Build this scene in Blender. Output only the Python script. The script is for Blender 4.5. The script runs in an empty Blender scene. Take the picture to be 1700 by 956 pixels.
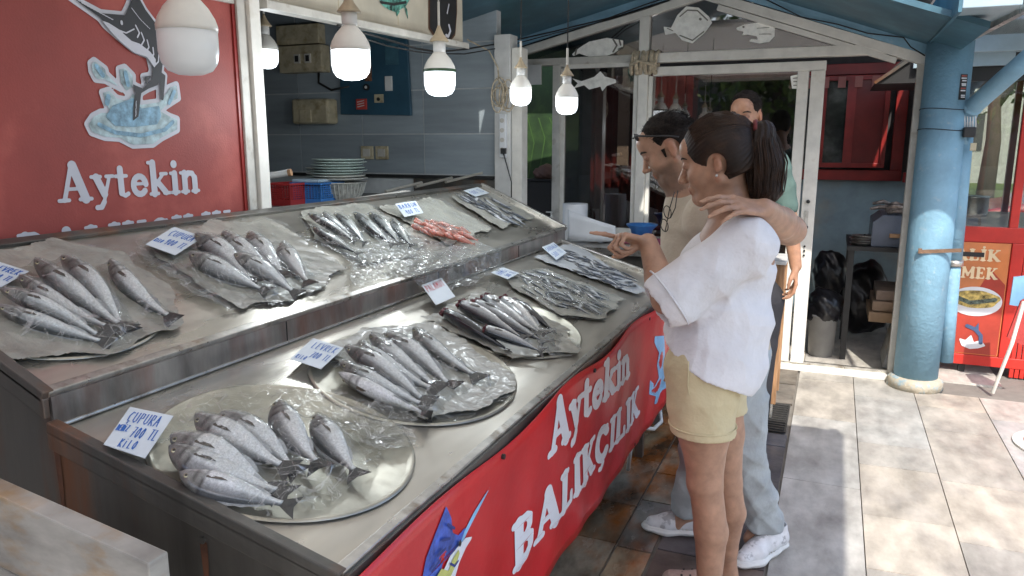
import bpy, bmesh, math, random
import numpy as np
from mathutils import Vector, Matrix, Euler
random.seed(7); RNG = np.random.RandomState(7)
S = bpy.context.scene; COL = S.collection
rad = math.radians
# ---------------------------------------------------------------- camera, sky, sun, exposure
CH, CF = 1.55, 1250.0
CP = math.atan(243/CF); CPSI = math.atan(540/(CF/math.cos(CP)))
cd = bpy.data.cameras.new('camera'); cam = bpy.data.objects.new('camera', cd); COL.objects.link(cam)
cd.sensor_width = 36; cd.lens = 36*CF/1700; cd.clip_start = .05; cd.clip_end = 2000
cam.location = (0, 0, CH); cam.rotation_euler = (math.pi/2-CP, 0, CPSI); S.camera = cam
W = bpy.data.worlds.new('World'); S.world = W; W.use_nodes = True
nt = W.node_tree; bg = nt.nodes['Background']; sky = nt.nodes.new('ShaderNodeTexSky')
SUN = Vector((-.25, .80, -1.0)).normalized()      # direction the light travels
sky.sky_type = 'NISHITA'; sky.sun_disc = False
sky.sun_elevation = math.asin(-SUN.z); sky.sun_rotation = math.atan2(-SUN.x, -SUN.y)
sky.dust_density = 2.0; sky.air_density = 1.0
nt.links.new(sky.outputs[0], bg.inputs[0]); bg.inputs[1].default_value = .15
sl = bpy.data.lights.new('sun', 'SUN'); so = bpy.data.objects.new('sun', sl); COL.objects.link(so)
sl.energy = 2.15; sl.angle = rad(.6); sl.color = (1, .95, .87)
so.rotation_euler = SUN.to_track_quat('-Z', 'Y').to_euler(); so.location = (2, -4, 8)
S.view_settings.view_transform = 'Standard'; S.view_settings.look = 'None'
S.view_settings.exposure = 1.42; S.view_settings.gamma = 1
S.render.resolution_x = 1024; S.render.resolution_y = 576
S.cycles.max_bounces = 8; S.cycles.diffuse_bounces = 4; S.cycles.transparent_max_bounces = 24
# ---------------------------------------------------------------- measuring: rays of the photo's own lens
_F = Vector((-math.sin(CPSI)*math.cos(CP), math.cos(CPSI)*math.cos(CP), -math.sin(CP)))
_R = Vector((math.cos(CPSI), math.sin(CPSI), 0)); _U = _R.cross(_F); _C = Vector((0, 0, CH))
def ray(u, v): return _F*CF + _R*(u-850) - _U*(v-478)
def onX(u, v, x): d = ray(u, v); return _C + d*(x/d.x)
def onY(u, v, y): d = ray(u, v); return _C + d*(y/d.y)
def onZ(u, v, z=0): d = ray(u, v); return _C + d*((z-CH)/d.z)
# ---------------------------------------------------------------- materials
def mat(name, col, rough=.6, metal=0, var=.12, vs=6, bump=0, bs=40, col2=None, c2lo=.5, c2hi=.7, c2s=3, attr=None,
        spec=.5, stretch=None, sss=0, coat=0, emit=None, rvar=0, alpha=None, trans=0, bdist=.01, detail=6):
    m = bpy.data.materials.new(name); m.use_nodes = True; n = m.node_tree.nodes; L = m.node_tree.links
    b = n['Principled BSDF']; b.inputs['Roughness'].default_value = rough; b.inputs['Metallic'].default_value = metal
    b.inputs['Specular IOR Level'].default_value = spec
    tc = n.new('ShaderNodeTexCoord'); src = tc.outputs['Object']
    if stretch:
        mp = n.new('ShaderNodeMapping'); mp.inputs['Scale'].default_value = stretch; L.new(src, mp.inputs[0]); src = mp.outputs[0]
    def noise(s, d=detail):
        t = n.new('ShaderNodeTexNoise'); t.inputs['Scale'].default_value = s; t.inputs['Detail'].default_value = d
        t.inputs['Roughness'].default_value = .6; L.new(src, t.inputs['Vector']); return t.outputs[0]
    def mr(x, a, b_, c, d_):
        r = n.new('ShaderNodeMapRange'); L.new(x, r.inputs[0])
        for i, q in enumerate((a, b_, c, d_)): r.inputs[i+1].default_value = q
        return r.outputs[0]
    def mix(f, a, b_, bt='MIX'):
        x = n.new('ShaderNodeMix'); x.data_type = 'RGBA'; x.blend_type = bt
        if hasattr(f, 'links'): L.new(f, x.inputs[0])
        else: x.inputs[0].default_value = f
        for i, q in ((6, a), (7, b_)):
            if hasattr(q, 'links'): L.new(q, x.inputs[i])
            else: x.inputs[i].default_value = (*q, 1)
        return x.outputs[2]
    if attr:
        a = n.new('ShaderNodeAttribute'); a.attribute_name = attr; c = a.outputs[0]
    else:
        a = n.new('ShaderNodeRGB'); a.outputs[0].default_value = (*col, 1); c = a.outputs[0]
    if col2: c = mix(mr(noise(c2s), c2lo, c2hi, 0, 1), c, col2)
    if var:
        v = mr(noise(vs), .3, .7, 1-var*1.6, 1+var*1.6)
        cc = n.new('ShaderNodeCombineColor'); [L.new(v, cc.inputs[i]) for i in range(3)]
        c = mix(1.0, c, cc.outputs[0], 'MULTIPLY')
    L.new(c, b.inputs['Base Color'])
    if rvar: L.new(mr(noise(vs*1.7), .3, .7, max(.03, rough-rvar), min(1, rough+rvar)), b.inputs['Roughness'])
    if bump:
        bp = n.new('ShaderNodeBump'); bp.inputs['Strength'].default_value = bump; bp.inputs['Distance'].default_value = bdist
        L.new(noise(bs, 4), bp.inputs['Height']); L.new(bp.outputs[0], b.inputs['Normal'])
    if sss:
        b.inputs['Subsurface Weight'].default_value = sss; b.inputs['Subsurface Radius'].default_value = (.012, .005, .003)
        b.inputs['Subsurface Scale'].default_value = 1
    if coat: b.inputs['Coat Weight'].default_value = coat; b.inputs['Coat Roughness'].default_value = .15
    if emit: b.inputs['Emission Color'].default_value = (*emit[0], 1); b.inputs['Emission Strength'].default_value = emit[1]
    if trans: b.inputs['Transmission Weight'].default_value = trans
    m.diffuse_color = (*col, 1)
    return m
def glassmat(name, tint=(.8, .85, .84), fac=.1, rough=.02):
    m = bpy.data.materials.new(name); m.use_nodes = True; n = m.node_tree.nodes; L = m.node_tree.links; n.clear()
    o = n.new('ShaderNodeOutputMaterial'); t = n.new('ShaderNodeBsdfTransparent'); t.inputs[0].default_value = (*tint, 1)
    g = n.new('ShaderNodeBsdfGlossy'); g.inputs[1].default_value = rough; g.inputs[0].default_value = (.9, .9, .9, 1)
    fr = n.new('ShaderNodeFresnel'); fr.inputs[0].default_value = 1.5
    ad = n.new('ShaderNodeMath'); ad.operation = 'ADD'; ad.inputs[1].default_value = fac; L.new(fr.outputs[0], ad.inputs[0])
    x = n.new('ShaderNodeMixShader'); L.new(ad.outputs[0], x.inputs[0]); L.new(t.outputs[0], x.inputs[1]); L.new(g.outputs[0], x.inputs[2])
    L.new(x.outputs[0], o.inputs[0]); return m
def plasticmat(name, lo=.05, hi=.55, scale=18, white=.35, fk=.45):
    m = bpy.data.materials.new(name); m.use_nodes = True; n = m.node_tree.nodes; L = m.node_tree.links; n.clear()
    o = n.new('ShaderNodeOutputMaterial'); t = n.new('ShaderNodeBsdfTransparent'); t.inputs[0].default_value = (.97, .98, .97, 1)
    g = n.new('ShaderNodeBsdfGlossy'); g.inputs[1].default_value = .08
    d = n.new('ShaderNodeBsdfDiffuse'); d.inputs[0].default_value = (.9, .92, .92, 1)
    tc = n.new('ShaderNodeTexCoord'); mp = n.new('ShaderNodeMapping'); mp.inputs['Scale'].default_value = (1, 1, .5)
    L.new(tc.outputs['Object'], mp.inputs[0])
    # thin bright creases: narrow bands of long, stretched noise running several ways
    acc = None; no = None
    for ang, st, sc_, di in ((.5, 7, scale, .5), (-.7, 9, scale*.8, .3), (1.5, 6, scale*.7, .6), (.1, 1.5, scale*1.6, 1.6)):
        mp2 = n.new('ShaderNodeMapping'); mp2.inputs['Rotation'].default_value = (0, 0, ang); L.new(tc.outputs['Object'], mp2.inputs[0])
        mp3 = n.new('ShaderNodeMapping'); mp3.inputs['Scale'].default_value = (1, st, 1); L.new(mp2.outputs[0], mp3.inputs[0])
        no = n.new('ShaderNodeTexNoise'); no.inputs['Scale'].default_value = sc_/2.2; no.inputs['Detail'].default_value = 3
        no.inputs['Distortion'].default_value = di; L.new(mp3.outputs[0], no.inputs['Vector'])
        s = n.new('ShaderNodeMath'); s.operation = 'SUBTRACT'; s.inputs[1].default_value = .5; L.new(no.outputs[0], s.inputs[0])
        a = n.new('ShaderNodeMath'); a.operation = 'ABSOLUTE'; L.new(s.outputs[0], a.inputs[0])
        if acc is None: acc = a.outputs[0]
        else:
            mi = n.new('ShaderNodeMath'); mi.operation = 'MINIMUM'; L.new(acc, mi.inputs[0]); L.new(a.outputs[0], mi.inputs[1]); acc = mi.outputs[0]
    r = n.new('ShaderNodeMapRange'); L.new(acc, r.inputs[0])
    for i, q in enumerate((0, .008, hi, lo)): r.inputs[i+1].default_value = q
    bp = n.new('ShaderNodeBump'); bp.inputs['Strength'].default_value = .5; bp.inputs['Distance'].default_value = .012
    L.new(acc, bp.inputs['Height']); L.new(bp.outputs[0], g.inputs['Normal'])
    fr = n.new('ShaderNodeFresnel'); fr.inputs[0].default_value = 1.4
    fm = n.new('ShaderNodeMath'); fm.operation = 'MULTIPLY'; fm.inputs[1].default_value = fk; L.new(fr.outputs[0], fm.inputs[0])
    ad = n.new('ShaderNodeMath'); ad.operation = 'ADD'; ad.use_clamp = True; L.new(fm.outputs[0], ad.inputs[0]); L.new(r.outputs[0], ad.inputs[1])
    gd = n.new('ShaderNodeMixShader'); gd.inputs[0].default_value = white; L.new(g.outputs[0], gd.inputs[1]); L.new(d.outputs[0], gd.inputs[2])
    x = n.new('ShaderNodeMixShader'); L.new(ad.outputs[0], x.inputs[0]); L.new(t.outputs[0], x.inputs[1]); L.new(gd.outputs[0], x.inputs[2])
    L.new(x.outputs[0], o.inputs[0]); return m
M = {}
# ---------------------------------------------------------------- mesh helpers
class MB:
    def __init__(s): s.v = []; s.f = []; s.c = []
    def add(s, vs, fs):
        o = len(s.v); s.v += [tuple(v) for v in vs]; s.f += [tuple(o+i for i in f) for f in fs]; return s
    def box(s, x0, x1, y0, y1, z0, z1, T=None):
        vs = [Vector((x, y, z)) for z in (z0, z1) for y in (y0, y1) for x in (x0, x1)]
        if T: vs = [T @ v for v in vs]
        return s.add(vs, [(0, 2, 3, 1), (4, 5, 7, 6), (0, 1, 5, 4), (2, 6, 7, 3), (0, 4, 6, 2), (1, 3, 7, 5)])
    def bar(s, a, b, w, h, up=(0, 0, 1)):          # rectangular bar from a to b
        a = Vector(a); b = Vector(b); d = (b-a).normalized(); u = Vector(up); sd = d.cross(u).normalized(); u = sd.cross(d)
        vs = [p+sd*(i*w/2)+u*(j*h/2) for p in (a, b) for i, j in ((-1, -1), (1, -1), (1, 1), (-1, 1))]
        return s.add(vs, [(3, 2, 1, 0), (4, 5, 6, 7), (0, 1, 5, 4), (1, 2, 6, 5), (2, 3, 7, 6), (3, 0, 4, 7)])
    def tube(s, pts, r, n=10, caps=True):
        pts = [Vector(p) for p in pts]; k = len(pts); rs = r if isinstance(r, (list, tuple)) else [r]*k; o = len(s.v)
        ref = None
        for i, p in enumerate(pts):
            d = (pts[min(i+1, k-1)]-pts[max(i-1, 0)]).normalized()
            if ref is None: ref = d.orthogonal().normalized()
            a = (ref-d*ref.dot(d)).normalized(); ref = a; b = d.cross(a)
            s.v += [tuple(p+(a*math.cos(t)+b*math.sin(t))*rs[i]) for t in (2*math.pi*j/n for j in range(n))]
        for i in range(k-1):
            for j in range(n): s.f.append((o+i*n+j, o+i*n+(j+1) % n, o+(i+1)*n+(j+1) % n, o+(i+1)*n+j))
        if caps: s.f.append(tuple(o+j for j in reversed(range(n)))); s.f.append(tuple(o+(k-1)*n+j for j in range(n)))
        return s
    def lathe(s, prof, c=(0, 0, 0), n=28, sx=1, sy=1):  # prof [(r,z)]
        o = len(s.v); c = Vector(c)
        for r, z in prof: s.v += [(c.x+r*sx*math.cos(2*math.pi*j/n), c.y+r*sy*math.sin(2*math.pi*j/n), c.z+z) for j in range(n)]
        for i in range(len(prof)-1):
            for j in range(n): s.f.append((o+i*n+j, o+i*n+(j+1) % n, o+(i+1)*n+(j+1) % n, o+(i+1)*n+j))
        if prof[0][0] > 1e-4: s.f.append(tuple(o+j for j in reversed(range(n))))
        if prof[-1][0] > 1e-4: s.f.append(tuple(o+(len(prof)-1)*n+j for j in range(n)))
        return s
    def prism(s, pts, d):                           # planar polygon pts (3d) extruded by vector d
        k = len(pts); d = Vector(d); pts = [Vector(p) for p in pts]
        return s.add(pts+[p+d for p in pts], [tuple(reversed(range(k))), tuple(range(k, 2*k))]+[(i, (i+1) % k, k+(i+1) % k, k+i) for i in range(k)])
    def grid(s, f, nu, nv):
        o = len(s.v)
        for j in range(nv+1):
            for i in range(nu+1): s.v.append(tuple(f(i/nu, j/nv)))
        for j in range(nv):
            for i in range(nu):
                a = o+j*(nu+1)+i; s.f.append((a, a+1, a+nu+2, a+nu+1))
        return s
    def build(s, name, m, parent=None, smooth=False, bevel=0, solid=0, col=None, loc=None):
        return link_mesh(name, s.v, s.f, m, parent, smooth, bevel, solid, col, loc)
def link_mesh(name, v, f, m, parent=None, smooth=False, bevel=0, solid=0, col=None, loc=None, fixn=True):
    me = bpy.data.meshes.new(name); o = Vector(loc) if loc is not None else None
    if o is not None: v = [tuple(Vector(p)-o) for p in v]
    if isinstance(f, np.ndarray): f = f.tolist()
    if isinstance(v, np.ndarray): v = v.tolist()
    me.from_pydata(v, [], f); me.update()
    if col is not None:
        a = me.color_attributes.new('Col', 'FLOAT_COLOR', 'POINT'); c = np.ones((len(v), 4), np.float32); c[:, :3] = np.asarray(col); a.data.foreach_set('color', c.ravel())
    if fixn:
        b = bmesh.new(); b.from_mesh(me); bmesh.ops.recalc_face_normals(b, faces=b.faces); b.to_mesh(me); b.free()
    if smooth: me.polygons.foreach_set('use_smooth', [True]*len(me.polygons))
    me.materials.append(m if not isinstance(m, str) else M[m])
    ob = bpy.data.objects.new(name, me); COL.objects.link(ob)
    if o is not None: ob.location = o
    if bevel:
        md = ob.modifiers.new('bevel', 'BEVEL'); md.width = bevel; md.segments = 2; md.limit_method = 'ANGLE'; md.angle_limit = rad(35)
    if solid:
        md = ob.modifiers.new('solid', 'SOLIDIFY'); md.thickness = solid; md.offset = 0
    if parent is not None:
        ob.parent = parent; ob.matrix_parent_inverse = parent.matrix_basis.inverted()
    return ob
def tag(o, label=None, cat=None, group=None, kind=None):
    if label: o['label'] = label
    if cat: o['category'] = cat
    if group: o['group'] = group
    if kind: o['kind'] = kind
    return o
def thing(name, loc, label, cat, group=None):
    o = bpy.data.objects.new(name, None); COL.objects.link(o); o.location = loc; o.empty_display_size = .05
    return tag(o, label, cat, group)
def struct(name, mb, m, **k):
    o = mb.build(name, m, **k); o['kind'] = 'structure'; return o
def copy_tree(o, parent=None):
    c = o.copy(); COL.objects.link(c)
    if parent is not None: c.parent = parent
    for ch in list(o.children): copy_tree(ch, c)
    return c
# ---------------------------------------------------------------- 2-D shapes: distance fields turned into flat meshes
def sd_cap(X, Y, x0, y0, x1, y1, r0, r1=None):
    r1 = r0 if r1 is None else r1; dx, dy = x1-x0, y1-y0; L = dx*dx+dy*dy+1e-12
    t = np.clip(((X-x0)*dx+(Y-y0)*dy)/L, 0, 1); return np.hypot(X-x0-t*dx, Y-y0-t*dy)-(r0+(r1-r0)*t)
def sd_poly(X, Y, P):
    P = np.asarray(P, float); d = np.full(X.shape, 1e9); ins = np.zeros(X.shape, bool)
    for i in range(len(P)):
        a = P[i]; b = P[i-1]; d = np.minimum(d, sd_cap(X, Y, a[0], a[1], b[0], b[1], 0))
        with np.errstate(divide='ignore', invalid='ignore'):
            c = ((a[1] > Y) != (b[1] > Y)) & (X < (b[0]-a[0])*(Y-a[1])/(b[1]-a[1]+1e-12)+a[0])
        ins ^= c
    return np.where(ins, -d, d)
def shape_sd(X, Y, items):
    d = np.full(X.shape, 1e9)
    for it in items:
        if it[0] == 'P': q = sd_poly(X, Y, it[1])
        elif it[0] == 'S':      # polyline stroke
            q = np.full(X.shape, 1e9); pts, r = it[1], it[2]
            for a, b in zip(pts[:-1], pts[1:]): q = np.minimum(q, sd_cap(X, Y, a[0], a[1], b[0], b[1], r))
        else: q = sd_cap(X, Y, *it[1:])
        d = np.minimum(d, q)
    return d
def flat_mesh(items, box, res, off=0.0, cut=None):
    """marching squares over box=(x0,y0,x1,y1) -> verts2d, faces"""
    x0, y0, x1, y1 = box; nx = max(2, int((x1-x0)/res)); ny = max(2, int((y1-y0)/res))
    xs = np.linspace(x0, x1, nx+1); ys = np.linspace(y0, y1, ny+1); X, Y = np.meshgrid(xs, ys)
    D = shape_sd(X, Y, items)-off
    if cut is not None: D = np.maximum(D, -shape_sd(X, Y, cut))
    V = []; F = []; idx = {}
    def vid(k, p):
        if k not in idx: idx[k] = len(V); V.append(p)
        return idx[k]
    I = D < 0
    for j in range(ny):
        i = 0
        while i < nx:
            q = (I[j, i], I[j, i+1], I[j+1, i+1], I[j+1, i])
            if not any(q): i += 1; continue
            if all(q):
                e = i
                while e+1 < nx and I[j, e+2] and I[j+1, e+2]: e += 1
                F.append((vid((i, j), (xs[i], ys[j])), vid((e+1, j), (xs[e+1], ys[j])), vid((e+1, j+1), (xs[e+1], ys[j+1])), vid((i, j+1), (xs[i], ys[j+1])))); i = e+1; continue
            cs = ((i, j), (i+1, j), (i+1, j+1), (i, j+1)); poly = []
            for k in range(4):
                a = cs[k]; b = cs[(k+1) % 4]; da = D[a[1], a[0]]; db = D[b[1], b[0]]
                if da < 0: poly.append(vid(a, (xs[a[0]], ys[a[1]])))
                if (da < 0) != (db < 0):
                    t = da/(da-db); kk = (min(a, b), max(a, b)); poly.append(vid(kk, (xs[a[0]]+t*(xs[b[0]]-xs[a[0]]), ys[a[1]]+t*(ys[b[1]]-ys[a[1]]))))
            if len(poly) >= 3: F.append(tuple(poly))
            i += 1
    return V, F
def decal(name, items, box, res, m, to3d, parent=None, off=0.0, cut=None, th=0, **kw):
    V, F = flat_mesh(items, box, res, off, cut)
    if not F: return None
    V3 = [tuple(to3d(x, y)) for x, y in V]
    return link_mesh(name, V3, F, m, parent, fixn=False, **kw)
# bold slab lettering, unit height
def _ser(x, y, w=.13, r=.05): return ('C', x-w, y, x+w, y, r)
def arc(cx, cy, rx, ry, a0, a1, n=14): return [(cx+rx*math.cos(rad(a0+(a1-a0)*i/n)), cy+ry*math.sin(rad(a0+(a1-a0)*i/n))) for i in range(n+1)]
GLY = {
 'A': (.92, [('C', .16, .05, .42, .93, .06), ('C', .45, .93, .74, .05, .12), ('C', .25, .33, .6, .33, .045), _ser(.15, .05), _ser(.74, .05, .16)]),
 'y': (.68, [('C', .16, .6, .36, .14, .1), ('C', .54, .6, .32, -.08, .05), ('S', [(.33, -.06), (.24, -.2), (.12, -.2)], .07), _ser(.15, .61), _ser(.55, .61, .1)]),
 't': (.48, [('C', .2, .8, .2, .14, .09), ('S', [(.2, .12), (.3, .06), (.4, .11)], .06), ('C', .05, .6, .38, .6, .05)]),
 'e': (.6, [('S', arc(.3, .32, .2, .25, 5, 320), .085), ('C', .12, .36, .48, .36, .045)]),
 'k': (.72, [('C', .17, .93, .17, .05, .1), ('C', .22, .3, .5, .6, .05), ('C', .3, .38, .56, .07, .09), _ser(.17, .05), ('C', .02, .94, .14, .94, .05), _ser(.52, .61, .1), _ser(.6, .05, .1)]),
 'i': (.36, [('C', .18, .6, .18, .05, .1), ('C', .18, .87, .18, .88, .11), _ser(.18, .05), ('C', .04, .61, .15, .61, .05)]),
 'n': (.74, [('C', .18, .6, .18, .05, .1), ('S', [(.18, .45), (.32, .6), (.47, .58), (.54, .45)], .08), ('C', .55, .45, .55, .05, .1), _ser(.18, .05, .12), _ser(.56, .05, .12), ('C', .04, .61, .15, .61, .05)]),
 'B': (.78, [('C', .2, .92, .2, .06, .11), ('S', [(.2, .93), (.42, .93), (.54, .84), (.54, .66), (.42, .54), (.2, .52)], .07), ('S', [(.2, .5), (.45, .5), (.6, .4), (.6, .18), (.45, .06), (.2, .06)], .085), ('C', .05, .05, .2, .05, .05), ('C', .05, .94, .2, .94, .05)]),
 'L': (.68, [('C', .2, .92, .2, .06, .11), _ser(.2, .94, .14), ('C', .06, .05, .56, .05, .05), ('C', .57, .06, .57, .26, .05)]),
 'I': (.42, [('C', .2, .92, .2, .06, .11), _ser(.2, .94, .14), _ser(.2, .05, .14)]),
 'K': (.84, [('C', .2, .92, .2, .06, .11), ('C', .26, .4, .62, .92, .05), ('C', .34, .52, .66, .07, .11), _ser(.2, .94, .14), _ser(.2, .05, .14), _ser(.63, .94, .11), _ser(.7, .05, .12)]),
 'Ç': (.78, [('S', arc(.4, .49, .27, .41, 40, 320), .1), ('C', .62, .72, .62, .9, .05), ('S', [(.4, .02), (.44, -.08), (.34, -.2), (.26, -.18)], .045)]),
 'E': (.7, [('C', .2, .92, .2, .06, .11), ('C', .06, .94, .56, .94, .05), ('C', .06, .05, .58, .05, .05), ('C', .2, .5, .46, .5, .05), ('C', .57, .93, .57, .76, .045), ('C', .59, .06, .59, .24, .045), ('C', .46, .6, .46, .4, .04)]),
 'M': (1.0, [('C', .17, .92, .17, .06, .08), ('C', .2, .92, .48, .25, .09), ('C', .48, .25, .76, .92, .06), ('C', .8, .92, .8, .06, .11), _ser(.17, .05), _ser(.8, .05, .14), _ser(.16, .94, .1), _ser(.82, .94, .1)]),
 'İ': (.42, [('C', .2, .92, .2, .06, .11), _ser(.2, .94, .14), _ser(.2, .05, .14), ('C', .2, 1.16, .2, 1.17, .09)]),
 'O': (.8, [('S', arc(.4, .49, .26, .41, 0, 360, 20), .1)]),
}
def letters(name, text, m, to3d, parent, off=0.0, res=.035, sq=1.0, **kw):
    """to3d(x, y): x in letter heights along the line. Each letter is a part."""
    x = 0; out = []
    for ch in text:
        if ch == ' ': x += .35; continue
        w, it = GLY[ch]
        o = decal(name, it, (-.15, -.4, w+.15, 1.4), res, m, (lambda a, b, x=x: to3d((x+a)*sq, b)), parent, off, **kw); out.append(o); x += w
    return out, x*sq
HW = {  # one-stroke handwriting
 'Ç': [[(.8, .9), (.4, 1), (.1, .6), (.2, .1), (.7, .05)], [(.45, 0), (.4, -.2)]], 'U': [[(.1, 1), (.1, .2), (.4, 0), (.7, .2), (.7, 1)]],
 'P': [[(.1, 0), (.15, 1), (.6, .95), (.6, .5), (.12, .5)]], 'R': [[(.1, 0), (.15, 1), (.6, .95), (.6, .55), (.12, .5), (.7, 0)]],
 'A': [[(.0, 0), (.35, 1), (.7, 0)], [(.12, .4), (.6, .4)]], 'L': [[(.1, 1), (.1, 0), (.6, .02)]], 'E': [[(.6, 1), (.1, .98), (.1, 0), (.65, .02)], [(.1, .5), (.5, .52)]],
 'V': [[(0, 1), (.35, 0), (.7, 1)]], 'K': [[(.1, 1), (.1, 0)], [(.6, 1), (.12, .45), (.65, 0)]], '7': [[(.05, 1), (.65, 1), (.25, 0)], [(.15, .5), (.55, .5)]],
 '0': [[(.35, 1), (.08, .6), (.15, .1), (.4, 0), (.62, .4), (.55, .9), (.35, 1)]], '9': [[(.6, .6), (.2, .55), (.15, .9), (.45, 1), (.6, .8), (.5, 0)]],
 '5': [[(.6, 1), (.15, 1), (.12, .6), (.5, .6), (.6, .25), (.4, 0), (.1, .05)]], 'T': [[(0, 1), (.7, 1)], [(.35, 1), (.35, 0)]],
 '.': [[(.2, 0), (.22, .04)]], 'İ': [[(.2, .8), (.2, 0)], [(.2, 1.05), (.21, 1.07)]], 'I': [[(.2, 1), (.2, 0)]], 'O': [[(.35, 1), (.08, .6), (.15, .1), (.4, 0), (.62, .4), (.55, .9), (.35, 1)]],
 'D': [[(.1, 0), (.1, 1), (.5, .85), (.65, .5), (.5, .1), (.1, 0)]], 'N': [[(.1, 0), (.1, 1), (.6, 0), (.6, 1)]], 'Z': [[(.05, 1), (.6, 1), (.05, 0), (.65, 0)]],
 'M': [[(.0, 0), (.1, 1), (.35, .4), (.6, 1), (.7, 0)]], 'S': [[(.6, .9), (.3, 1), (.1, .75), (.55, .35), (.4, 0), (.05, .1)]], 'H': [[(.1, 0), (.1, 1)], [(.6, 0), (.6, 1)], [(.1, .5), (.6, .5)]],
 'B': [[(.1, 0), (.1, 1), (.5, .9), (.45, .55), (.1, .5), (.6, .35), (.5, 0), (.1, 0)]],
}
# ================================================================ MATERIALS
M['slab'] = mat('pale marble paving', (.6, .55, .47), rough=.5, var=.22, vs=7, col2=(.30, .275, .25), c2s=4.5, c2lo=.44, c2hi=.8, attr='Col', bump=.25, bs=30, stretch=(1.1, .55, 1), rvar=.15)
M['darktile'] = mat('dark stone tile', (.1, .085, .08), rough=.45, var=.3, vs=7, bump=.15, attr='Col', rvar=.15)
M['stain'] = mat('stained onyx paving', (.3, .25, .17), rough=.2, var=.6, vs=5, col2=(.22, .07, .015), c2s=3.6, c2lo=.45, c2hi=.6, attr='Col', bump=.2, stretch=(1, .5, 1), rvar=.15)
M['grout'] = mat('joint mortar', (.2, .185, .165), rough=.9, bump=.3)
M['street'] = mat('street asphalt', (.16, .155, .15), rough=.9, bump=.4, bs=60)
M['grass'] = mat('park lawn', (.1, .14, .03), rough=.9, var=.5, bump=.5)
M['white'] = mat('weathered white aluminium', (.72, .7, .64), rough=.42, var=.08, vs=9, col2=(.5, .46, .38), c2s=9, c2lo=.6, c2hi=.8)
M['white_dirty'] = mat('dirty white frame', (.55, .53, .48), rough=.5, var=.14, col2=(.3, .25, .19), c2s=11, c2lo=.58, c2hi=.78)
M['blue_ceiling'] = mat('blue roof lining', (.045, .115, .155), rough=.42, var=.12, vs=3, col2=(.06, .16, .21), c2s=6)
M['blue_paint'] = mat('flaking blue paint', (.19, .35, .46), rough=.6, var=.16, vs=3, col2=(.34, .43, .48), c2s=22, c2lo=.6, c2hi=.78, bump=.4, bs=40, rvar=.12)
M['blue_beam'] = mat('grey blue beam paint', (.33, .43, .48), rough=.4, var=.08)
M['red_frame'] = mat('red window joinery', (.27, .018, .014), rough=.4, var=.2)
M['red_bright'] = mat('bright red joinery', (.55, .03, .02), rough=.4, var=.1)
M['bluewall'] = mat('pale blue plaster', (.25, .34, .38), rough=.7, var=.1, col2=(.34, .31, .25), c2s=2.5, c2lo=.5, c2hi=.75)
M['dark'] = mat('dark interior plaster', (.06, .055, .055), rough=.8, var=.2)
M['black'] = mat('black painted steel', (.02, .02, .02), rough=.5)
M['rubber'] = mat('black cable', (.015, .015, .015), rough=.5)
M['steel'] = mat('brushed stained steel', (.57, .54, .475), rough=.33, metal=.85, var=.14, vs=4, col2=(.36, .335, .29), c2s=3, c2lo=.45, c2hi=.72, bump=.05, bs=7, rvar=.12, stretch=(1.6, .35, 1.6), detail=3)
M['steel_rim'] = mat('worn steel rim', (.5, .485, .45), rough=.34, metal=.85, var=.18, vs=14, col2=(.22, .17, .12), c2s=12, c2lo=.56, c2hi=.72, rvar=.1)
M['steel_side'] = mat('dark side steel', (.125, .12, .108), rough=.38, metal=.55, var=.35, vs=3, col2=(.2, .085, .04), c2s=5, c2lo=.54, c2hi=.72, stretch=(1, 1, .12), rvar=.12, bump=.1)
M['riser'] = mat('riser steel', (.36, .34, .32), rough=.33, metal=.75, var=.3, vs=9, col2=(.3, .17, .14), c2s=4, c2lo=.5, c2hi=.66, stretch=(1, 1, .3))
M['marble'] = mat('grey marble slab', (.33, .315, .28), rough=.32, var=.3, vs=4, col2=(.33, .2, .08), c2s=5, c2lo=.52, c2hi=.72, stretch=(1.2, 1, 3))
M['glass'] = glassmat('window glass', (.50, .46, .44), .11)
M['clearglass'] = glassmat('clear pane', (.9, .92, .9), .12)
M['tile'] = mat('grey ceramic wall tile', (.25, .29, .32), rough=.3, var=.09, vs=3, stretch=(.6, 1, 5), attr='Col')
M['tilejoint'] = mat('tile joint', (.5, .52, .52), rough=.8)
M['cream'] = mat('yellowed cream panel', (.5, .46, .37), rough=.45, var=.1, vs=4, attr=None, bump=.05)
M['beige'] = mat('yellowed plastic', (.48, .42, .29), rough=.4, var=.15, vs=12, col2=(.3, .24, .13), c2s=18)
M['wood'] = mat('worn pale wood', (.36, .2, .1), rough=.6, var=.3, vs=8, stretch=(4, 4, .6), bump=.3)
M['green'] = mat('green printed panel', (.015, .045, .01), rough=.6, var=.3, vs=4, col2=(.03, .07, .015), c2s=8)
def canvasmat(name, c, tr):
    m = mat(name, c, rough=.8, var=.05); n = m.node_tree.nodes; L = m.node_tree.links; t = n.new('ShaderNodeBsdfTranslucent'); t.inputs[0].default_value = (*c, 1); x = n.new('ShaderNodeMixShader'); x.inputs[0].default_value = tr
    L.new(n['Principled BSDF'].outputs[0], x.inputs[1]); L.new(t.outputs[0], x.inputs[2]); L.new(x.outputs[0], n['Material Output'].inputs[0]); return m
M['canvas'] = canvasmat('cream canvas', (.84, .82, .78), .45)  # translucent so the unseen canopy lets soft light down on the stand
M['paper'] = mat('white paper', (.72, .74, .76), rough=.6, var=.05)
M['rope'] = mat('natural rope', (.52, .44, .32), rough=.9, var=.25, vs=40, bump=.7, bs=90)
M['bag'] = mat('black bin bag', (.012, .012, .014), rough=.3, bump=.5, bs=9, bdist=.012)
M['pale'] = mat('pale enamel', (.62, .62, .6), rough=.3)
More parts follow.
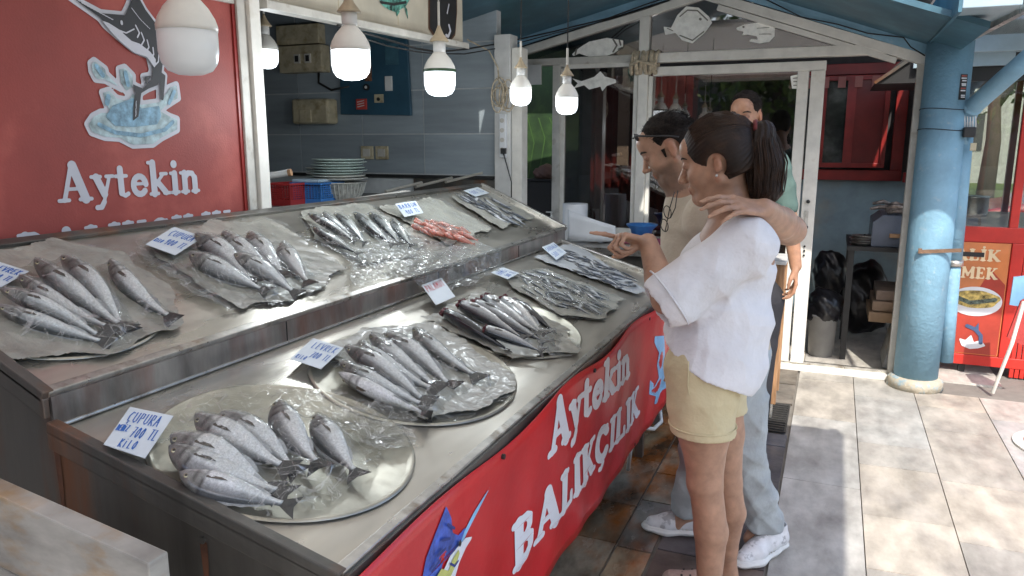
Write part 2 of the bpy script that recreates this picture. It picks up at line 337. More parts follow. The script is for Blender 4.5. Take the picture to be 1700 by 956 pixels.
M['leaf'] = mat('tree leaves', (.1, .15, .03), rough=.6, var=.6, vs=3, col2=(.2, .24, .05), c2s=4)
M['bark'] = mat('tree bark', (.12, .085, .06), rough=.9, bump=.8, bs=30, stretch=(4, 4, .7))
M['sticker'] = mat('white vinyl cutout', (.92, .91, .85), rough=.5, var=.1, vs=22)
# ================================================================ GROUND
st = lambda n, mb, m, **k: struct(n, mb, m, **k)
st('street', MB().box(-60, 60, -30, 90, -.12, -.10), 'street')
st('pavement', MB().box(-4.5, 4.2, -6, 10.4, -.15, -.012), 'grout')
st('lawn', MB().box(1.0, 60, 15.5, 60, -.1, -.02), 'grass')
mb = MB(); cols = []
def slab(mb, cols, poly, base, jit=.1, z=.0):
    k = 1+RNG.uniform(-jit, jit); t = RNG.uniform(-.025, .025); dz = RNG.uniform(0, .0015)
    mb.prism([(x, y, -.02) for x, y in poly], (0, 0, .02+z+dz)); cols += [(base[0]*k+t, base[1]*k, base[2]*k-t)]*(2*len(poly))
def row(mb, cols, x0, x1, y0, y1, base, lens, jit=.1, g=.0022, skew=0, dia=None):
    y = y0; i = 0
    while y < y1:
        L = lens[i % len(lens)]; e = min(y+L, y1); i += 1
        slab(mb, cols, [(x0+g, y+g), (x1-g, y+g+skew), (x1-g, e-g+skew), (x0+g, e-g)], base, jit); y = e
base = (.38, .355, .315)
row(mb, cols, -.12, .215, -3, 5.36, base, [.9, .75, .62, 1.0], .14)
row(mb, cols, .215, .56, -3, 5.36, base, [.55, .3, .8, .45], .14, skew=.02)
row(mb, cols, .56, .92, -3, 5.2, base, [.7, .4, .6], .12)
row(mb, cols, .92, 1.3, -3, 5.2, (.43, .39, .35), [.5, .8], .12)
for i in range(8): row(mb, cols, 1.3+i*.36, 1.66+i*.36, -3, 10, base, [.6, .4, .7, .5], .12)
# inside the doorway
for i in range(4): row(mb, cols, -1.9+i*.6, -1.3+i*.6, 5.5, 7.2, (.5, .46, .4), [.6, .55], .1)
row(mb, cols, .5, 1.1, 5.5, 7.2, (.5, .46, .4), [.6], .1)
st('paving', mb, 'slab', col=np.clip(cols, .05, .9))
mb = MB(); cols = []
row(mb, cols, -.53, -.125, .2, 4.1, (.085, .07, .068), [.62, .6, .64], .2, .006)
row(mb, cols, -.9, -.125, 4.62, 5.36, (.12, .11, .10), [.4, .34], .2, .006)
st('dark_paving', mb, 'darktile', col=cols)
mb = MB(); cols = []
for (x0, x1, ls) in ((-.68, -.535, [.42, .3, .5]), (-.86, -.68, [.33, .5, .4]), (-1.06, -.86, [.5, .4])):
    row(mb, cols, x0, x1, .2, 5.36, (.2, .16, .11), ls, .3, .005)
st('stained_paving', mb, 'stain', col=np.clip(cols, .05, .8))
# ribbed black sheet in place of a person's shadow, between tile strip and facade
mb = MB(); mb.box(-.5, -.14, 4.12, 4.6, 0, .008)
for i in range(12): mb.box(-.49, -.15, 4.14+i*.037, 4.155+i*.037, .008, .014)
tag(mb.build('shadow_sheet', 'black', bevel=.001), 'black ribbed sheet in place of a shadow on the floor behind the dark tiles', 'mat')
# ================================================================ ROOFS
# unseen awning over stand and walkway, cut to throw the shade on the paving
shade_awning = thing('awning', (-1, 1, 2.5), 'unseen cream canopy shaped to shade the fish stand and walkway, with the bulbs hanging from it', 'awning')
MB().box(-1.9, .72, -.9, 2.25, 2.50, 2.53).box(-1.9, .02, 2.25, 4.2, 2.50, 2.53).build('canopy', 'canvas', shade_awning)
MB().box(-1.9, .72, -.96, -.9, 2.42, 2.56).box(.72, .76, -.9, 2.25, 2.44, 2.56).box(-1.9, -1.86, -.9, 4.2, 2.44, 2.50).build('shade_canopy_frame', 'white_dirty', shade_awning)
gz = lambda x: 2.586+.235*(x+.89) if x < -.89 else 2.586-.36*(x+.89)
y0, y1 = 4.42, 5.44
ro = thing('gable_roof', (-.89, 5, 2.5), 'dark blue lined gable roof above the white door and window front', 'roof')
def roofslab(xa, xb, ya, yb, dz, th): return MB().prism([(xa, ya, gz(xa)+dz), (xb, ya, gz(xb)+dz), (xb, ya, gz(xb)+dz+th), (xa, ya, gz(xa)+dz+th)], (0, yb-ya, 0))
roofslab(-2.75, -.89, 4.0, 5.44, .03, .03).build('roof_lining', 'blue_ceiling', ro)
roofslab(-.89, .62, 4.28, 5.44, .03, .03).build('roof_lining', 'blue_ceiling', ro)
mb = MB().bar((-2.75, 5.385, gz(-2.75)-.0), (-.89, 5.385, gz(-.89)), .03, .055).bar((-.89, 5.385, gz(-.89)), (.62, 5.385, gz(.62)), .03, .055)
mb.build('rafter_trim', 'blue_paint', ro)
# right hand beam, gutter pipe
bm_ = thing('eave_beam', (.62, 4.8, 2.2), 'pale grey blue eave beam meeting the top of the round column', 'beam')
MB().box(.47, .70, 4.05, 5.30, 2.135, 2.33).build('beam_box', 'blue_beam', bm_, bevel=.004)
MB().box(.455, .47, 4.05, 5.30, 2.12, 2.34).build('beam_face', 'blue_ceiling', bm_)
MB().box(.701, 1.9, 4.2, 5.6, 2.36, 2.39).build('soffit', 'blue_beam', bm_)
MB().bar((.76, 3.9, 2.14), (.60, 5.2, 2.10), .03, .03).build('gutter_rail', 'steel_rim', bm_)
# ================================================================ WHITE FACADE (door and window front)
Y = 5.42
fa = thing('kiosk_front', (-.8, Y, 0), 'white framed glazed front with sliding door under the blue gable', 'shopfront')
def fbar(a, b, w=.06, d=.07, m='white', name='frame', par=None, bev=.004, y=Y):
    return MB().bar((a[0], y, a[1]), (b[0], y, b[1]), d, w, up=(0, 0, 1) if abs(a[0]-b[0]) > abs(a[1]-b[1]) else (1, 0, 0)).build(name, m, par or fa, bevel=bev)
fbar((-2.36, 2.125), (-.9, 2.125-.0), .05, .06, 'white_dirty', 'header')
fbar((-1.28, 2.12), (.47, 2.115), .065, .075, 'white', 'header')
fbar((-1.22, 2.03), (-.10, 2.03), .06, .06, 'white', 'door_head')
r1 = [(-2.42, gz(-2.42)-.07), (-.89, gz(-.89)-.07)]; fbar(*r1, w=.055, d=.08, name='gable_rafter')
r2 = [(-.89, gz(-.89)-.07), (.52, gz(.52)-.06)]; fbar(*r2, w=.06, d=.08, name='gable_rafter')
MB().bar((-.80, Y-.012, gz(-.80)-.125), (.30, Y-.012, gz(.30)-.115), .05, .035).build('gable_rafter', 'white', fa, bevel=.003)
fbar((-1.285, .0), (-1.285, 2.40), .07, .09, name='mullion')
fbar((-1.235, .0), (-1.235, 2.0), .028, .05, name='mullion')
fbar((-1.93, .0), (-1.93, 2.10), .06, .07, 'white_dirty', name='jamb')
fbar((-1.885, .9), (-1.885, 2.09), .03, .05, name='window_frame')
fbar((-1.34, .9), (-1.34, 2.09), .03, .05, name='window_frame')
fbar((-1.90, 2.085), (-1.30, 2.085), .03, .05, name='window_frame')
fbar((-1.9, .90), (-1.31, .90), .05, .07, name='window_sill')
MB().box(-1.96, -1.25, Y-.02, Y+.02, 0, .875).build('lower_panel', 'white_dirty', fa)
dj = fbar((-.145, .05), (-.145, 2.0), .085, .07, name='door_jamb')
MB().box(-.160, -.140, Y-.052, Y-.036, .98, 1.10).build('handle_plate', 'white_dirty', dj)
for z in (1.16, .99): MB().tube([(-.148, Y-.036, z), (-.148, Y-.06, z)], .012, 12).build('lock_cylinder', 'black', dj)
mb = MB()
for z in (.80, .83, .86): mb.tube([(-.15, Y-.0355, z), (-.15, Y-.045, z)], .007, 10)
mb.build('screw', 'black', dj)
MB().tube([(-.265, Y-.045, .28), (-.255, Y-.05, .66)], .006, 8).build('floor_bolt', 'steel_rim', fa)
fbar((-.235, .05), (-.235, 2.0), .07, .05, name='door_stile')
MB().box(-.27, -.20, Y-.02, Y+.02, .05, .66).build('door_stile', 'white', fa)
MB().box(-.75, .47, Y-.07, Y+.06, 0, .035).build('threshold', 'white', fa, bevel=.004)
MB().box(-.75, .44, Y-.015, Y+.01, .035, .055).build('threshold_track', 'steel_rim', fa)
MB().box(.42, .47, Y-.03, Y+.03, .05, 2.09).build('door_jamb', 'white_dirty', fa)
mb = MB()                                            # glass panes
for (a, b, c, d) in ((-1.87, -1.355, .925, 2.07), (-1.22, -.27, .3, 2.0)): MB().box(a, b, Y-.003, Y+.003, c, d).build('pane', 'glass', fa)
MB().prism([(-2.2, Y-.003, 2.15), (-1.32, Y-.003, 2.15), (-1.32, Y-.003, gz(-1.32)-.1), (-2.2, Y-.003, gz(-2.2)-.1)], (0, .006, 0)).build('pane', 'glass', fa)
MB().prism([(-1.25, Y-.003, 2.15), (.22, Y-.003, 2.15), (-.89, Y-.003, gz(-.89)-.1), (-1.25, Y-.003, gz(-1.25)-.1)], (0, .006, 0)).build('pane', 'glass', fa)
MB().box(-1.2, -.27, Y-.02, Y+.02, .05, .3).build('lower_panel', 'white', fa)
# vinyl fish on the glass (flat stickers, their own things)
def px_items(items, scale, ox, oy, plane, val):
    """points measured on the photograph -> coordinates in the sign's own plane"""
    f = {'x': lambda p: (p.y, p.z), 'y': lambda p: (p.x, p.z)}[plane]; g = {'x': onX, 'y': onY}[plane]
    cv = lambda q: f(g(ox+q[0]*scale, oy+q[1]*scale, val))
    out = []
    for it in items:
        if it[0] == 'P': out.append(('P', [cv(q) for q in it[1]]))
        elif it[0] == 'S': out.append(('S', [cv(q) for q in it[1]], it[2]))
    return out
def bbox(items, m=.03):
    P = [q for it in items for q in it[1]]; xs = [q[0] for q in P]; ys = [q[1] for q in P]
    return (min(xs)-m, min(ys)-m, max(xs)+m, max(ys)+m)
def on_y(y): return lambda a, b: (a, y, b)
def on_x(x): return lambda a, b: (x, a, b)
def cutout(name, label, cat, pts, details, group, y=Y-.012, sc=.4184, ox=840, oy=0, res=.005):
    it = px_items([('P', pts)], sc, ox, oy, 'y', y); V, F = flat_mesh(it, bbox(it), res)
    o = link_mesh(name, [(a, y, b) for a, b in V], F, 'sticker', solid=.003, fixn=False); tag(o, label, cat, group)
    if details:
        d = px_items(details, sc, ox, oy, 'y', y-.004)
        decal('print', d, bbox(d), res*.7, 'fishprint', on_y(y-.004), o)
M['fishprint'] = mat('grey print on vinyl', (.18, .17, .14), rough=.6)
fg = 'white fish cutouts on the glazed front'
cutout('flatfish_cutout', 'round white flatfish cutout high in the gable glass', 'sticker',
  [(625, 105), (655, 110), (680, 60), (715, 25), (765, 30), (805, 65), (818, 90), (790, 130), (740, 172), (700, 160), (672, 130), (650, 135), (632, 138)],
  [('S', [(690, 65), (720, 40), (760, 42), (800, 80)], .004), ('S', [(690, 140), (740, 160), (785, 125)], .004), ('S', [(640, 112), (662, 122)], .003), ('S', [(770, 75), (772, 76)], .008)], fg)
cutout('bream_cutout', 'white fish cutout with dark striped head in the small left gable pane', 'sticker',
  [(262, 215), (290, 190), (330, 165), (400, 150), (465, 160), (465, 185), (430, 210), (370, 232), (320, 222), (290, 212), (268, 222)],
  [('S', [(425, 155), (440, 180), (425, 205)], .006), ('S', [(450, 160), (455, 178)], .006), ('S', [(280, 195), (275, 215)], .006), ('S', [(445, 195), (460, 188)], .004)], fg)
cutout('shark_cutout', 'plain white shark cutout on the left window below the header', 'sticker',
  [(262, 310), (300, 322), (350, 305), (375, 282), (392, 303), (435, 315), (438, 328), (400, 340), (382, 362), (375, 343), (330, 355), (310, 338), (268, 350), (285, 330)], None, fg)
cutout('shrimp_cutout', 'curled white shrimp cutout in the right part of the gable glass', 'sticker',
  [(60, 122), (95, 108), (150, 100), (200, 103), (230, 125), (228, 160), (205, 185), (160, 192), (115, 182), (125, 172), (155, 175), (150, 160), (110, 152), (85, 155), (92, 140), (62, 132)],
  [('S', [(150, 125), (205, 120)], .002), ('S', [(160, 150), (215, 150)], .002), ('S', [(90, 118), (92, 119)], .006)], fg, sc=.3765, ox=1200)
cutout('notice_sticker', 'small torn white notice in the top corner of the door glass', 'sticker', [(298, 335), (345, 325), (352, 355), (345, 392), (305, 390)], [('S', [(310, 345), (340, 342)], .003), ('S', [(312, 360), (340, 358)], .003), ('S', [(312, 376), (338, 375)], .003)], fg, sc=.3765, ox=1200)
# rope wrapped round the mullion
mb = MB()
for i in range(9):
    x = -1.36+i*.021; mb.tube([(x+.009*math.sin(i*2.3+t), Y-.04-.035*math.cos(t) if True else 0, 2.09+.072*math.sin(t)) for t in [2*math.pi*k/16 for k in range(17)]], .013, 8, caps=False)
mb.tube([(-1.37, Y-.085, 2.07), (-1.30, Y-.095, 2.1), (-1.18, Y-.085, 2.06)], .011, 8)
tag(mb.build('rope_wrap', 'rope', smooth=True), 'coil of pale rope wound round the white mullion', 'rope')
# ================================================================ KIOSK INTERIOR
ki = thing('kiosk_room', (-.5, 7.3, 0), 'dim room behind the glazed front with pale blue dado and red joinery', 'room')
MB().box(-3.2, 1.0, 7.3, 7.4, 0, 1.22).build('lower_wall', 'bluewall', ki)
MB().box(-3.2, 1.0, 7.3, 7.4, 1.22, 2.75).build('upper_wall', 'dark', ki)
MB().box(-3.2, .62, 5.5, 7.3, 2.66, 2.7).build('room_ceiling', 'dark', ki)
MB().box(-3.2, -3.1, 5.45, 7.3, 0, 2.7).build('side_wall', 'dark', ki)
rw = thing('red_window', (.1, 7.25, 1.7), 'dark red framed window on the back wall seen through the open door', 'window')
def rframe(x0, x1, z0, z1, w, par, y=7.25, m='red_frame', d=.06):
    MB().box(x0, x1, y-d/2, y+d/2, z0, z0+w).box(x0, x1, y-d/2, y+d/2, z1-w, z1).box(x0, x0+w, y-d/2, y+d/2, z0+w, z1-w).box(x1-w, x1, y-d/2, y+d/2, z0+w, z1-w).build('frame', m, par, bevel=.003)
rframe(-1.3, .52, 1.22, 2.2, .09, rw); rframe(-.15, .38, 1.33, 2.1, .04, rw, 7.2)
MB().box(.05, .12, 7.17, 7.23, 1.37, 2.06).build('stile', 'red_frame', rw)
MB().box(.12, .34, 7.2, 7.215, 1.37, 2.06).build('red_panel', mat('dull red panel', (.2, .02, .018), rough=.25), rw)
MB().box(-1.2, .05, 7.22, 7.23, 1.32, 2.1).build('pane', mat('dark reflecting pane', (.05, .055, .05), rough=.08, var=.5, vs=3, col2=(.12, .13, .12), c2s=3), rw)
mb = MB()
for i in range(6): mb.box(-.42+i*.13, -.36+i*.13, 7.16, 7.168, 2.0, 2.09)
mb.build('valance_patch', mat('pink check valance', (.4, .16, .14), rough=.8), rw)
rc_ = thing('red_curtain', (-1.75, 6.6, 1.2), 'pleated dark red curtain hanging behind the left window', 'curtain')
MB().grid(lambda a, b: (-2.0+.75*a, 6.5+.03*math.sin(a*60), .5+1.6*b), 90, 2).build('cloth', mat('dark red cloth', (.17, .02, .015), rough=.8), rc_, solid=.004)
MB().box(-1.56, -1.49, 6.3, 6.36, .5, 2.2).build('post', 'red_frame', rc_)
MB().box(-1.74, -1.64, 6.42, 6.43, 1.35, 2.0).build('tie_back', mat('pale lace', (.42, .36, .28), rough=.9), rc_)
# ---- red doorway and range hood right of the door
rd = thing('red_door_frame', (.72, 7.2, 1.2), 'bright red post and narrow bright window strip behind the range hood', 'window')
MB().box(.60, .66, 7.0, 7.08, 1.3, 2.2).build('frame', 'red_bright', rd)
MB().box(.55, .59, 7.05, 7.1, 1.2, 2.2).build('frame', 'dark', rd)
MB().box(.66, .86, 7.1, 7.11, 1.3, 2.1).build('curtain', mat('tan curtain', (.38, .3, .2), rough=.9, var=.4, stretch=(8, 8, .5)), rd)
MB().box(.52, .9, 7.0, 7.06, 1.22, 1.3).build('sill', 'red_frame', rd)
hd = thing('range_hood', (.5, 6.3, 1.9), 'black slanted range hood with pale steel lip above the grill', 'range hood')
MB().prism([(.20, 5.75, 1.93), (.40, 5.75, 2.12), (1.05, 5.75, 2.12), (1.05, 5.75, 1.93)], (0, .8, 0)).build('canopy', 'black', hd)
MB().box(.42, .98, 5.70, 5.745, 2.02, 2.12).build('lip', 'blue_beam', hd); MB().bar((.20, 5.74, 1.935), (.40, 5.74, 2.08), .02, .02).build('lip', 'steel_side', hd)
# grill table with foil trays
gt = thing('grill_table', (.35, 6.1, 0), 'dark table with a steel grill box standing inside the open door', 'table')
MB().box(.12, .95, 5.75, 6.5, .80, .83).build('tabletop', 'black', gt)
for x, y in ((.15, 5.8), (.15, 6.4), (.9, 5.8), (.9, 6.4)): MB().box(x-.02, x+.02, y-.02, y+.02, 0, .8).build('leg', 'black', gt)
gb = thing('grill_box', (.55, 6.0, .83), 'grey steel grill box on the dark table by the column', 'grill')
MB().prism([(.27, 5.8, .83), (.27, 5.8, 1.0), (.33, 5.8, 1.05), (.9, 5.8, 1.05), (.9, 5.8, .83)], (0, .5, 0)).build('body', mat('grey enamel', (.13, .15, .19), rough=.35), gb, bevel=.004)
MB().box(.38, .62, 5.77, 5.8, .90, .925).build('handle', 'wood', gb)
MB().box(.45, .6, 5.6, 5.75, .83, .9).build('blue_tray', mat('pale blue tray', (.25, .4, .55), rough=.4), gb)
mb = MB()
for i in range(16):
    x = .24+RNG.rand()*.45; y = 5.78+RNG.rand()*.4; a = RNG.uniform(-.5, .5); L = .14
    mb.tube([(x-L*math.cos(a)/2, y-L*math.sin(a)/2, 1.065+i*.003), (x, y, 1.08+i*.003), (x+L*math.cos(a)/2, y+L*math.sin(a)/2, 1.06+i*.003)], [.01, .016, .008], 7)
tag(mb.build('grilled_fish', mat('foil and charred fish', (.3, .25, .22), rough=.35, metal=.3, var=.6, vs=30), smooth=True), 'heap of grilled fish and foil on top of the grill box', 'food', kind='stuff')
bx = thing('foil_box', (.6, 5.95, 1.07), 'small steel foil box beside the grilled fish', 'box'); MB().box(.5, .72, 5.85, 6.0, 1.07, 1.13).build('body', 'steel_rim', bx, bevel=.004); MB().box(.49, .73, 5.84, 6.01, 1.13, 1.14).build('lid', 'steel', bx)
for i, (x, lb) in enumerate(((.22, 'lowest steel tray of the stack on the dark table'), (.225, 'second steel tray of the stack on the dark table'), (.215, 'third steel tray of the stack on the dark table'), (.228, 'top steel tray of the stack on the dark table'))):
    tag(MB().lathe([(.0, 0), (.07, 0), (.085, .014), (.088, .016), (.08, .014), (.066, .004), (0, .004)], (x, 5.86, .832+.017*i), 24, sy=.8).build('steel_tray', 'steel_rim', smooth=True), lb, 'tray', 'steel trays stacked on the dark table')
pt = thing('cooking_pot', (.82, 6.3, .83), 'dented steel pot at the back of the dark table', 'pot'); MB().lathe([(0, 0), (.10, 0), (.105, .02), (.105, .13), (.11, .135)], (.86, 5.9, 1.055), 28).build('pot', 'steel_rim', pt, smooth=True)
for i in range(3): tag(MB().box(.3+.02*i, .86, 5.85+.03*i, 6.35, .28+.075*i, .35+.075*i).build('cardboard_box', mat('flattened carton', (.3-.04*i, .2-.02*i, .12), rough=.8, var=.2), bevel=.004), ['lowest', 'middle', 'upper'][i]+' of the flat cartons piled below the dark table', 'box', 'flat cartons under the dark table')
# bin bags, bin, leaning boards
def lump(c, r, seed, k=.13):
    rg = np.random.RandomState(seed); ph = rg.rand(12)*6.28; v = []
    bm = bmesh.new(); bmesh.ops.create_icosphere(bm, subdivisions=4, radius=1)
    for q in bm.verts:
        p = q.co; s = 1+k*(math.sin(5*p.x+ph[0]+2*p.z)*.5+math.sin(7*p.y+ph[1]+3*p.z)*.35+.3*math.sin(11*p.z+9*p.x+ph[2]))+.12*k*math.sin(17*p.x+13*p.y+ph[3])
        q.co = Vector((c[0]+p.x*s*r[0], c[1]+p.y*s*r[1], max(c[2]+p.z*s*r[2], c[2]-r[2]*.92)))
    V = [tuple(q.co) for q in bm.verts]; F = [tuple(w.index for w in f.verts) for f in bm.faces]; bm.free(); return V, F
for c, r, lb in (((.02, 6.35, .52), (.13, .13, .2), 'tall knotted black bin bag behind the door jamb'), ((.28, 6.6, .3), (.2, .18, .3), 'wide black bin bag slumped on the floor inside the door')):
    V, F = lump(c, r, int(c[0]*100)); tag(link_mesh('bin_bag', V, F, 'bag', smooth=True), lb, 'bin bag', 'bin bags inside the doorway')
bn = thing('waste_bin', (.0, 5.85, 0), 'grey bin lined with a black bag just inside the door jamb', 'bin')
MB().lathe([(.085, 0), (.1, .3), (.104, .3), (.104, .315), (.096, .315)], (.0, 5.85, 0)).build('bucket', mat('grey plastic', (.3, .3, .3), rough=.5), bn, smooth=True)
V, F = lump((.0, 5.85, .36), (.13, .12, .14), 5); link_mesh('liner', V, F, 'bag', bn, smooth=True)
for i, (x, lb) in enumerate(((.40, 'grey weathered board leaning inside the door, nearest the bags'), (.47, 'dark board leaning right behind the grey one'))):
    tag(MB().prism([(x, 5.6, .02), (x+.04, 5.6, .02), (x+.26, 5.9+.1*i, .85-.1*i), (x+.22, 5.9+.1*i, .85-.1*i)], (.0, .34, .02)).build('leaning_board', 'wood' if i else 'marble', bevel=.003), lb, 'board', 'boards leaning in the doorway')
# ================================================================ COLUMN, PIPE
c = onZ(1520, 640); cx, cy = .575, 5.3
co = thing('round_column', (cx, cy, 0), 'thick flaking blue round column at the corner of the walkway', 'column')
MB().lathe([(.128, .05), (.127, 1.0), (.126, 2.14)], (cx, cy, 0), 40).build('shaft', 'blue_paint', co, smooth=True)
MB().lathe([(.165, 0), (.16, .05), (.15, .065), (.128, .075)], (cx, cy, 0), 40).build('base_ring', mat('chipped plaster base', (.4, .36, .28), rough=.9, bump=.7, col2=(.2, .35, .45), c2s=20), co, smooth=True)
for z in (1.62, 1.74): MB().tube([(cx+.129*math.cos(t), cy+.129*math.sin(t), z+.006*math.sin(2*t)) for t in [2*math.pi*k/32 for k in range(33)]], .0025, 6).build('wire_ring', 'rubber', co)
mb = MB(); mb.bar((cx-.06, cy-.132, .89), (cx+.16, cy-.125, .91), .012, .022).box(cx-.07, cx-.05, cy-.14, cy-.125, .88, .91); mb.build('rusty_bracket', mat('rust', (.18, .11, .07), rough=.9, bump=.8), co)
n_ = thing('column_sticker', (cx+.05, cy-.13, 1.83), 'small dark notice with pale writing stuck on the blue column', 'sticker')
def cyl_at(th, z, r): return (cx+r*math.cos(th), cy+r*math.sin(th), z)
def cyl_patch(t0, t1, z0, z1, r, name, m, par): MB().grid(lambda a, b: cyl_at(t0+(t1-t0)*a, z0+(z1-z0)*b, r), 8, 1).build(name, m, par)
cyl_patch(rad(-64), rad(-42), 1.79, 1.935, .1292, 'plate', 'black', n_)
M['redpaper'] = mat('faded red print', (.4, .08, .06), rough=.6)
for z, m in ((1.925, 'redpaper'), (1.912, 'paper'), (1.898, 'paper'), (1.88, 'paper'), (1.872, 'paper'), (1.855, 'redpaper'), (1.842, 'paper'), (1.815, 'paper'), (1.805, 'paper')):
    cyl_patch(rad(-61.5+RNG.rand()*4), rad(-45), z-.0035, z+.0035, .1300, 'text_line', m, n_)
pi_ = thing('downpipe', (.78, 5.32, 0), 'narrow blue drainpipe with an elbow beside the round column', 'pipe')
dp = lambda u, v, y=5.32: onY(u, v, y)
pa = [dp(1720, 85, 4.9), dp(1668, 130, 5.0), dp(1612, 180, 5.25), dp(1603, 200), dp(1598, 240)]
MB().tube(pa, .05, 20).build('elbow', 'blue_paint', pi_, smooth=True)
MB().tube([dp(1602, 215), dp(1583, 430)], .048, 20).build('pipe', 'blue_paint', pi_, smooth=True)
MB().tube([dp(1584, 425), dp(1570, 600)], .042, 20).build('pipe', 'blue_paint', pi_, smooth=True)
MB().tube([dp(1584, 431), dp(1583.4, 441)], .052, 20).build('clamp_ring', 'steel_rim', pi_, smooth=True)
p = dp(1645, 147, 5.1); d_ = (pa[2]-pa[1]).normalized(); MB().tube([pa[2]-d_*.03, pa[2]-d_*.0], .054, 20).build('collar', 'blue_paint', pi_, smooth=True)
cl = thing('cable_bundle', dp(1607, 205), 'coil of white and dark wire with a black plug box tied to the pipe', 'cable')
mb = MB()
for i in range(7): mb.tube([dp(1590+i*4.5+3*math.cos(t), 205+22*math.sin(t), 5.25-.02*math.cos(t)) for t in [6.28*k/14 for k in range(15)]], .0035, 6)
mb.build('coil', 'pale', cl); q = dp(1610, 218, 5.22); MB().box(q.x-.035, q.x+.03, q.y-.03, q.y+.02, q.z-.035, q.z+.025).build('plug_box', 'black', cl, bevel=.008)
q = dp(1614, 243, 5.22); MB().box(q.x-.01, q.x+.02, q.y-.01, q.y+.01, q.z-.025, q.z+.02).build('tape', 'beige', cl)
# ================================================================ GLAZED SNACK KIOSK ON THE RIGHT
Y2 = 5.75
sk = thing('snack_kiosk', (1.2, Y2, 0), 'red framed glazed snack kiosk right of the blue column', 'kiosk')
def kb(x0, x1, y0, y1, z0, z1, n, m='red_bright', b=.004): return MB().box(x0, x1, y0, y1, z0, z1).build(n, m, sk, bevel=b)
kb(.66, 1.30, Y2, Y2+.05, .90, 1.0, 'sill_rail'); kb(.66, 1.30, Y2, Y2+.05, .06, .13, 'bottom_rail'); kb(.66, .70, Y2+.001, Y2+.05, .13, .9, 'stile')
kb(1.10, 1.17, Y2-.003, Y2+.05, .13, .9, 'stile')
kb(.70, 1.10, Y2+.012, Y2+.03, .13, .9, 'poster_backing', 'red_bright', 0)
mb = MB()
for i in range(14): mb.box(1.175+i*.03, 1.198+i*.03, Y2+.004, Y2+.03, .0, .9)
mb.build('slatted_panel', 'red_bright', sk)
kb(1.07, 1.12, Y2+.0, Y2+.05, 1.0, 2.5, 'post'); kb(1.60, 1.66, Y2, Y2+.05, 0, 2.5, 'post'); 
kb(1.05, 1.10, 8.2, 8.25, 0, 2.5, 'post', 'red_frame'); kb(1.45, 1.5, 8.2, 8.25, 0, 2.5, 'post', 'red_frame')
MB().box(.66, 1.07, Y2+.02, Y2+.026, 1.0, 2.3).build('pane', 'clearglass', sk); MB().box(1.12, 1.6, Y2+.02, Y2+.026, 1.0, 2.3).build('pane', 'clearglass', sk)
MB().box(.72, 3, 8.2, 8.23, .9, 2.3).build('pane', 'clearglass', sk)
kb(.72, 3, 8.18, 8.24, .8, .9, 'sill_rail', 'red_frame')
MB().prism([(.70, Y2+.06, .96), (3, Y2+.06, .96), (3, 8.1, .9), (.70, 8.1, .9)], (0, 0, .02)).build('counter', mat('brown counter', (.2, .12, .06), rough=.3, var=.3), sk)
kb(.62, 3.0, Y2-.1, Y2+.1, 2.10, 2.2, 'head_rail', 'blue_beam'); kb(.62, 3.0, Y2-.15, 8.3, 2.5, 2.55, 'kiosk_roof', 'blue_beam')
kb(.64, 3.0, Y2+.03, Y2+.04, 2.2, 2.5, 'fascia_board', mat('pale mirrored fascia', (.32, .38, .42), rough=.2, var=.3, vs=4), 0)
tag(MB().bar((.8, 6.1, .99), (1.0, 7.5, .99), .03, .02).bar((.95, 6.1, .99), (1.15, 7.5, .99), .03, .02).build('wooden_rails', 'wood'), 'two wooden strips lying on the counter inside the snack kiosk', 'strip')
# poster
po = thing('snack_poster', (.9, Y2, .5), 'orange and red fish sandwich poster on the lower kiosk panel', 'poster')
yp = Y2+.006
MB().box(.705, 1.095, yp, yp+.004, .135, .895).build('sheet', mat('orange poster', (.62, .2, .06), rough=.4, var=.12, vs=4, coat=.3), po)
it = [('P', [(.708, .14), (1.09, .14), (1.09, .62), (1.0, .72), (.93, .56), (.84, .44), (.708, .34)])]
decal('red_swoosh', it, bbox(it, .01), .012, mat('poster red', (.42, .05, .03), rough=.4), on_y(yp-.002), po)
M['poster_cream'] = mat('poster lettering', (.8, .62, .38), rough=.5)
o1, w1 = letters('lettering', 'BALİK', 'poster_cream', lambda a, b: (.70+a*.078*1.22, yp-.004, .775+b*.078), po, res=.06)
o1, w1 = letters('lettering', 'EKMEK', 'poster_cream', lambda a, b: (.70+a*.078*1.07, yp-.004, .655+b*.078), po, res=.06)
it = [('P', [(.93+.155*math.cos(t), .50+.10*math.sin(t)) for t in [6.28*k/28 for k in range(28)]])]
decal('plate_print', it, bbox(it), .01, 'paper', on_y(yp-.005), po)
it = [('P', [(.93+.14*math.cos(t)+.01*math.sin(5*t), .515+.06*math.sin(t)) for t in [6.28*k/28 for k in range(28)]])]
decal('bread_print', it, bbox(it), .008, mat('bread print', (.45, .34, .1), rough=.5, var=.6, vs=30), on_y(yp-.007), po)
it = [('S', [(.82, .52), (.9, .49), (.98, .505), (1.04, .52)], .014)]
decal('fish_print', it, bbox(it), .006, mat('fish print', (.1, .13, .1), rough=.5, var=.6, vs=60), on_y(yp-.009), po)
it = [('P', [(.88, .19), (.93, .17), (.98, .18), (1.02, .2), (.99, .24), (.95, .22), (.93, .27), (.9, .23), (.86, .24)])]
decal('splash_print', it, bbox(it), .006, 'paper', on_y(yp-.005), po)
it = [('S', [(.90, .33), (.95, .31), (.985, .27), (.99, .22)], .012), ('P', [(.94, .31), (.965, .36), (.97, .3)])]
decal('marlin_print', it, bbox(it), .005, mat('marlin print', (.06, .1, .2), rough=.5), on_y(yp-.007), po)
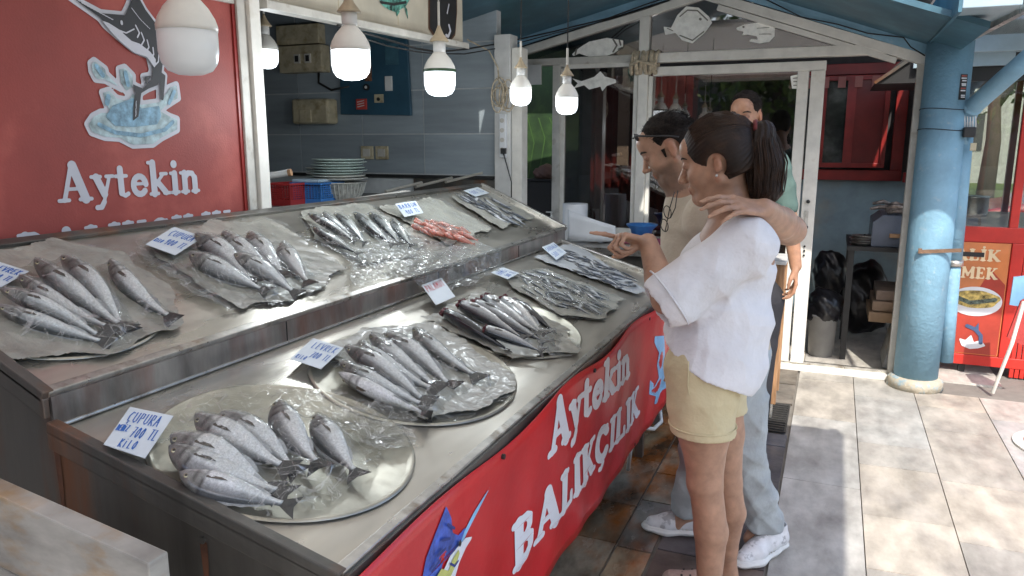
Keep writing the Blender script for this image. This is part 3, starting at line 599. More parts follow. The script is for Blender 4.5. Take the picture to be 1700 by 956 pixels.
# red chair or flag edge, white leg, blue menu board at the right border
fl = thing('folding_screen', (1.15, 5.2, 0), 'red cloth on a slanting white pole at the right edge of the walkway', 'banner')
MB().tube([onY(1648, 652, 5.3), onY(1680, 570, 5.2), onY(1700, 500, 5.2)], .011, 10).build('pole', 'white', fl)
V_ = [onY(1672, 560, 5.2), onY(1695, 500, 5.2), onY(1730, 480, 5.2), onY(1730, 575, 5.2), onY(1695, 572, 5.2)]
MB().prism(V_, (0, .02, 0)).build('cloth', mat('red cloth', (.4, .05, .045), rough=.8, bump=.5, bs=20), fl)
mb_ = thing('menu_board', (1.15, 5.3, .8), 'small blue and white menu board hanging at the right edge', 'sign')
a_ = [onY(1683, 460, 5.3), onY(1730, 455, 5.3), onY(1730, 515, 5.3), onY(1676, 506, 5.3)]
MB().prism(a_, (0, .015, 0)).build('board', mat('menu blue', (.2, .4, .6), rough=.4), mb_)
it = [('S', [(1.09, .73), (1.095, .71), (1.11, .70)], .006)]
rt = thing('round_table', (1.35, 4.6, .0), 'round red and white stand base on the floor cut by the right border', 'table')
MB().lathe([(0, .0), (.245, .0), (.25, .008), (.25, .014), (0, .018)], (1.215, 4.45, .0), 48).build('tabletop', 'white', rt, smooth=False)
MB().lathe([(0, .0185), (.20, .0185), (.20, .021), (0, .021)], (1.215, 4.45, 0), 48).build('red_disc', 'red_bright', rt)
MB().lathe([(.02, .021), (.02, .2)], (1.3, 4.45, 0), 20).build('pole', 'steel_rim', rt)
# ================================================================ BACKGROUND OUTDOORS (seen through the kiosk glass)
def tree(x, y, h, r, seed, label, n=2600):
    rg = np.random.RandomState(seed); t = thing('leafy_tree', (x, y, 0), label, 'tree', 'trees beyond the snack kiosk')
    mb = MB(); mb.tube([(x, y, -.05), (x+.05, y, h*.3), (x-.05, y+.05, h*.6)], [.2, .15, .09], 10)
    cs = []
    for k in range(6):
        a = rg.rand()*6.28; e = Vector((x+math.cos(a)*r*.6, y+math.sin(a)*r*.6, h*(.6+.3*rg.rand()))); mb.tube([(x, y, h*.42), ((x+e.x)/2, (y+e.y)/2, (h*.5+e.z)/2), e], [.07, .045, .02], 7); cs.append(e)
    cs.append(Vector((x, y, h*.85))); mb.build('trunk', 'bark', t, smooth=True)
    cl = [c_+Vector(rg.normal(size=3)*r*.3) for c_ in cs for _ in range(7)]
    P = np.array([cl[rg.randint(len(cl))] for _ in range(n)])+rg.normal(size=(n, 3))*r*.13
    A = rg.normal(size=(n, 3)); A /= np.linalg.norm(A, axis=1)[:, None]; B = np.cross(A, rg.normal(size=(n, 3))); B /= np.linalg.norm(B, axis=1)[:, None]
    s = rg.uniform(.06, .14, (n, 1))*(1 if y < 30 else 1.6); V = np.stack([P-A*s, P+B*s*.5, P+A*s, P-B*s*.5], 1).reshape(-1, 3)
    link_mesh('crown', V, np.arange(4*n).reshape(-1, 4), 'leaf', t, fixn=False)
tree(3.0, 19, 5.2, 1.7, 1, 'leafy tree nearest the column beyond the kiosk glass'); tree(4.6, 23, 6.5, 2.2, 2, 'taller leafy tree behind the red post'); tree(6.3, 18, 5, 1.7, 3, 'leafy tree at the right border of the view')
tree(2.2, 26, 6, 2, 4, 'distant leafy tree glimpsed low through the kiosk'); tree(-3.5, 22, 7, 2.4, 5, 'leafy tree far behind the kiosk room')
hb = thing('pale_house', (6, 34, 0), 'long pale house beyond the trees across the street', 'building')
MB().box(-6, 16, 34, 38, -.1, 4.2).build('wall', mat('pale render', (.5, .48, .43), rough=.8), hb); MB().box(-6.3, 16.3, 33.7, 38.3, 4.2, 4.5).build('roof', mat('tile roof', (.3, .13, .08), rough=.8), hb)
for i in range(9): MB().box(-4.6+2.2*i, -3.7+2.2*i, 33.97, 34.02, 1.2, 2.6).build('window', 'dark', hb)
gc = thing('parked_car', (3.4, 12.5, 0), 'small red car parked in the street behind the snack kiosk', 'car')
def car_prof(): return [(-1.9, .3), (-1.9, .7), (-1.2, .85), (-.7, 1.32), (.7, 1.36), (1.3, .95), (1.85, .85), (1.92, .4), (1.9, .3)]
cy_ = 12.6; MB().prism([(3.6+a, cy_-.8, b-.1) for a, b in car_prof()], (0, 1.6, 0)).build('body', mat('car red', (.4, .03, .03), rough=.25, coat=1), gc, bevel=.06)
MB().prism([(3.6+a, cy_-.806, b-.1) for a, b in ((-1.0, .9), (-.62, 1.26), (.6, 1.29), (1.05, .93))], (0, 1.612, 0)).build('window', 'black', gc)
for a in (-1.2, 1.2):
    for s in (-.78, .62):
        w = MB().tube([(3.6+a, cy_+s, .22), (3.6+a, cy_+s+.16, .22)], .32, 24).build('wheel', 'rubber', gc); MB().tube([(3.6+a, cy_+s-.01, .22), (3.6+a, cy_+s+.17, .22)], .19, 16).build('rim', 'steel_rim', w)
# ================================================================ SIGN WALL WITH RED PANEL
XS = -1.95
M['redsign'] = mat('faded red printed vinyl', (.31, .055, .045), rough=.58, var=.12, vs=2.5, col2=(.47, .11, .085), c2s=2.6, bump=.12, bs=160)
M['redbanner'] = mat('glossy red banner vinyl', (.56, .018, .022), rough=.33, var=.08, vs=3, bump=.25, bs=7, bdist=.012, coat=.2)
M['lettering'] = mat('pale grey lettering', (.55, .56, .62), rough=.5, var=.06)
M['lettering_white'] = mat('white lettering', (.75, .76, .8), rough=.45, var=.04)
sg = thing('shop_sign', (XS, .9, 1.2), 'large red wall sign with a leaping marlin logo and pale lettering behind the stand', 'sign')
MB().box(XS-.04, XS, -.4, 2.125, 1.22, 2.5).build('panel', 'redsign', sg)
MB().box(XS-.02, XS+.006, 2.125, 2.14, 1.22, 2.5).build('edge_strip', 'red_frame', sg)
MB().bar((XS+.004, 1.85, 2.02), (XS+.004, 2.13, 2.025), .02, .022).build('edge_strip', 'white_dirty', sg)
def on_s(dx): return lambda a, b: (XS+dx, a, b)
sc, ox, oy = .4391, 0, 0
marl = [('P', [(262, -12), (380, 50), (466, 58), (484, 20), (500, -25), (516, -15), (545, 38), (592, 100), (606, 150), (612, 220), (606, 270), (598, 305), (590, 322), (556, 335), (528, 352), (518, 440), (497, 457), (498, 400), (506, 352), (496, 318), (535, 335), (568, 300), (572, 262), (560, 210), (500, 185), (440, 135), (395, 95), (375, 68)]), ('P', [(598, 270), (620, 285), (612, 380), (600, 375)]), ('P', [(568, 285), (540, 290), (545, 320)])]
spl = [('P', [(330, 470), (350, 440), (380, 425), (412, 425), (395, 380), (385, 350), (410, 342), (440, 372), (480, 380), (500, 350), (530, 395), (600, 385), (640, 330), (665, 320), (672, 370), (625, 400), (605, 420), (640, 440), (668, 450), (668, 490), (610, 520), (575, 545), (500, 548), (450, 522), (395, 518), (345, 500)]),
       ('P', [(342, 240), (355, 230), (395, 260), (400, 280), (458, 335), (395, 302), (360, 298), (345, 270)]), ('P', [(448, 262), (470, 255), (500, 285), (500, 330), (475, 345), (452, 310)])]
m1 = px_items(marl, sc, ox, oy, 'x', XS); s1 = px_items(spl, sc, ox, oy, 'x', XS)
decal('logo_outline', m1+s1, bbox(m1+s1), .005, 'lettering', on_s(.002), sg, off=.011)
decal('splash', s1, bbox(s1), .004, mat('pale aqua print', (.36, .47, .5), rough=.5, var=.35, vs=30), on_s(.0035), sg, off=-.001)
w1 = px_items([('P', [(395, 440), (420, 400), (500, 370), (530, 410), (598, 400), (605, 440), (590, 470), (500, 480), (430, 475)]), ('S', [(370, 470), (430, 500), (530, 512), (620, 490), (650, 460)], .006), ('S', [(400, 390), (405, 365)], .008), ('S', [(635, 390), (655, 345)], .006), ('S', [(360, 250), (385, 285)], .007), ('S', [(470, 275), (480, 320)], .007)], sc, ox, oy, 'x', XS)
decal('splash_water', w1, bbox(w1), .005, mat('blue water print', (.2, .36, .48), rough=.5, var=.35, vs=40), on_s(.005), sg)
decal('marlin', m1, bbox(m1), .004, mat('black print', (.03, .03, .035), rough=.5), on_s(.0065), sg)
bl = px_items([('P', [(378, 78), (405, 88), (440, 110), (490, 155), (520, 165), (560, 195), (582, 225), (578, 258), (548, 215), (500, 200), (450, 160), (410, 118)])] + [('S', [(505+i*22, 95+i*28), (520+i*18, 125+i*27), (512+i*17, 142+i*26)], .0022) for i in range(5)] + [('S', [(452, 82), (453, 90)], .004), ('S', [(430, 110), (470, 125), (500, 110)], .002), ('S', [(490, 30), (520, 70), (560, 110)], .0012), ('S', [(300, 10), (420, 75)], .0015), ('S', [(508, 380), (506, 440)], .0015)], sc, ox, oy, 'x', XS)
decal('marlin_belly', bl, bbox(bl), .003, 'lettering', on_s(.008), sg)
A0 = onX(97, 337, XS); A1 = onX(332, 315, XS); k_ = sum(GLY[c][0] for c in 'Aytekin'); hgt = .108; wid = (A1.y-A0.y)/(k_)
letters('sign_letter', 'Aytekin', 'lettering', lambda a, b: (XS+.002, A0.y+a*wid, A0.z+b*hgt), sg, res=.022)
B0 = onX(26, 388, XS); B1 = onX(384, 347, XS); k_ = sum(GLY[c][0] for c in 'BALIKÇILIK'); wid2 = (B1.y-B0.y)/k_; h2 = .10
zt = lambda a: B0.z+(B1.z-B0.z)*a/k_
letters('sign_letter', 'BALIKÇILIK', 'lettering', lambda a, b: (XS+.002, B0.y+a*wid2, zt(a)-h2+b*h2), sg, res=.03)
ps = thing('white_post', (XS, 2.2, 1.2), 'pale aluminium corner post right of the red sign', 'post')
MB().box(XS-.05, XS+.015, 2.14, 2.182, 1.2, 2.5).build('profile', 'white_dirty', ps, bevel=.003); MB().box(XS-.05, XS+.03, 2.185, 2.238, 1.2, 2.5).build('profile', 'white', ps, bevel=.003)
MB().tube([(XS-.0, 2.252, 2.0), (XS+.01, 2.248, 1.8), (XS-.0, 2.262, 1.6), (XS+.005, 2.248, 1.4), (XS, 2.252, 1.27)], .006, 8).build('cable', 'beige', ps, smooth=True)
# ---- tiled fascia over the kitchen opening
fc = thing('tiled_fascia', (XS, 3.1, 2.1), 'cream tiled fascia above the kitchen opening with an aluminium lower edge', 'fascia')
MB().prism([(XS-.04, 2.277, 2.05), (XS-.04, 3.90, 2.083), (XS-.04, 3.90, 2.5), (XS-.04, 2.277, 2.5)], (.04, 0, 0)).build('panel', 'cream', fc)
MB().bar((XS+.0, 2.277, 2.035), (XS+.0, 3.92, 2.07), .06, .03).build('edge_profile', 'white_dirty', fc, bevel=.002)
for y in (2.75, 3.22, 3.6): MB().box(XS, XS+.0012, y, y+.004, 2.09, 2.5).build('tile_joint', 'beige', fc)
ft = thing('painted_fish_tile', (XS, 3.2, 2.3), 'green painted fish on the cream tiles above the bulbs', 'decoration')
it = px_items([('P', [(625, 5), (640, 25), (670, 45), (700, 55), (725, 40), (745, 30), (762, 0), (765, -40), (720, -30), (640, -40)]), ('P', [(738, 30), (757, 100), (752, 40)]), ('P', [(700, 50), (703, 78), (722, 48)])], .3661, 400, 0, 'x', XS)
decal('body', it, bbox(it), .006, mat('green fish print', (.1, .3, .24), rough=.4, var=.7, vs=30), on_s(.003), ft)
it = px_items([('S', [(630, 10), (690, 20), (745, 10)], .006)], .3661, 400, 0, 'x', XS); decal('stripe', it, bbox(it), .006, 'black', on_s(.004), ft)
pl_ = thing('oval_plaque', (XS, 3.6, 2.3), 'dark octagonal plaque with a brown rim and a shrimp on the cream tiles', 'decoration')
it = px_items([('P', [(848, -60), (848, 130), (880, 175), (940, 195), (970, 160), (978, 60), (978, -60)])], .3661, 400, 0, 'x', XS)
decal('rim', it, bbox(it), .006, mat('brown rim', (.12, .055, .03), rough=.4), on_s(.003), pl_); decal('field', it, bbox(it), .006, 'black', on_s(.005), pl_, off=-.012)
it = px_items([('S', [(938, 115), (945, 140), (935, 165), (925, 160)], .008), ('S', [(930, 60), (938, 20)], .005)], .3661, 400, 0, 'x', XS); decal('shrimp', it, bbox(it), .005, 'lettering', on_s(.007), pl_)
# ================================================================ KITCHEN NICHE
YN = 4.5
ni = thing('kitchen_niche', (-3, YN, 0), 'grey tiled kitchen recess behind the fish stand', 'room')
V = MB(); tc_ = []
xs = [-4.62, -4.09, -3.56, -3.03, -2.545, -2.01]; zs = [1.335, 1.60, 1.885, 2.17, 2.46]
xo = 0
for j in range(4):
    for i in range(5):
        s_ = 0 if j % 2 == 0 else 0; V.box(xs[i]+.004, xs[i+1]-.004, YN-.006, YN, zs[j]+.004, zs[j+1]-.004); k = RNG.uniform(.88, 1.1); tc_ += [(.29*k, .335*k, .365*k)]*8
V.build('wall_tiles', 'tile', ni, col=tc_)
MB().box(-4.7, -2.01, YN, YN+.06, 1.0, 2.5).build('wall', 'tilejoint', ni)
MB().box(-4.7, -1.98, YN-.03, YN+.0, 1.31, 1.33).build('worktop_strip', 'black', ni)
MB().box(-4.75, -4.7, 1.9, YN, 1.0, 2.5).build('side_wall', 'dark', ni); MB().box(-4.7, -1.99, 1.9, YN, 2.46, 2.49).build('niche_ceiling', 'dark', ni)
MB().box(-4.7, XS-.05, 1.9, 1.95, 1.0, 2.46).build('side_wall', 'dark', ni)
MB().box(-4.7, -2.02, 2.0, YN-.03, 1.15, 1.20).build('worktop', mat('dark worktop', (.14, .14, .14), rough=.35, var=.3), ni)
MB().box(-2.62, -2.01, YN-.028, YN-.008, 1.1, 1.305).build('backsplash', 'steel_side', ni)
MB().box(-4.4, -4.05, YN-.05, YN-.01, 1.31, 1.5).build('dark_slot', 'black', ni)
pk = thing('white_end_panel', (-1.95, YN, 1.2), 'white pillar with sockets and looped wires at the end of the tiled wall', 'pillar')
MB().box(-2.008, -1.90, YN-.05, YN+.07, 0, 2.2).build('panel', 'pale', pk, bevel=.003); MB().box(-1.897, -1.83, YN-.03, YN+.07, 0, 2.12).build('frame', 'white', pk, bevel=.003)
sx = MB().box(-1.965, -1.92, YN-.075, YN-.05, 1.45, 1.72).build('socket_strip', 'paper', pk, bevel=.004)
mb = MB(); [mb.tube([(-1.943, YN-.0755, z), (-1.943, YN-.082, z)], .014, 14) for z in (1.5, 1.56, 1.62, 1.68)]; mb.build('socket', 'white_dirty', sx)
MB().box(-1.94, -1.91, YN-.11, YN-.083, 1.475, 1.51).build('plug', 'black', sx)
MB().tube([(-1.925, YN-.1, 1.48), (-1.90, YN-.1, 1.40), (-1.87, YN-.1, 1.30), (-1.87, YN-.1, 1.15)], .004, 8).build('plug_cable', 'rubber', pk, smooth=True)
wl = thing('looped_wires', (-1.93, YN-.1, 1.85), 'tangle of cream wire looped on the white pillar', 'cable'); mb = MB()
for i in range(7):
    a, b = .03+.02*RNG.rand(), .05+.05*RNG.rand(); c0 = (-1.96+.09*RNG.rand(), 1.8+.08*RNG.rand())
    mb.tube([(c0[0]+a*math.cos(t), YN-.09-.008*i, c0[1]+b*math.sin(t)) for t in [6.28*k/14 for k in range(15)]], .0045, 6)
mb.tube([(-1.96, YN-.08, 1.9), (-1.97, YN-.08, 2.0), (-2.02, YN-.1, 2.1), (-2.12, YN-.2, 2.16)], .005, 6); mb.build('wire', 'rope', wl, smooth=True)
# wall fittings
yb = YN-.008
eb = thing('electric_box', (-3.4, yb, 2.05), 'yellowed electric box with two switches high on the tiled wall', 'electric box')
MB().box(-3.63, -3.27, yb-.10, yb, 2.02, 2.2).build('body', 'beige', eb, bevel=.006)
MB().box(-3.66, -3.3, yb-.08, yb, 2.21, 2.34).build('body', 'beige', eb, bevel=.006)
for x in (-3.47, -3.38): f_ = MB().box(x-.025, x+.025, yb-.108, yb-.1, 2.08, 2.14).build('socket', 'white_dirty', eb); MB().box(x-.014, x+.014, yb-.111, yb-.108, 2.09, 2.13).build('switch', 'black', f_)
MB().tube([(-3.35, yb-.03, 2.02), (-3.34, yb-.05, 1.95), (-3.25, yb-.03, 1.9), (-3.1, yb-.03, 1.92)], .008, 8).build('cable', 'rubber', eb, smooth=True)
db = thing('paper_dispenser', (-3.35, yb, 1.7), 'yellowed towel dispenser with a keyhole lid below the electric box', 'dispenser')
MB().box(-3.53, -3.22, yb-.12, yb, 1.67, 1.84).build('body', 'beige', db, bevel=.018); MB().box(-3.46, -3.36, yb-.127, yb-.118, 1.68, 1.77).build('flap', 'beige', db, bevel=.004)
bb = thing('blue_board', (-2.9, yb, 1.9), 'dark blue board with magnets and a hook on the tiled wall', 'board')
MB().prism([(-3.18, yb-.035, 1.735), (-2.62, yb-.035, 1.72), (-2.64, yb-.035, 2.30), (-3.16, yb-.035, 2.32)], (0, .025, 0)).build('panel', mat('dark blue board paint', (.03, .085, .13), rough=.4), bb, bevel=.003)
M['rededge'] = mat('red sticker', (.5, .06, .05), rough=.5)
def bquad(x, z, w, h, name, m, lb, gr='stickers and magnets on the blue board'):
    t = thing(name, (x, yb-.04, z), lb, 'magnet', gr); MB().box(x-w/2, x+w/2, yb-.045, yb-.0355, z-h/2, z+h/2).build('plate', m, t, bevel=.002); return t
t_ = bquad(-3.0, 1.80, .085, .07, 'sticker', 'rededge', 'red scribbled sticker at the lower left of the blue board')
for i in range(3): MB().bar((-3.03, yb-.0465, 1.782+.016*i), (-2.975, yb-.0465, 1.792+.016*i), .002, .005).build('scribble', 'pale', t_)
t_ = bquad(-2.86, 1.835, .07, .055, 'magnet', 'beige', 'tan bear shaped magnet at the lower middle of the blue board'); MB().tube([(-2.86, yb-.046, 1.83), (-2.86, yb-.052, 1.83)], .012, 12).build('dot', 'black', t_)
t_ = bquad(-2.78, 1.93, .055, .095, 'magnet', 'pale', 'pale phone shaped magnet on the right of the blue board')
t_ = bquad(-2.94, 2.0, .055, .10, 'magnet', mat('brown magnet', (.2, .09, .05), rough=.5, var=.6, vs=40), 'brown pendant magnet in the middle of the blue board'); MB().tube([(-2.95, yb-.046, 1.91), (-2.95, yb-.056, 1.91)], .022, 16).build('dial', 'black', t_); MB().tube([(-2.95, yb-.0565, 1.91), (-2.95, yb-.058, 1.91)], .010, 16).build('dial_centre', 'pale', t_); MB().tube([(-2.93, yb-.05, 2.04), (-2.935, yb-.05, 2.10)], .008).build('pin', 'black', t_)
MB().box(-2.8, -2.7, yb-.042, yb-.036, 2.05, 2.25).build('raised_frame', 'blue_ceiling', bb)
for i, x in enumerate((-2.99, -2.87)):
    t_ = thing('wall_socket', (x, yb, 1.47), ('left' if i == 0 else 'right')+' one of the two yellowed sockets behind the plates', 'socket', 'sockets on the tiled wall'); MB().box(x-.05, x+.05, yb-.015, yb, 1.43, 1.52).build('plate', 'beige', t_, bevel=.004); MB().box(x-.028, x+.028, yb-.02, yb-.015, 1.45, 1.50).build('rocker', 'white_dirty', t_)
# crockery
M['plate'] = mat('pale green melamine', (.42, .5, .46), rough=.3, var=.06)
M['plate_w'] = mat('off white melamine', (.55, .55, .5), rough=.3, var=.06)
pc = onY(566, 305, 3.7); zb = 1.20; sc_ = 1.0
bk = thing('wire_bowl', (pc.x, pc.y, zb), 'pale ribbed colander bowl under the stack of plates', 'bowl')
prof = [(.075, 0), (.10, .02), (.125, .06), (.14, .11), (.15, .115), (.15, .12), (.135, .115)]
MB().lathe(prof, (pc.x, pc.y, zb), 36).build('bowl', mat('ribbed pale plastic', (.4, .39, .35), rough=.5, var=.3, vs=60), bk, smooth=True)
mb = MB()
for k in range(36): a = 6.283*k/36; mb.tube([(pc.x+r*math.cos(a), pc.y+r*math.sin(a), zb+z) for r, z in ((.102, .02), (.128, .06), (.143, .11))], .0025, 5)
mb.build('ribs', 'plate_w', bk)
for i in range(8):
    z = zb+.125+i*.0155; r = .152-.002*(i % 3); dx = -.012*((i*7) % 3-1)
    p_ = MB().lathe([(.06, 0), (.09, .003), (r, .014), (r+.003, .019), (r-.008, .018), (.088, .008), (0, .006)], (pc.x+dx-.01, pc.y, z), 36).build('plate', 'plate' if i not in (0, 1) else 'plate_w', None, smooth=True, loc=(pc.x+dx-.01, pc.y, z))
    tag(p_, ['lowest plate of the stack, off white', 'second plate from the bottom of the stack, off white', 'third plate from the bottom of the stack', 'fourth plate from the bottom of the stack', 'fifth plate from the bottom of the stack', 'third plate from the top of the stack', 'second plate from the top of the stack', 'topmost pale green plate of the stack'][i], 'plate', 'plates stacked on the bowl')
for i in range(6):
    x, y, z = pc.x-.17, pc.y+.10, zb+.10+i*.016
    p_ = MB().lathe([(.05, 0), (.12, .012), (.124, .018), (.115, .017), (0, .008)], (x, y, z), 30).build('plate', 'plate_w' if i % 2 else 'plate', None, smooth=True, loc=(x, y, z)); tag(p_, '%s small plate of the stack behind, left of the tall stack' % ['lowest', 'second from bottom', 'third from bottom', 'third from top', 'second from top', 'topmost'][i], 'plate', 'small plates behind the big stack')
st2 = thing('plate_stand', (pc.x-.17, pc.y+.1, zb), 'low steel stand under the small plates', 'stand'); MB().lathe([(.09, 0), (.09, .09), (.07, .1), (0, .1)], (pc.x-.17, pc.y+.1, zb), 20).build('drum', 'steel', st2)
def basket(p, w, d, h, m, lb, lid=None):
    t = thing('plastic_basket', p, lb, 'basket', 'plastic baskets on the worktop'); x, y, z = p; mb = MB(); e = .012
    for (x0, x1, y0, y1) in ((x-w/2, x+w/2, y-d/2, y-d/2+.006), (x-w/2, x+w/2, y+d/2-.006, y+d/2), (x-w/2, x-w/2+.006, y-d/2+.006, y+d/2-.006), (x+w/2-.006, x+w/2, y-d/2+.006, y+d/2-.006)):
        mb.box(x0, x1, y0, y1, z, z+h*.25)
        n = 6
        for k in range(n): mb.box(x0, x1, y0, y1, z+h*(.3+.58*k/n), z+h*(.3+.58*k/n)+h*.05)
        L = max(x1-x0, y1-y0); q = int(L/.02)
        for k in range(q+1):
            if x1-x0 > y1-y0: mb.box(x0+(L-.006)*k/q, x0+(L-.006)*k/q+.006, y0+.001, y1-.001, z+h*.25, z+h*.9)
            else: mb.box(x0+.001, x1-.001, y0+(L-.006)*k/q, y0+(L-.006)*k/q+.006, z+h*.25, z+h*.9)
    mb.box(x-w/2, x+w/2, y-d/2, y+d/2, z-.004, z-.0005); mb.build('body', m, t)
    r = MB(); o_ = .012
    r.box(x-w/2-o_, x+w/2+o_, y-d/2-o_, y-d/2, z+h*.9, z+h).box(x-w/2-o_, x+w/2+o_, y+d/2, y+d/2+o_, z+h*.9, z+h).box(x-w/2-o_, x-w/2, y-d/2, y+d/2, z+h*.9, z+h).box(x+w/2, x+w/2+o_, y-d/2, y+d/2, z+h*.9, z+h).build('rim', m, t, bevel=.002)
    if lid: MB().box(x-w/2-.005, x+w/2-.01, y-d/2, y+d/2, z+h+.001, z+h+.016).build('lid', lid, t, bevel=.003)
M['redplastic'] = mat('red basket plastic', (.35, .03, .03), rough=.4); M['blueplastic'] = mat('blue basket plastic', (.04, .17, .45), rough=.4); M['clearlid'] = mat('pale translucent lid', (.4, .5, .58), rough=.3)
q = onZ(468, 340, 1.205); basket((q.x, q.y+.08, 1.205), .15, .2, .12, 'redplastic', 'red slatted basket beside the white tube')
q = onZ(514, 338, 1.205); basket((q.x-.0, q.y+.08, 1.205), .19, .2, .12, 'blueplastic', 'blue basket with a pale lid between the red basket and the bowl', 'clearlid')
tb = thing('white_tube', (-2.1, 2.4, 1.38), 'white capped tube lying over the red basket', 'tube'); q0 = onY(440, 293, 2.62); q1 = onY(483, 286, 2.66)
MB().tube([q0, q1], .014, 14).build('tube', 'pale', tb); d_ = (q1-q0).normalized(); MB().tube([q1-d_*.012, q1+d_*.002], .0155, 14).build('cap', 'wood', tb)
tag(MB().bar(onX(437, 357, -1.99), onX(676, 319, -1.99), .04, .02).build('shelf_edge', 'white_dirty', bevel=.003), 'pale metal ledge along the front of the kitchen opening', 'ledge')
pr = thing('pipe_run', (-2.0, 4.2, 1.27), 'thin grey pipes with wing taps behind the upper fish tier', 'pipe'); mb = MB()
for i in range(3): a = onX(640+50*i, 318-8*i, -2.04); b = onX(700+50*i, 303-8*i, -2.04); mb.tube([a, b], .008, 8)
mb.build('pipe', 'steel', pr)
# ================================================================ HANGING BULBS
M['bulb_body'] = mat('warm white bulb housing', (.78, .76, .7), rough=.35, var=.06)
M['bulb_on'] = mat('lit bulb dome', (.8, .85, .9), rough=.3, emit=((.86, .94, 1), 1.0), var=0)
M['bulb_dim'] = mat('dim bulb dome', (.68, .68, .66), rough=.25, emit=((.8, .9, 1), .04), var=0)
M['cone'] = mat('brown stained socket cone', (.42, .34, .23), rough=.6, var=.25)
def bulb(p, d, label, on=True, cordm='white_dirty', band=None, top=2.5):
    k = d/.14; x, y, z = p
    t = thing('light_bulb', (x, y, z), label, 'light bulb', 'bulbs hanging over the fish')
    r = .07*k
    MB().lathe([(0, -.105*k), (.03*k, -.102*k), (.052*k, -.093*k), (.065*k, -.075*k), (r, -.05*k), (r, .005*k)], p, 36).build('dome', 'bulb_on' if on else 'bulb_dim', t, smooth=True)
    h = MB().lathe([(r+.001, .0), (r+.0015, .012*k), (.066*k, .03*k), (.052*k, .055*k), (.035*k, .075*k), (.027*k, .085*k)], p, 36).build('housing', 'bulb_body', t, smooth=True)
    if band: MB().lathe([(r+.003, .0), (r+.0035, .012*k), (r+.001, .013*k)], p, 36).build('green_band', band, h)
    MB().lathe([(.027*k, .085*k), (.028*k, .10*k), (.028*k, .13*k), (.02*k, .135*k)], p, 28).build('socket', 'pale', t, smooth=True)
    MB().lathe([(.043*k, .132*k), (.042*k, .136*k), (.02*k, .165*k), (.009*k, .19*k), (.006*k, .2*k)], p, 28).build('socket_cone', 'cone', t, smooth=True)
    MB().tube([(x, y, z+.2*k), (x, y, z+.3*k)], .0055, 8).build('sleeve', 'white_dirty', t); MB().tube([(x, y, z+.3*k), (x+.005, y, top)], .003, 8).build('cord', cordm, t)
    if on:
        pl = bpy.data.lights.new('bulb_light', 'POINT'); pl.energy = 2.2*k*k; pl.color = (.88, .95, 1); pl.shadow_soft_size = .06*k; po2 = bpy.data.objects.new('bulb_light', pl); COL.objects.link(po2); po2.location = (x, y, z-.18*k)
    return t
bulb(_C+ray(311, 52)/CF*1.84, .14, 'largest bulb in front of the red sign, unlit with a milky dome', False)
bulb(_C+ray(441, 83)/CF*3.6, .115, 'small lit bulb beside the post at the left end of the kitchen opening')
bulb(_C+ray(582, 84)/CF*2.73, .14, 'big lit bulb in front of the yellowed electric box')
bulb(_C+ray(730, 120)/CF*3.37, .14, 'lit bulb with a green band below the octagonal plaque', band=mat('dark green band', (.03, .07, .03), rough=.4))
bulb(_C+ray(864.5, 148)/CF*3.5, .1, 'lit bulb on a black cord in front of the green panel', cordm='rubber')
bulb(_C+ray(941, 162)/CF*3.4, .1, 'lit bulb on a black cord in front of the left glass jamb', cordm='rubber')
# sagging cables
cb = thing('sagging_cable', (-1.9, 3.5, 2.0), 'thin dark cables sagging along the fascia to the blue roof edge', 'cable')
P_ = [onX(560, 42, -1.93), onX(640, 65, -1.93), onX(690, 80, -1.92), onX(725, 86, -1.92), onX(770, 82, -1.92)]
P2 = [onY(830, 72, 4.6), onY(920, 52, 4.9), onY(1010, 30, 5.2), onY(1070, 8, 5.3), onY(1110, -5, 5.33)]
MB().tube(P_+P2, .005, 8).build('cable', 'rubber', cb, smooth=True)
MB().tube([p+Vector((.01, -.01, -.02-.01*math.sin(i*1.7))) for i, p in enumerate(P_+P2)], .0035, 8).build('cable', 'rubber', cb, smooth=True)
c2 = thing('facade_cable', (0, 5.3, 2.2), 'thin dark cable running down the right gable trim to the column', 'cable')
MB().tube([onY(1270, -2, 5.33), onY(1330, 28, 5.33), onY(1390, 40, 5.33), onY(1440, 55, 5.33), onY(1500, 62, 5.33), onY(1512, 78, 5.33), onY(1535, 92, 5.17)], .004, 8).build('cable', 'rubber', c2, smooth=True)
c3 = thing('upper_cable', (-.7, 5.35, 2.5), 'short grey cable under the gable peak', 'cable')
MB().tube([onY(1180, 0, 5.5), onY(1200, 12, 5.5), onY(1235, 10, 5.5), onY(1262, 0, 5.5)], .004, 8).build('cable', 'steel', c3, smooth=True)
# green panel recess between pillar and front, black crate
gp = thing('green_panel', (-2.3, 6.2, 1.2), 'green printed panel in the gap beside the white pillar', 'panel')
MB().box(-2.75, -2.02, 6.2, 6.24, 0, 2.3).build('sheet', 'green', gp)
it = [('S', [(-2.6+.1*i, 1.1), (-2.52+.1*i, 1.5+.04*i), (-2.58+.1*i, 1.75)], .006) for i in range(5)]; decal('leaf_print', it, bbox(it), .01, mat('light green print', (.04, .09, .02), rough=.5), on_y(6.197), gp)
wb = thing('white_notice', (-2.2, 5.38, 2.0), 'white notice board hanging behind the pale bulb under the header', 'sign'); q = onY(875, 108, 5.36); q2 = onY(898, 140, 5.36)
MB().box(q.x, q2.x, 5.36, 5.375, q2.z, q.z).build('board', 'pale', wb)
cr = thing('black_crate', (-2.2, 5.9, .0), 'black crate with a brown bag on top in front of the green panel', 'crate'); q = onY(868, 300, 5.8); q2 = onY(925, 300, 5.8)
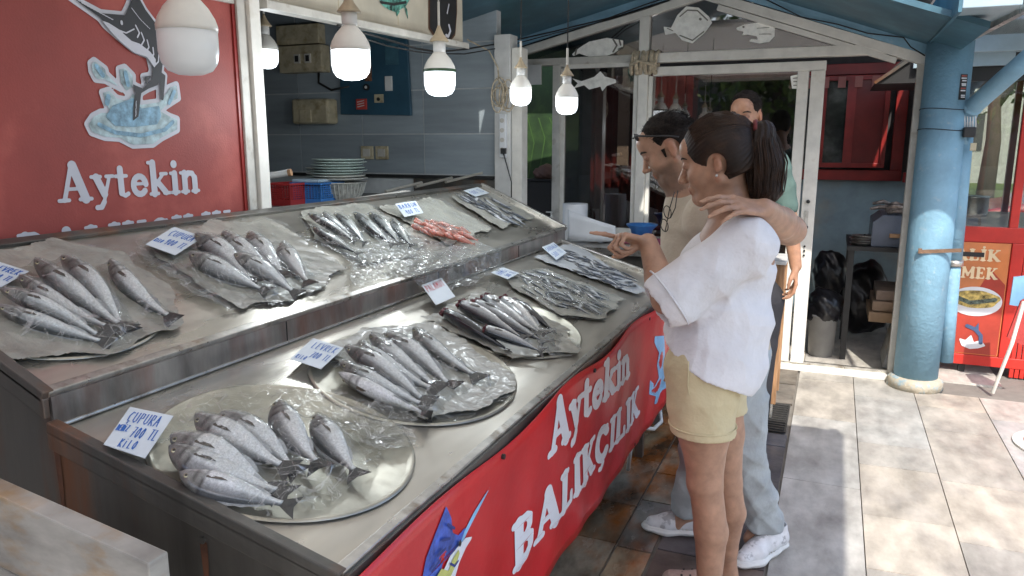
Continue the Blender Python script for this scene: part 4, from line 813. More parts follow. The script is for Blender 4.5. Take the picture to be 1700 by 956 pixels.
MB().box(q.x, q2.x, 5.8, 6.15, .6, q.z).build('body', 'black', cr, bevel=.01); MB().box(q.x-.01, q2.x+.01, 5.79, 6.16, q.z, q.z+.015).build('rim', 'black', cr, bevel=.004); MB().box(q.x, q2.x, 5.82, 6.13, 0, .6).build('lower_box', 'black', cr)
V_, F_ = lump(((q.x+q2.x)/2, 5.95, q.z+.06), (.1, .1, .07), 9); tag(link_mesh('brown_bag', V_, F_, mat('brown bag', (.16, .09, .07), rough=.7), smooth=True), 'brown bag lying on the black crate', 'bag')
# rest of the building shell (left): keeps light and reflections plausible
st('left_wall', MB().box(-2.05, XS-.045, -1.2, 2.13, 0, 1.2), 'dark')
# ================================================================ FISH STAND
YA, XF, XM, XB = .93, -.70, -1.37, -1.90
TIER = []
for P0, P1 in (((XF, 0, .85), (XM, 0, 1.012)), ((XM, 0, 1.072), (XB, 0, 1.305))):
    P0 = Vector(P0); e2 = (Vector(P1)-P0); L_ = e2.length; e2.normalize(); n_ = Vector((0, 1, 0)).cross(e2).normalized(); n_ = n_ if n_.z > 0 else -n_
    TIER.append((P0, Vector((0, 1, 0)), e2, n_, L_))
REC = .012
def deck(k, a, b, h=0): P0, e1, e2, n_, L_ = TIER[k]; return P0+e1*a+e2*b+n_*(h-REC)
def pick(k, u, v, h=0):
    P0, e1, e2, n_, L_ = TIER[k]; o = P0+n_*(h-REC); d = ray(u, v); t = (o-_C).dot(n_)/d.dot(n_); return _C+d*t
def ab(k, p): P0, e1, e2, n_, L_ = TIER[k]; q = p-P0; return q.dot(e1), q.dot(e2)
FE = [(3.76, 3.93), (4.02, 4.02)]          # far end y at front, back
sd = thing('fish_stand', (-1.3, 2.4, 0), 'long two tier stainless steel fish display stand', 'fish stand')
for k in (0, 1):
    P0, e1, e2, n_, L_ = TIER[k]
    MB().prism([deck(k, YA+.01, .01), deck(k, FE[k][0]-.01, .01), deck(k, FE[k][1]-.01, L_-.004), deck(k, YA+.01, L_-.004)], n_*-.006).build(('lower' if k == 0 else 'upper')+'_deck', 'steel', sd)
    mb = MB(); up = n_
    f0, f1, b0, b1 = (deck(k, YA, .008, REC-.006), deck(k, FE[k][0], .008, REC-.006), deck(k, YA, L_-.0, REC-.006), deck(k, FE[k][1], L_-.0, REC-.006))
    MB().bar(f0, f1, .022, .02, up).build('front_rim', 'steel_rim', sd, bevel=.003)
    MB().bar(f0-e2*.01, b0, .024, .024, up).build('near_rim', 'steel_side', sd, bevel=.003); MB().bar(f1, b1, .03, .03, up).build('far_rim', 'steel_rim', sd, bevel=.003)
    if k == 1: MB().bar(b0, b1, .03, .012, up).build('back_rim', 'steel_side', sd, bevel=.003)
MB().box(XM-.012, XM+.004, YA+.003, 3.98, 1.0, 1.063).build('riser', 'riser', sd)
MB().tube([(XM+.008, YA+.01, 1.004), (XM+.008, 3.93, 1.004)], .004, 8).build('weld_seam', 'steel_rim', sd)
for y in (1.62, 2.5, 3.3): MB().box(XM+.003, XM+.0055, y, y+.003, 1.005, 1.062).build('riser_joint', 'black', sd)
# near side panel: profile extruded
prof = [(XF-.03, .80), (XM, .975), (XM-.004, 1.03), (XB, 1.265), (XB, .10), (XF-.03, .10)]
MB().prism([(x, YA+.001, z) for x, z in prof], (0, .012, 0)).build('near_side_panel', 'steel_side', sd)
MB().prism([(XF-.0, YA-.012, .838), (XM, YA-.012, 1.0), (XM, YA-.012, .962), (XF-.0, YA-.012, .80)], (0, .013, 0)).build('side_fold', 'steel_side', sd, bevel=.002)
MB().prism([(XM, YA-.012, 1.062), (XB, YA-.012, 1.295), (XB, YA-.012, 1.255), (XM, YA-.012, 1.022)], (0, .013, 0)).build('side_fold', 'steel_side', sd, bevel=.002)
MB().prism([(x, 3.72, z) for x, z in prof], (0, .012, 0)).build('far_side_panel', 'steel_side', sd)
MB().box(XF-.045, XF-.03, YA+.015, 3.71, .34, .80).build('front_panel', 'steel_side', sd)
MB().bar((XF+.004, YA, .822), (XF+.004, 3.74, .822), .012, .05).build('front_fold', 'steel_side', sd, bevel=.002)
for y in (1.3, 3.5): MB().box(XF-.12, XF-.08, y, y+.04, 0, .34).build('leg', 'steel_side', sd)
for x, z in ((-1.0, .845), (-.83, .80), (-1.62, 1.12)): MB().tube([(x, YA-.004, z), (x, YA+.004, z)], .007, 10).build('bolt', 'steel_side', sd)
M['rust'] = mat('rust run', (.085, .035, .018), rough=.8, var=.6, vs=12)
for x, z, L in ((-1.0, .838, .16), (-.83, .793, .2), (-1.365, .99, .3), (-1.60, 1.1, .5)):
    it = [('C', x, z, x+.002, z-L, .008, .002), ('C', x+.006, z, x+.008, z-L*.6, .004, .001)]
    V_, F_ = flat_mesh(it, (x-.05, z-L-.02, x+.05, z+.03), .004); link_mesh('rust_streak', [(p, YA-.0005, q) for p, q in V_], F_, 'rust', sd, fixn=False)
# ---- banner
bn_ = thing('red_banner', (XF, 2.3, .3), 'red vinyl banner with white lettering and blue marlins hanging on the stand front', 'banner')
def bz(y): return .845-.0
def bump_x(y, z): return XF+.0185+.004*math.sin(y*9+z*5)+.003*math.sin(y*23-z*11)*(0.9-z)*2
YE = 3.78
MB().grid(lambda a, b: (bump_x(YA+.02+(YE-YA-.02)*a, .31+.528*b), YA+.02+(YE-YA-.02)*a, (.30+.012*math.sin(a*21)) + (.838-.30)*b), 120, 16).build('sheet', 'redbanner', bn_, smooth=True, solid=.002)
[MB().tube([(XF+.012, y, z), (XF+.024, y, z)], .007, 10).build('rivet', 'black', bn_) for y, z in ((1.55, .81), (2.3, .81), (3.1, .81), (1.5, .32), (2.9, .32))]
def on_b(dx): return lambda y, z: (bump_x(y, z)+dx, y, z)
def line_letters(text, p0, p1, t0, t1, m):
    """p0/p1 baseline ends, t0/t1 top ends, all photo pixels on the banner plane"""
    q0, q1, r0, r1 = [onX(*p, XF+.012) for p in (p0, p1, t0, t1)]; k_ = sum(GLY[c][0] for c in text)
    def f(a, b):
        s_ = a/k_; y = q0.y+(q1.y-q0.y)*s_; z0 = q0.z+(q1.z-q0.z)*s_; zt_ = r0.z+(r1.z-r0.z)*s_; z = z0+(zt_-z0)*b; return (bump_x(y, z)+.003, y, z)
    return letters('banner_letter', text, m, f, bn_, res=.022, off=.024)
line_letters('Aytekin', (904, 760), (1042, 622), (908, 672), (1042, 565), 'lettering_white')
line_letters('BALIKÇILIK', (848, 952), (1058, 686), (852, 868), (1058, 640), 'lettering_white')
M['mblue'] = mat('royal blue print', (.05, .1, .42), rough=.4, var=.4, vs=30); M['mlight'] = mat('light blue print', (.25, .5, .75), rough=.4, var=.2); M['myellow'] = mat('yellow green print', (.5, .5, .15), rough=.4, var=.2)
sc, ox, oy = .4142, 560, 560
def pb(items): return px_items(items, sc, ox, oy, 'x', XF+.014)
fin = pb([('P', [(320, 960), (335, 880), (370, 790), (420, 672), (440, 720), (445, 780), (470, 790), (505, 755), (480, 820), (440, 860), (400, 900), (380, 1000), (320, 1010)])])
bill = pb([('P', [(612, 590), (560, 690), (510, 780), (475, 850), (452, 850), (490, 790), (540, 700)])])
bod = pb([('P', [(395, 1010), (400, 930), (430, 870), (470, 830), (500, 800), (532, 795), (500, 840), (470, 900), (450, 960), (440, 1010)])])
yel = pb([('P', [(420, 930), (440, 880), (465, 845), (470, 860), (455, 900), (430, 950), (380, 1000), (365, 960), (390, 920)])])
ey = pb([('S', [(468, 818), (470, 822)], .006)]); sp = pb([('S', [(350+22*i, 930-62*i), (385+20*i, 880-40*i)], .003) for i in range(4)] + [('S', [(425, 900), (445, 910), (460, 890)], .0025)])
decal('marlin_bill', bill, bbox(bill), .004, 'mlight', on_b(.003), bn_); decal('marlin_fin', fin, bbox(fin), .005, 'mblue', on_b(.0035), bn_)
decal('marlin_body', bod, bbox(bod), .005, 'lettering_white', on_b(.005), bn_); decal('marlin_back', yel, bbox(yel), .004, 'myellow', on_b(.0065), bn_)
decal('marlin_eye', ey, bbox(ey), .002, 'black', on_b(.008), bn_); decal('fin_rays', sp, bbox(sp), .0025, mat('dark blue ray', (.02, .04, .2), rough=.5), on_b(.008), bn_)
m2 = pb([('P', [(1262, -5), (1300, -8), (1306, 60), (1300, 130), (1308, 200), (1290, 215), (1275, 262), (1262, 268), (1268, 235), (1248, 228), (1250, 190), (1262, 200), (1278, 160), (1272, 110), (1280, 60), (1262, 20)]), ('P', [(1250, 170), (1262, 185), (1256, 230), (1248, 225)])])
decal('far_marlin', m2, bbox(m2), .008, 'mlight', on_b(.003), bn_)
# marble slabs at the near left corner
q0, q1 = onY(-60, 770, .72), onY(275, 918, .72)
def slabp(dz0, h, y0, th): return [(q0.x, y0, q0.z+dz0), (q1.x, y0, q1.z+dz0), (q1.x, y0, q1.z+dz0-h), (q0.x, y0, q0.z+dz0-h)], (0, th, 0)
tag(MB().prism(*slabp(0, .13, .69, .035)).build('marble_slab', 'marble', bevel=.003), 'veined grey marble slab with rusty edge at the near left corner', 'slab')
tag(MB().prism([(q0.x, .70, q0.z-.14), (q1.x-.1, .70, q1.z-.14), (q1.x-.1, .70, .0), (q0.x, .70, .0)], (0, .03, 0)).build('marble_base', 'marble', bevel=.003), 'lower grey marble board under the veined slab', 'slab')
# side counter beyond the stand: table under the window with paper roll, sanitiser, bowl
sc_ = thing('side_counter', (-1.2, 4.9, 0), 'long grey counter below the left window beyond the fish stand', 'counter')
MB().box(-1.95, -.72, 4.62, 5.34, .86, .885).build('top', 'marble', sc_, bevel=.004); MB().box(-1.93, -.74, 4.66, 5.32, 0, .86).build('body', 'steel_side', sc_)
MB().box(-1.95, -.72, 4.595, 4.62, .845, .887).build('edge', 'steel_rim', sc_)
q = onZ(958, 385, .885); rp = thing('paper_roll', (-1.6, 4.9, .885), 'big white roll of wrapping paper with a sheet pulled to the right', 'paper roll')
x, y = -1.61, 4.90
MB().lathe([(.022, 0), (.085, 0), (.085, .25), (.022, .25)], (x, y, .886), 36).build('roll', 'paper', rp, smooth=False)
MB().grid(lambda a, b: (x-.02+.34*a, y-.09-.05*math.sin(a*2.2), .89+.02*a*(1-b)+b*(.21-.09*a)+(.0)), 20, 4).build('loose_sheet', 'paper', rp, smooth=True, solid=.001)
so_ = thing('soap_bottle', (-1.82, 5.0, .885), 'clear pump bottle left of the paper roll', 'bottle'); MB().lathe([(.035, 0), (.036, .09), (.03, .11), (.012, .12), (.012, .13)], (-1.80, 4.95, .886), 20).build('bottle', 'clearglass', so_, smooth=True); MB().lathe([(.013, .13), (.014, .15), (.006, .152), (.006, .175), (.012, .177), (.012, .185), (0, .187)], (-1.80, 4.95, .886), 16).build('pump', 'pale', so_, smooth=True)
MB().box(-1.84, -1.80, 4.945, 4.955, 1.063, 1.07).build('spout', 'pale', so_)
wbx = thing('pale_box', (-1.86, 4.86, .885), 'pale box behind the stand corner below the pump bottle', 'box'); MB().box(-1.92, -1.78, 4.78, 4.90, .886, .99).build('body', 'pale', wbx, bevel=.006); MB().box(-1.922, -1.778, 4.778, 4.902, .99, 1.0).build('lid', 'white_dirty', wbx, bevel=.002)
rg = RNG
for i in range(5):
    V_, F_ = lump((-1.40+.06*i, 4.86+.03*(i % 2), .905), (.035, .035, .02), 30+i, .4); tag(link_mesh('crumpled_tissue', V_, F_, 'paper'), 'crumpled white paper scrap, %s from the paper roll' % ['first', 'second', 'third', 'fourth', 'fifth'][i], 'paper', 'paper scraps on the side counter')
q = onZ(1082, 375, .90); bw = thing('blue_bowl', (q.x, q.y, .9), 'blue plastic bowl on a pink cloth under the window', 'bowl')
x, y = -1.17, 5.0
tag(MB().box(x-.13, x+.2, y-.15, y+.12, .887, .898).build('pink_cloth', mat('pink cloth', (.35, .06, .14), rough=.8), bevel=.004), 'folded dark pink cloth under the blue bowl', 'cloth')
MB().lathe([(.055, 0), (.075, .07), (.105, .10), (.107, .106), (.10, .104), (.07, .07), (.05, .006), (0, .006)], (x, y, .899), 30).build('bowl', 'blueplastic', bw, smooth=True)
# wooden shelf trolley right of man2
wt = thing('wooden_stand', (-.25, 4.4, 0), 'narrow worn wooden stand with a white top beside the door', 'stand')
MB().box(-.40, -.205, 4.3, 4.62, .89, .91).build('top', 'pale', wt, bevel=.003); MB().box(-.28, -.212, 4.31, 4.35, .09, .89).build('leg', 'wood', wt, bevel=.003); MB().box(-.40, -.28, 4.31, 4.33, .5, .89).build('panel', 'wood', wt); MB().box(-.28, -.212, 4.57, 4.61, .09, .89).build('leg', 'wood', wt, bevel=.003)
MB().tube([(-.246, 4.33, .0), (-.246, 4.33, .09)], .02, 12).build('foot', 'steel_rim', wt)
# white hose hanging below the banner
ho = thing('white_hose', (-.7, 3.6, 0), 'white hose looping below the far end of the banner', 'hose')
MB().tube([onX(1095, 675, -.72), onX(1098, 700, -.70), onX(1085, 712, -.69), onX(1066, 710, -.70), onX(1050, 722, -.72), (-.8, 3.3, .02)], .009, 10).build('tube', 'pale', ho, smooth=True)
# ================================================================ FISH
def fishmat(name, rough=.28, metal=.08, bump=.5, scale=230):
    m = bpy.data.materials.new(name); m.use_nodes = True; n = m.node_tree.nodes; L = m.node_tree.links; b = n['Principled BSDF']
    a = n.new('ShaderNodeAttribute'); a.attribute_name = 'Col'; tc = n.new('ShaderNodeTexCoord')
    v = n.new('ShaderNodeTexVoronoi'); v.inputs['Scale'].default_value = scale; L.new(tc.outputs['Object'], v.inputs['Vector'])
    no = n.new('ShaderNodeTexNoise'); no.inputs['Scale'].default_value = 60; no.inputs['Detail'].default_value = 5; L.new(tc.outputs['Object'], no.inputs['Vector'])
    r = n.new('ShaderNodeMapRange'); L.new(no.outputs[0], r.inputs[0]); [r.inputs[i+1].__setattr__('default_value', q) for i, q in enumerate((.3, .7, .82, 1.25))]
    mx = n.new('ShaderNodeMix'); mx.data_type = 'RGBA'; mx.blend_type = 'MULTIPLY'; mx.inputs[0].default_value = 1; cc = n.new('ShaderNodeCombineColor')
    [L.new(r.outputs[0], cc.inputs[i]) for i in range(3)]; L.new(a.outputs[0], mx.inputs[6]); L.new(cc.outputs[0], mx.inputs[7])
    r2 = n.new('ShaderNodeMapRange'); L.new(v.outputs['Distance'], r2.inputs[0]); [r2.inputs[i+1].__setattr__('default_value', q) for i, q in enumerate((0, .6, 1.12, .8))]
    m2 = n.new('ShaderNodeMix'); m2.data_type = 'RGBA'; m2.blend_type = 'MULTIPLY'; m2.inputs[0].default_value = 1; c2 = n.new('ShaderNodeCombineColor')
    [L.new(r2.outputs[0], c2.inputs[i]) for i in range(3)]; L.new(mx.outputs[2], m2.inputs[6]); L.new(c2.outputs[0], m2.inputs[7]); L.new(m2.outputs[2], b.inputs['Base Color'])
    b.inputs['Roughness'].default_value = rough; b.inputs['Metallic'].default_value = metal; b.inputs['Coat Weight'].default_value = .9; b.inputs['Coat Roughness'].default_value = .06
    bp = n.new('ShaderNodeBump'); bp.inputs['Strength'].default_value = bump; bp.inputs['Distance'].default_value = .0015; L.new(v.outputs['Distance'], bp.inputs['Height']); L.new(bp.outputs[0], b.inputs['Normal'])
    return m
M['fish'] = fishmat('wet fish skin'); M['fin'] = fishmat('wet fish fin', .4, .1, .3, 400); M['fishdark'] = fishmat('dark wet fish skin', .22, .2, .2)
M['eye_ring'] = mat('fish eye ring', (.5, .46, .3), rough=.15, metal=.3); M['gill'] = mat('dark red gills', (.11, .006, .012), rough=.3, bump=.8, bs=60, coat=.5)
def interp(s, xs, ys):
    return np.interp(s, xs, ys)
SPEC = {
 'bream': dict(xs=[0, .02, .06, .12, .2, .3, .42, .55, .68, .8, .88, .94], up=[.008, .036, .068, .1, .128, .143, .14, .12, .09, .056, .034, .03], dn=[.008, .03, .052, .078, .108, .134, .138, .118, .084, .05, .032, .03], w=[.01, .03, .045, .062, .075, .082, .08, .068, .048, .027, .015, .01], tail=.15, fork=.5, back=(.08, .085, .09), side=(.82, .84, .85), belly=(.93, .93, .91), head=(.16, .155, .14)),
 'bass': dict(xs=[0, .02, .06, .12, .2, .3, .42, .55, .68, .8, .88, .94], up=[.008, .022, .04, .058, .075, .085, .086, .079, .06, .04, .027, .026], dn=[.008, .022, .038, .056, .075, .09, .091, .078, .056, .037, .025, .026], w=[.008, .025, .04, .055, .065, .07, .068, .058, .042, .025, .014, .01], tail=.13, fork=.3, back=(.045, .05, .05), side=(.7, .73, .74), belly=(.93, .93, .91), head=(.12, .118, .105)),
 'mackerel': dict(xs=[0, .03, .08, .15, .25, .4, .55, .7, .82, .92], up=[.006, .03, .05, .07, .085, .09, .08, .055, .03, .012], dn=[.006, .028, .05, .07, .085, .09, .078, .052, .028, .012], w=[.006, .025, .045, .06, .07, .075, .066, .045, .024, .01], tail=.12, fork=.8, back=(.012, .016, .022), side=(.34, .36, .37), belly=(.7, .7, .66), head=(.1, .1, .1)),
 'small': dict(xs=[0, .05, .15, .3, .5, .7, .85, .93], up=[.01, .035, .065, .085, .085, .06, .035, .02], dn=[.01, .035, .065, .085, .085, .06, .03, .02], w=[.01, .03, .045, .055, .055, .04, .02, .01], tail=.13, fork=.6, back=(.05, .06, .075), side=(.7, .73, .75), belly=(.85, .85, .83), head=(.2, .2, .19)),
 'mullet': dict(xs=[0, .04, .12, .25, .4, .6, .8, .93], up=[.03, .08, .135, .155, .145, .105, .055, .03], dn=[.02, .07, .11, .135, .125, .085, .045, .028], w=[.02, .055, .085, .1, .09, .06, .03, .015], tail=.13, fork=.6, back=(.55, .14, .08), side=(.72, .3, .22), belly=(.85, .55, .45), head=(.6, .14, .08)),
}
def fish_proto(kind, seed, bend=0.0, nr=20, ns=40, stripes=0, headless=False, parts=True):
    """unit-length fish lying flat: nose at x=0, tail at x=1, back towards -y, thickness up z"""
    sp = SPEC[kind]; rg = np.random.RandomState(seed); x1 = sp['xs'][-1]; x0 = .13 if headless else 0
    S_ = x0+(x1-x0)*(np.linspace(0, 1, ns)**.85); up, dn, w = (interp(S_, sp['xs'], sp[k]) for k in ('up', 'dn', 'w'))
    cy = lambda s: bend*(s-.45)**2*1.0 - bend*.08
    V = []; C = []; th = np.linspace(0, 2*np.pi, nr, endpoint=False); ph = rg.rand(4)*6
    for i, s in enumerate(S_):
        g = -.006*math.exp(-((s-.235)/.012)**2) if not headless else 0
        for t in th:
            c, sn = math.cos(t), math.sin(t); y = c*(dn[i] if c > 0 else up[i]); z = abs(sn)**.85*np.sign(sn)*(w[i]+g*abs(sn))
            if z < 0: z *= .85
            V.append((s, y+cy(s), z)); q = c   # -1 back .. 1 belly
            a = np.clip((q+.68)/.6, 0, 1); b = np.clip((q+.05)/.6, 0, 1); col = np.array(sp['back'])*(1-a)+np.array(sp['side'])*a; col = col*(1-b)+np.array(sp['belly'])*b
            if stripes and q < .05 and s > .24: col = col*(.25 if math.sin(s*stripes*6.28+q*2.5+ph[0]) > .1 else 1.05)
            if kind in ('bass', 'bream') and s > .24: col = col*(1-.35*math.exp(-((q+.32)/.05)**2))*(1-.12*(math.sin(q*34+ph[1]) > .3)*(q < .3))
            if kind == 'small' and -.25 < q < .1: col = np.array((.85, .87, .9))
            if s < .235 and not headless:
                hm = .85 if q < .45 else .4; col = col*(1-hm)+np.array(sp['head'])*hm; col = col*(.7+.6*(math.sin(s*140+q*9+ph[2])*math.sin(q*11+s*50+ph[3])*.5+.5))
                if abs(s-.17) < .006 and q > -.5: col = col*.45
            if abs(s-.235) < .01 and not headless: col = col*.3
            if kind in ('bream',) and abs(s-.25) < .02 and -.6 < q < -.2: col = col*.3
            col = col*(1+rg.normal()*.07); V[-1] = (V[-1][0], V[-1][1]+rg.normal()*.0006, V[-1][2]+rg.normal()*.0006); C.append(np.clip(col, .01, .9))
    F = []
    for i in range(ns-1):
        for j in range(nr): F.append((i*nr+j, i*nr+(j+1) % nr, (i+1)*nr+(j+1) % nr, (i+1)*nr+j))
    F += [tuple(reversed(range(nr))), tuple(range((ns-1)*nr, ns*nr))]
    sk = 'fishdark' if kind == 'mackerel' else 'fish'
    def finpoly(pts, name, col, par, z=0, th=.003):
        vs = [(x, y, z+(zz if True else 0)) for x, y, zz in pts]; k = len(vs); vv = vs+[(x, y, z_+th) for x, y, z_ in vs]
        f = [tuple(reversed(range(k))), tuple(range(k, 2*k))]+[(i, (i+1) % k, k+(i+1) % k, k+i) for i in range(k)]
        return link_mesh(name, vv, f, 'fin', par, col=[col]*len(vv))
    tl, fk = sp['tail'], sp['fork']; yt = cy(x1); hh = {'bream': .12, 'bass': .1, 'mackerel': .1, 'small': .09, 'mullet': .1}[kind]; b0 = up[-1]
    dk = {'mullet': (.5, .2, .12), 'small': (.3, .32, .34)}.get(kind, (.045, .045, .045))
    tp = [(x1-.03, yt-b0*.8, 0), (x1+tl*.5, yt-hh*.7, .004), (x1+tl, yt-hh, .008), (x1+tl*(1-fk*.35), yt-hh*.45, .0), (x1+tl*(1-fk*.6), yt, -.004), (x1+tl*(1-fk*.35), yt+hh*.45, .0), (x1+tl, yt+hh, .01), (x1+tl*.5, yt+hh*.65, .004), (x1-.03, yt+b0*.8, 0)]
    if not parts:
        o = len(V); V += tp; V += [(x, y, z+.004) for x, y, z in tp]; k = len(tp); F += [tuple(o+i for i in reversed(range(k))), tuple(range(o+k, o+2*k))]+[(o+i, o+(i+1) % k, o+k+(i+1) % k, o+k+i) for i in range(k)]; C += [dk]*(2*k)
        # eye as a dark bump in the same small mesh
        e = (.09, cy(.09)-.012, interp(.09, sp['xs'], sp['w'])*.95); o = len(V)
        V += [(e[0]+.016*math.cos(t), e[1]+.016*math.sin(t), e[2]) for t in np.linspace(0, 6.28, 7)[:-1]]+[(e[0], e[1], e[2]+.006)]; F += [(o+i, o+(i+1) % 6, o+6) for i in range(6)]; C += [(.02, .02, .02)]*7
        ob = link_mesh('fish', V, F, sk, None, smooth=True, col=C); return ob
    t = bpy.data.objects.new('fish', None); COL.objects.link(t); t.empty_display_size = .05
    link_mesh('body', V, F, sk, t, smooth=True, col=C)
    finpoly(tp, 'tail_fin', dk, t)
    xs_ = np.linspace(.33, .8, 9); yu = [-(interp(s, sp['xs'], sp['up']))+cy(s) for s in xs_]
    hgt = {'bream': .03, 'bass': .028, 'mackerel': .012, 'mullet': .02, 'small': .01}[kind]
    pf = [(s, y+.012, 0) for s, y in zip(xs_, yu)]+[(s+.015, y-hgt*(1 if k % 2 else .55)*math.sin(math.pi*(k+.6)/9.6), .004) for k, (s, y) in reversed(list(enumerate(zip(xs_, yu))))]
    finpoly(pf, 'dorsal_fin', tuple(np.array(sp['side'])*.45), t)
    xa = np.linspace(.62, .8, 5); yb = [interp(s, sp['xs'], sp['dn'])+cy(s) for s in xa]
    finpoly([(s, y-.012, 0) for s, y in zip(xa, yb)]+[(s+.02, y+.022*math.sin(math.pi*(k+.8)/5.6), .003) for k, (s, y) in reversed(list(enumerate(zip(xa, yb))))], 'anal_fin', tuple(np.array(sp['side'])*.6), t)
    w26 = interp(.28, sp['xs'], sp['w']); L_ = .17 if kind == 'bream' else .1
    finpoly([(.25, cy(.25)+.012, w26*.95), (.26, cy(.26)+.03, w26*.9), (.28+L_*.6, cy(.3)+.04, w26*1.05), (.27+L_, cy(.3)+.028, w26*1.0), (.28+L_*.5, cy(.3)+.01, w26*1.12), (.26, cy(.26)+.0, w26)], 'pectoral_fin', (.09, .075, .06), t)
    if not headless:
        ze = interp(.085, sp['xs'], sp['w']); up9 = interp(.085, sp['xs'], sp['up']); r = {'bream': .022, 'mullet': .02}.get(kind, .017)
        for s_ in (1, -1):
            z = s_*(ze*.93 if s_ > 0 else ze*.75)
            e = MB().lathe([(r, -.004), (r*.95, .002), (r*.6, .006), (0, .007)] if s_ > 0 else [(0, -.007), (r*.6, -.006), (r, .0)], (.088, cy(.088)-up9*.38, z), 14).build('eye', 'eye_ring', t, smooth=True)
            MB().lathe([(r*.55, .006), (r*.5, .0085), (0, .0095)] if s_ > 0 else [(0, -.009), (r*.5, -.007), (r*.55, -.006)], (.088, cy(.088)-up9*.38, z), 12).build('pupil', 'black', e, smooth=True)
    else:
        V_, F_ = lump((.12, cy(.12), 0), (.035, .055, .05), seed, .5); link_mesh('gills', V_, F_, 'gill', t, smooth=True)
    return t
FISHED = {0: [], 1: []}                    # what lies on each tier, for the wrap to drape over
def lay(proto, k, nose, tail, roll, h, name, label, group, cat='fish', total=None, first=[True]):
    """nose / tail = (a, b) on tier k; h = lift of the fish's axis"""
    if not proto.get('label'): o = proto
    else: o = copy_tree(proto)
    P0, e1, e2, n_, L_ = TIER[k]
    A = deck(k, *nose, h+REC*0); B = deck(k, *tail, max(.008, h*.55)); X_ = (B-A); ln = X_.length; X_.normalize(); Z_ = (n_-X_*n_.dot(X_)).normalized(); Y_ = Z_.cross(X_)
    R_ = Matrix((X_, Y_, Z_)).transposed().to_4x4() @ Matrix.Rotation(roll, 4, 'X'); s = ln/(total or 1.0)
    o.matrix_basis = Matrix.Translation(A) @ R_ @ Matrix.Scale(s, 4); o.name = name; tag(o, label, cat, group); FISHED[k].append(o); return o
P_ = {}
for nm, kd, seeds in (('bream', 'bream', 3), ('bass', 'bass', 3)):
    P_[nm] = [fish_proto(kd, i, bend=[.1, -.12, .22][i]) for i in range(seeds)]
P_['bassdark'] = [fish_proto('bass', 11, .15, stripes=0)]
P_['mack'] = [fish_proto('mackerel', 20+i, [.12, -.1][i]) for i in range(2)]
P_['palamut'] = [fish_proto('mackerel', 30+i, [.18, -.05][i], headless=True) for i in range(2)]
P_['mullet'] = [fish_proto('mullet', 40+i, [.15, -.1][i]) for i in range(2)]
def place(kind, k, lst, name, labels, group, rolls=(.35, .75), lift=.06, tl=1.09):
    ps = P_[kind]
    for i, (q, lb) in enumerate(zip(lst, labels)):
        (u0, v0, u1, v1) = q[:4]; ex = q[4] if len(q) > 4 else 0; pr = ps[i % len(ps)]
        h0 = .025+ex
        a = ab(k, pick(k, u0, v0, h0)); b = ab(k, pick(k, u1, v1, .01+ex*.4)); roll = RNG.uniform(*rolls) if len(q) < 6 else q[5]
        lay(pr, k, a, b, roll, h0, name, lb, group, total=tl)
ordn = ['leftmost', 'second', 'third', 'fourth', 'fifth', 'sixth', 'seventh', 'eighth']
gA = 'sea bream in the nearest round tray'
place('bream', 0, [(323, 690, 486, 792, .012), (369, 684, 505, 790, .006), (457, 668, 526, 790, .012), (522, 690, 594, 800, .004), (285, 720, 470, 822, .016), (277, 744, 482, 836, .010), (296, 786, 494, 850, .006)], 'sea_bream',
      ['silver sea bream with a dark head just right of the front pile, nearest round tray', 'plump sea bream second of the upright row in the nearest round tray', 'bright sea bream with a reddish eye, third of the row in the nearest round tray', 'rightmost sea bream with a black tail in the nearest round tray', 'uppermost sea bream of the slanting front pile beside the CUPURA 700 tag', 'middle sea bream of the slanting front pile in the nearest round tray', 'lowest sea bream lying along the near steel rim'], gA)
gB = 'sea bass in the front middle tray'
lb = ['dark backed sea bass just above the belly up one', 'second sea bass from the left in the front middle tray, spotted back', 'third sea bass of the front middle row', 'fourth sea bass of the front middle row', 'fifth sea bass of the front middle row with a pink gill', 'rightmost sea bass of the front middle tray with a wide pale flank']
place('bass', 0, [(563, 603, 716, 686, .01), (575, 574, 722, 676, .014), (593, 571, 727, 664, .008), (612, 556, 732, 656, .012), (640, 552, 762, 650, .008), (682, 547, 796, 640, .004)], 'sea_bass', lb, gB)
place('bass', 0, [(563, 620, 722, 700, .006, 1.9)], 'sea_bass', ['white belly up sea bass, lowest of the front middle row'], gB)
gC = 'large sea bass in the left tray of the upper tier'
place('bass', 1, [(-10, 508, 190, 580, .004), (2, 478, 186, 568, .018), (28, 460, 190, 562, .01), (55, 432, 214, 560, .014), (106, 424, 220, 560, .012), (178, 434, 287, 546, .006)], 'sea_bass',
      ['dark large sea bass lowest of the pile at the left border', 'large sea bass with a bright stripe second in the pile at the left border', 'large sea bass partly under the left price tag', 'large sea bass with open mouth, third from the right on the upper left tray', 'large sea bass with a dark head, second from the right on the upper left tray', 'pinkish bellied sea bass, rightmost on the upper left tray'], gC)
gD = 'sea bream on the upper tier'
place('bream', 1, [(312, 420, 448, 492, .006), (327, 387, 428, 476, .010), (367, 387, 466, 468, .006), (413, 386, 474, 468, .010), (388, 420, 500, 494, .022), (466, 404, 510, 480, .008)], 'sea_bream',
      ['lowest sea bream of the upper tier group, nearest the 900 tag', 'sea bream under the corner of the 900 tag', 'sea bream in the middle back of the upper tier group', 'sea bream at the back right of the upper tier group', 'sea bream lying across the front of the upper tier group', 'rightmost short sea bream of the upper tier group'], gD)
gE = 'dark mackerel on the upper tier'
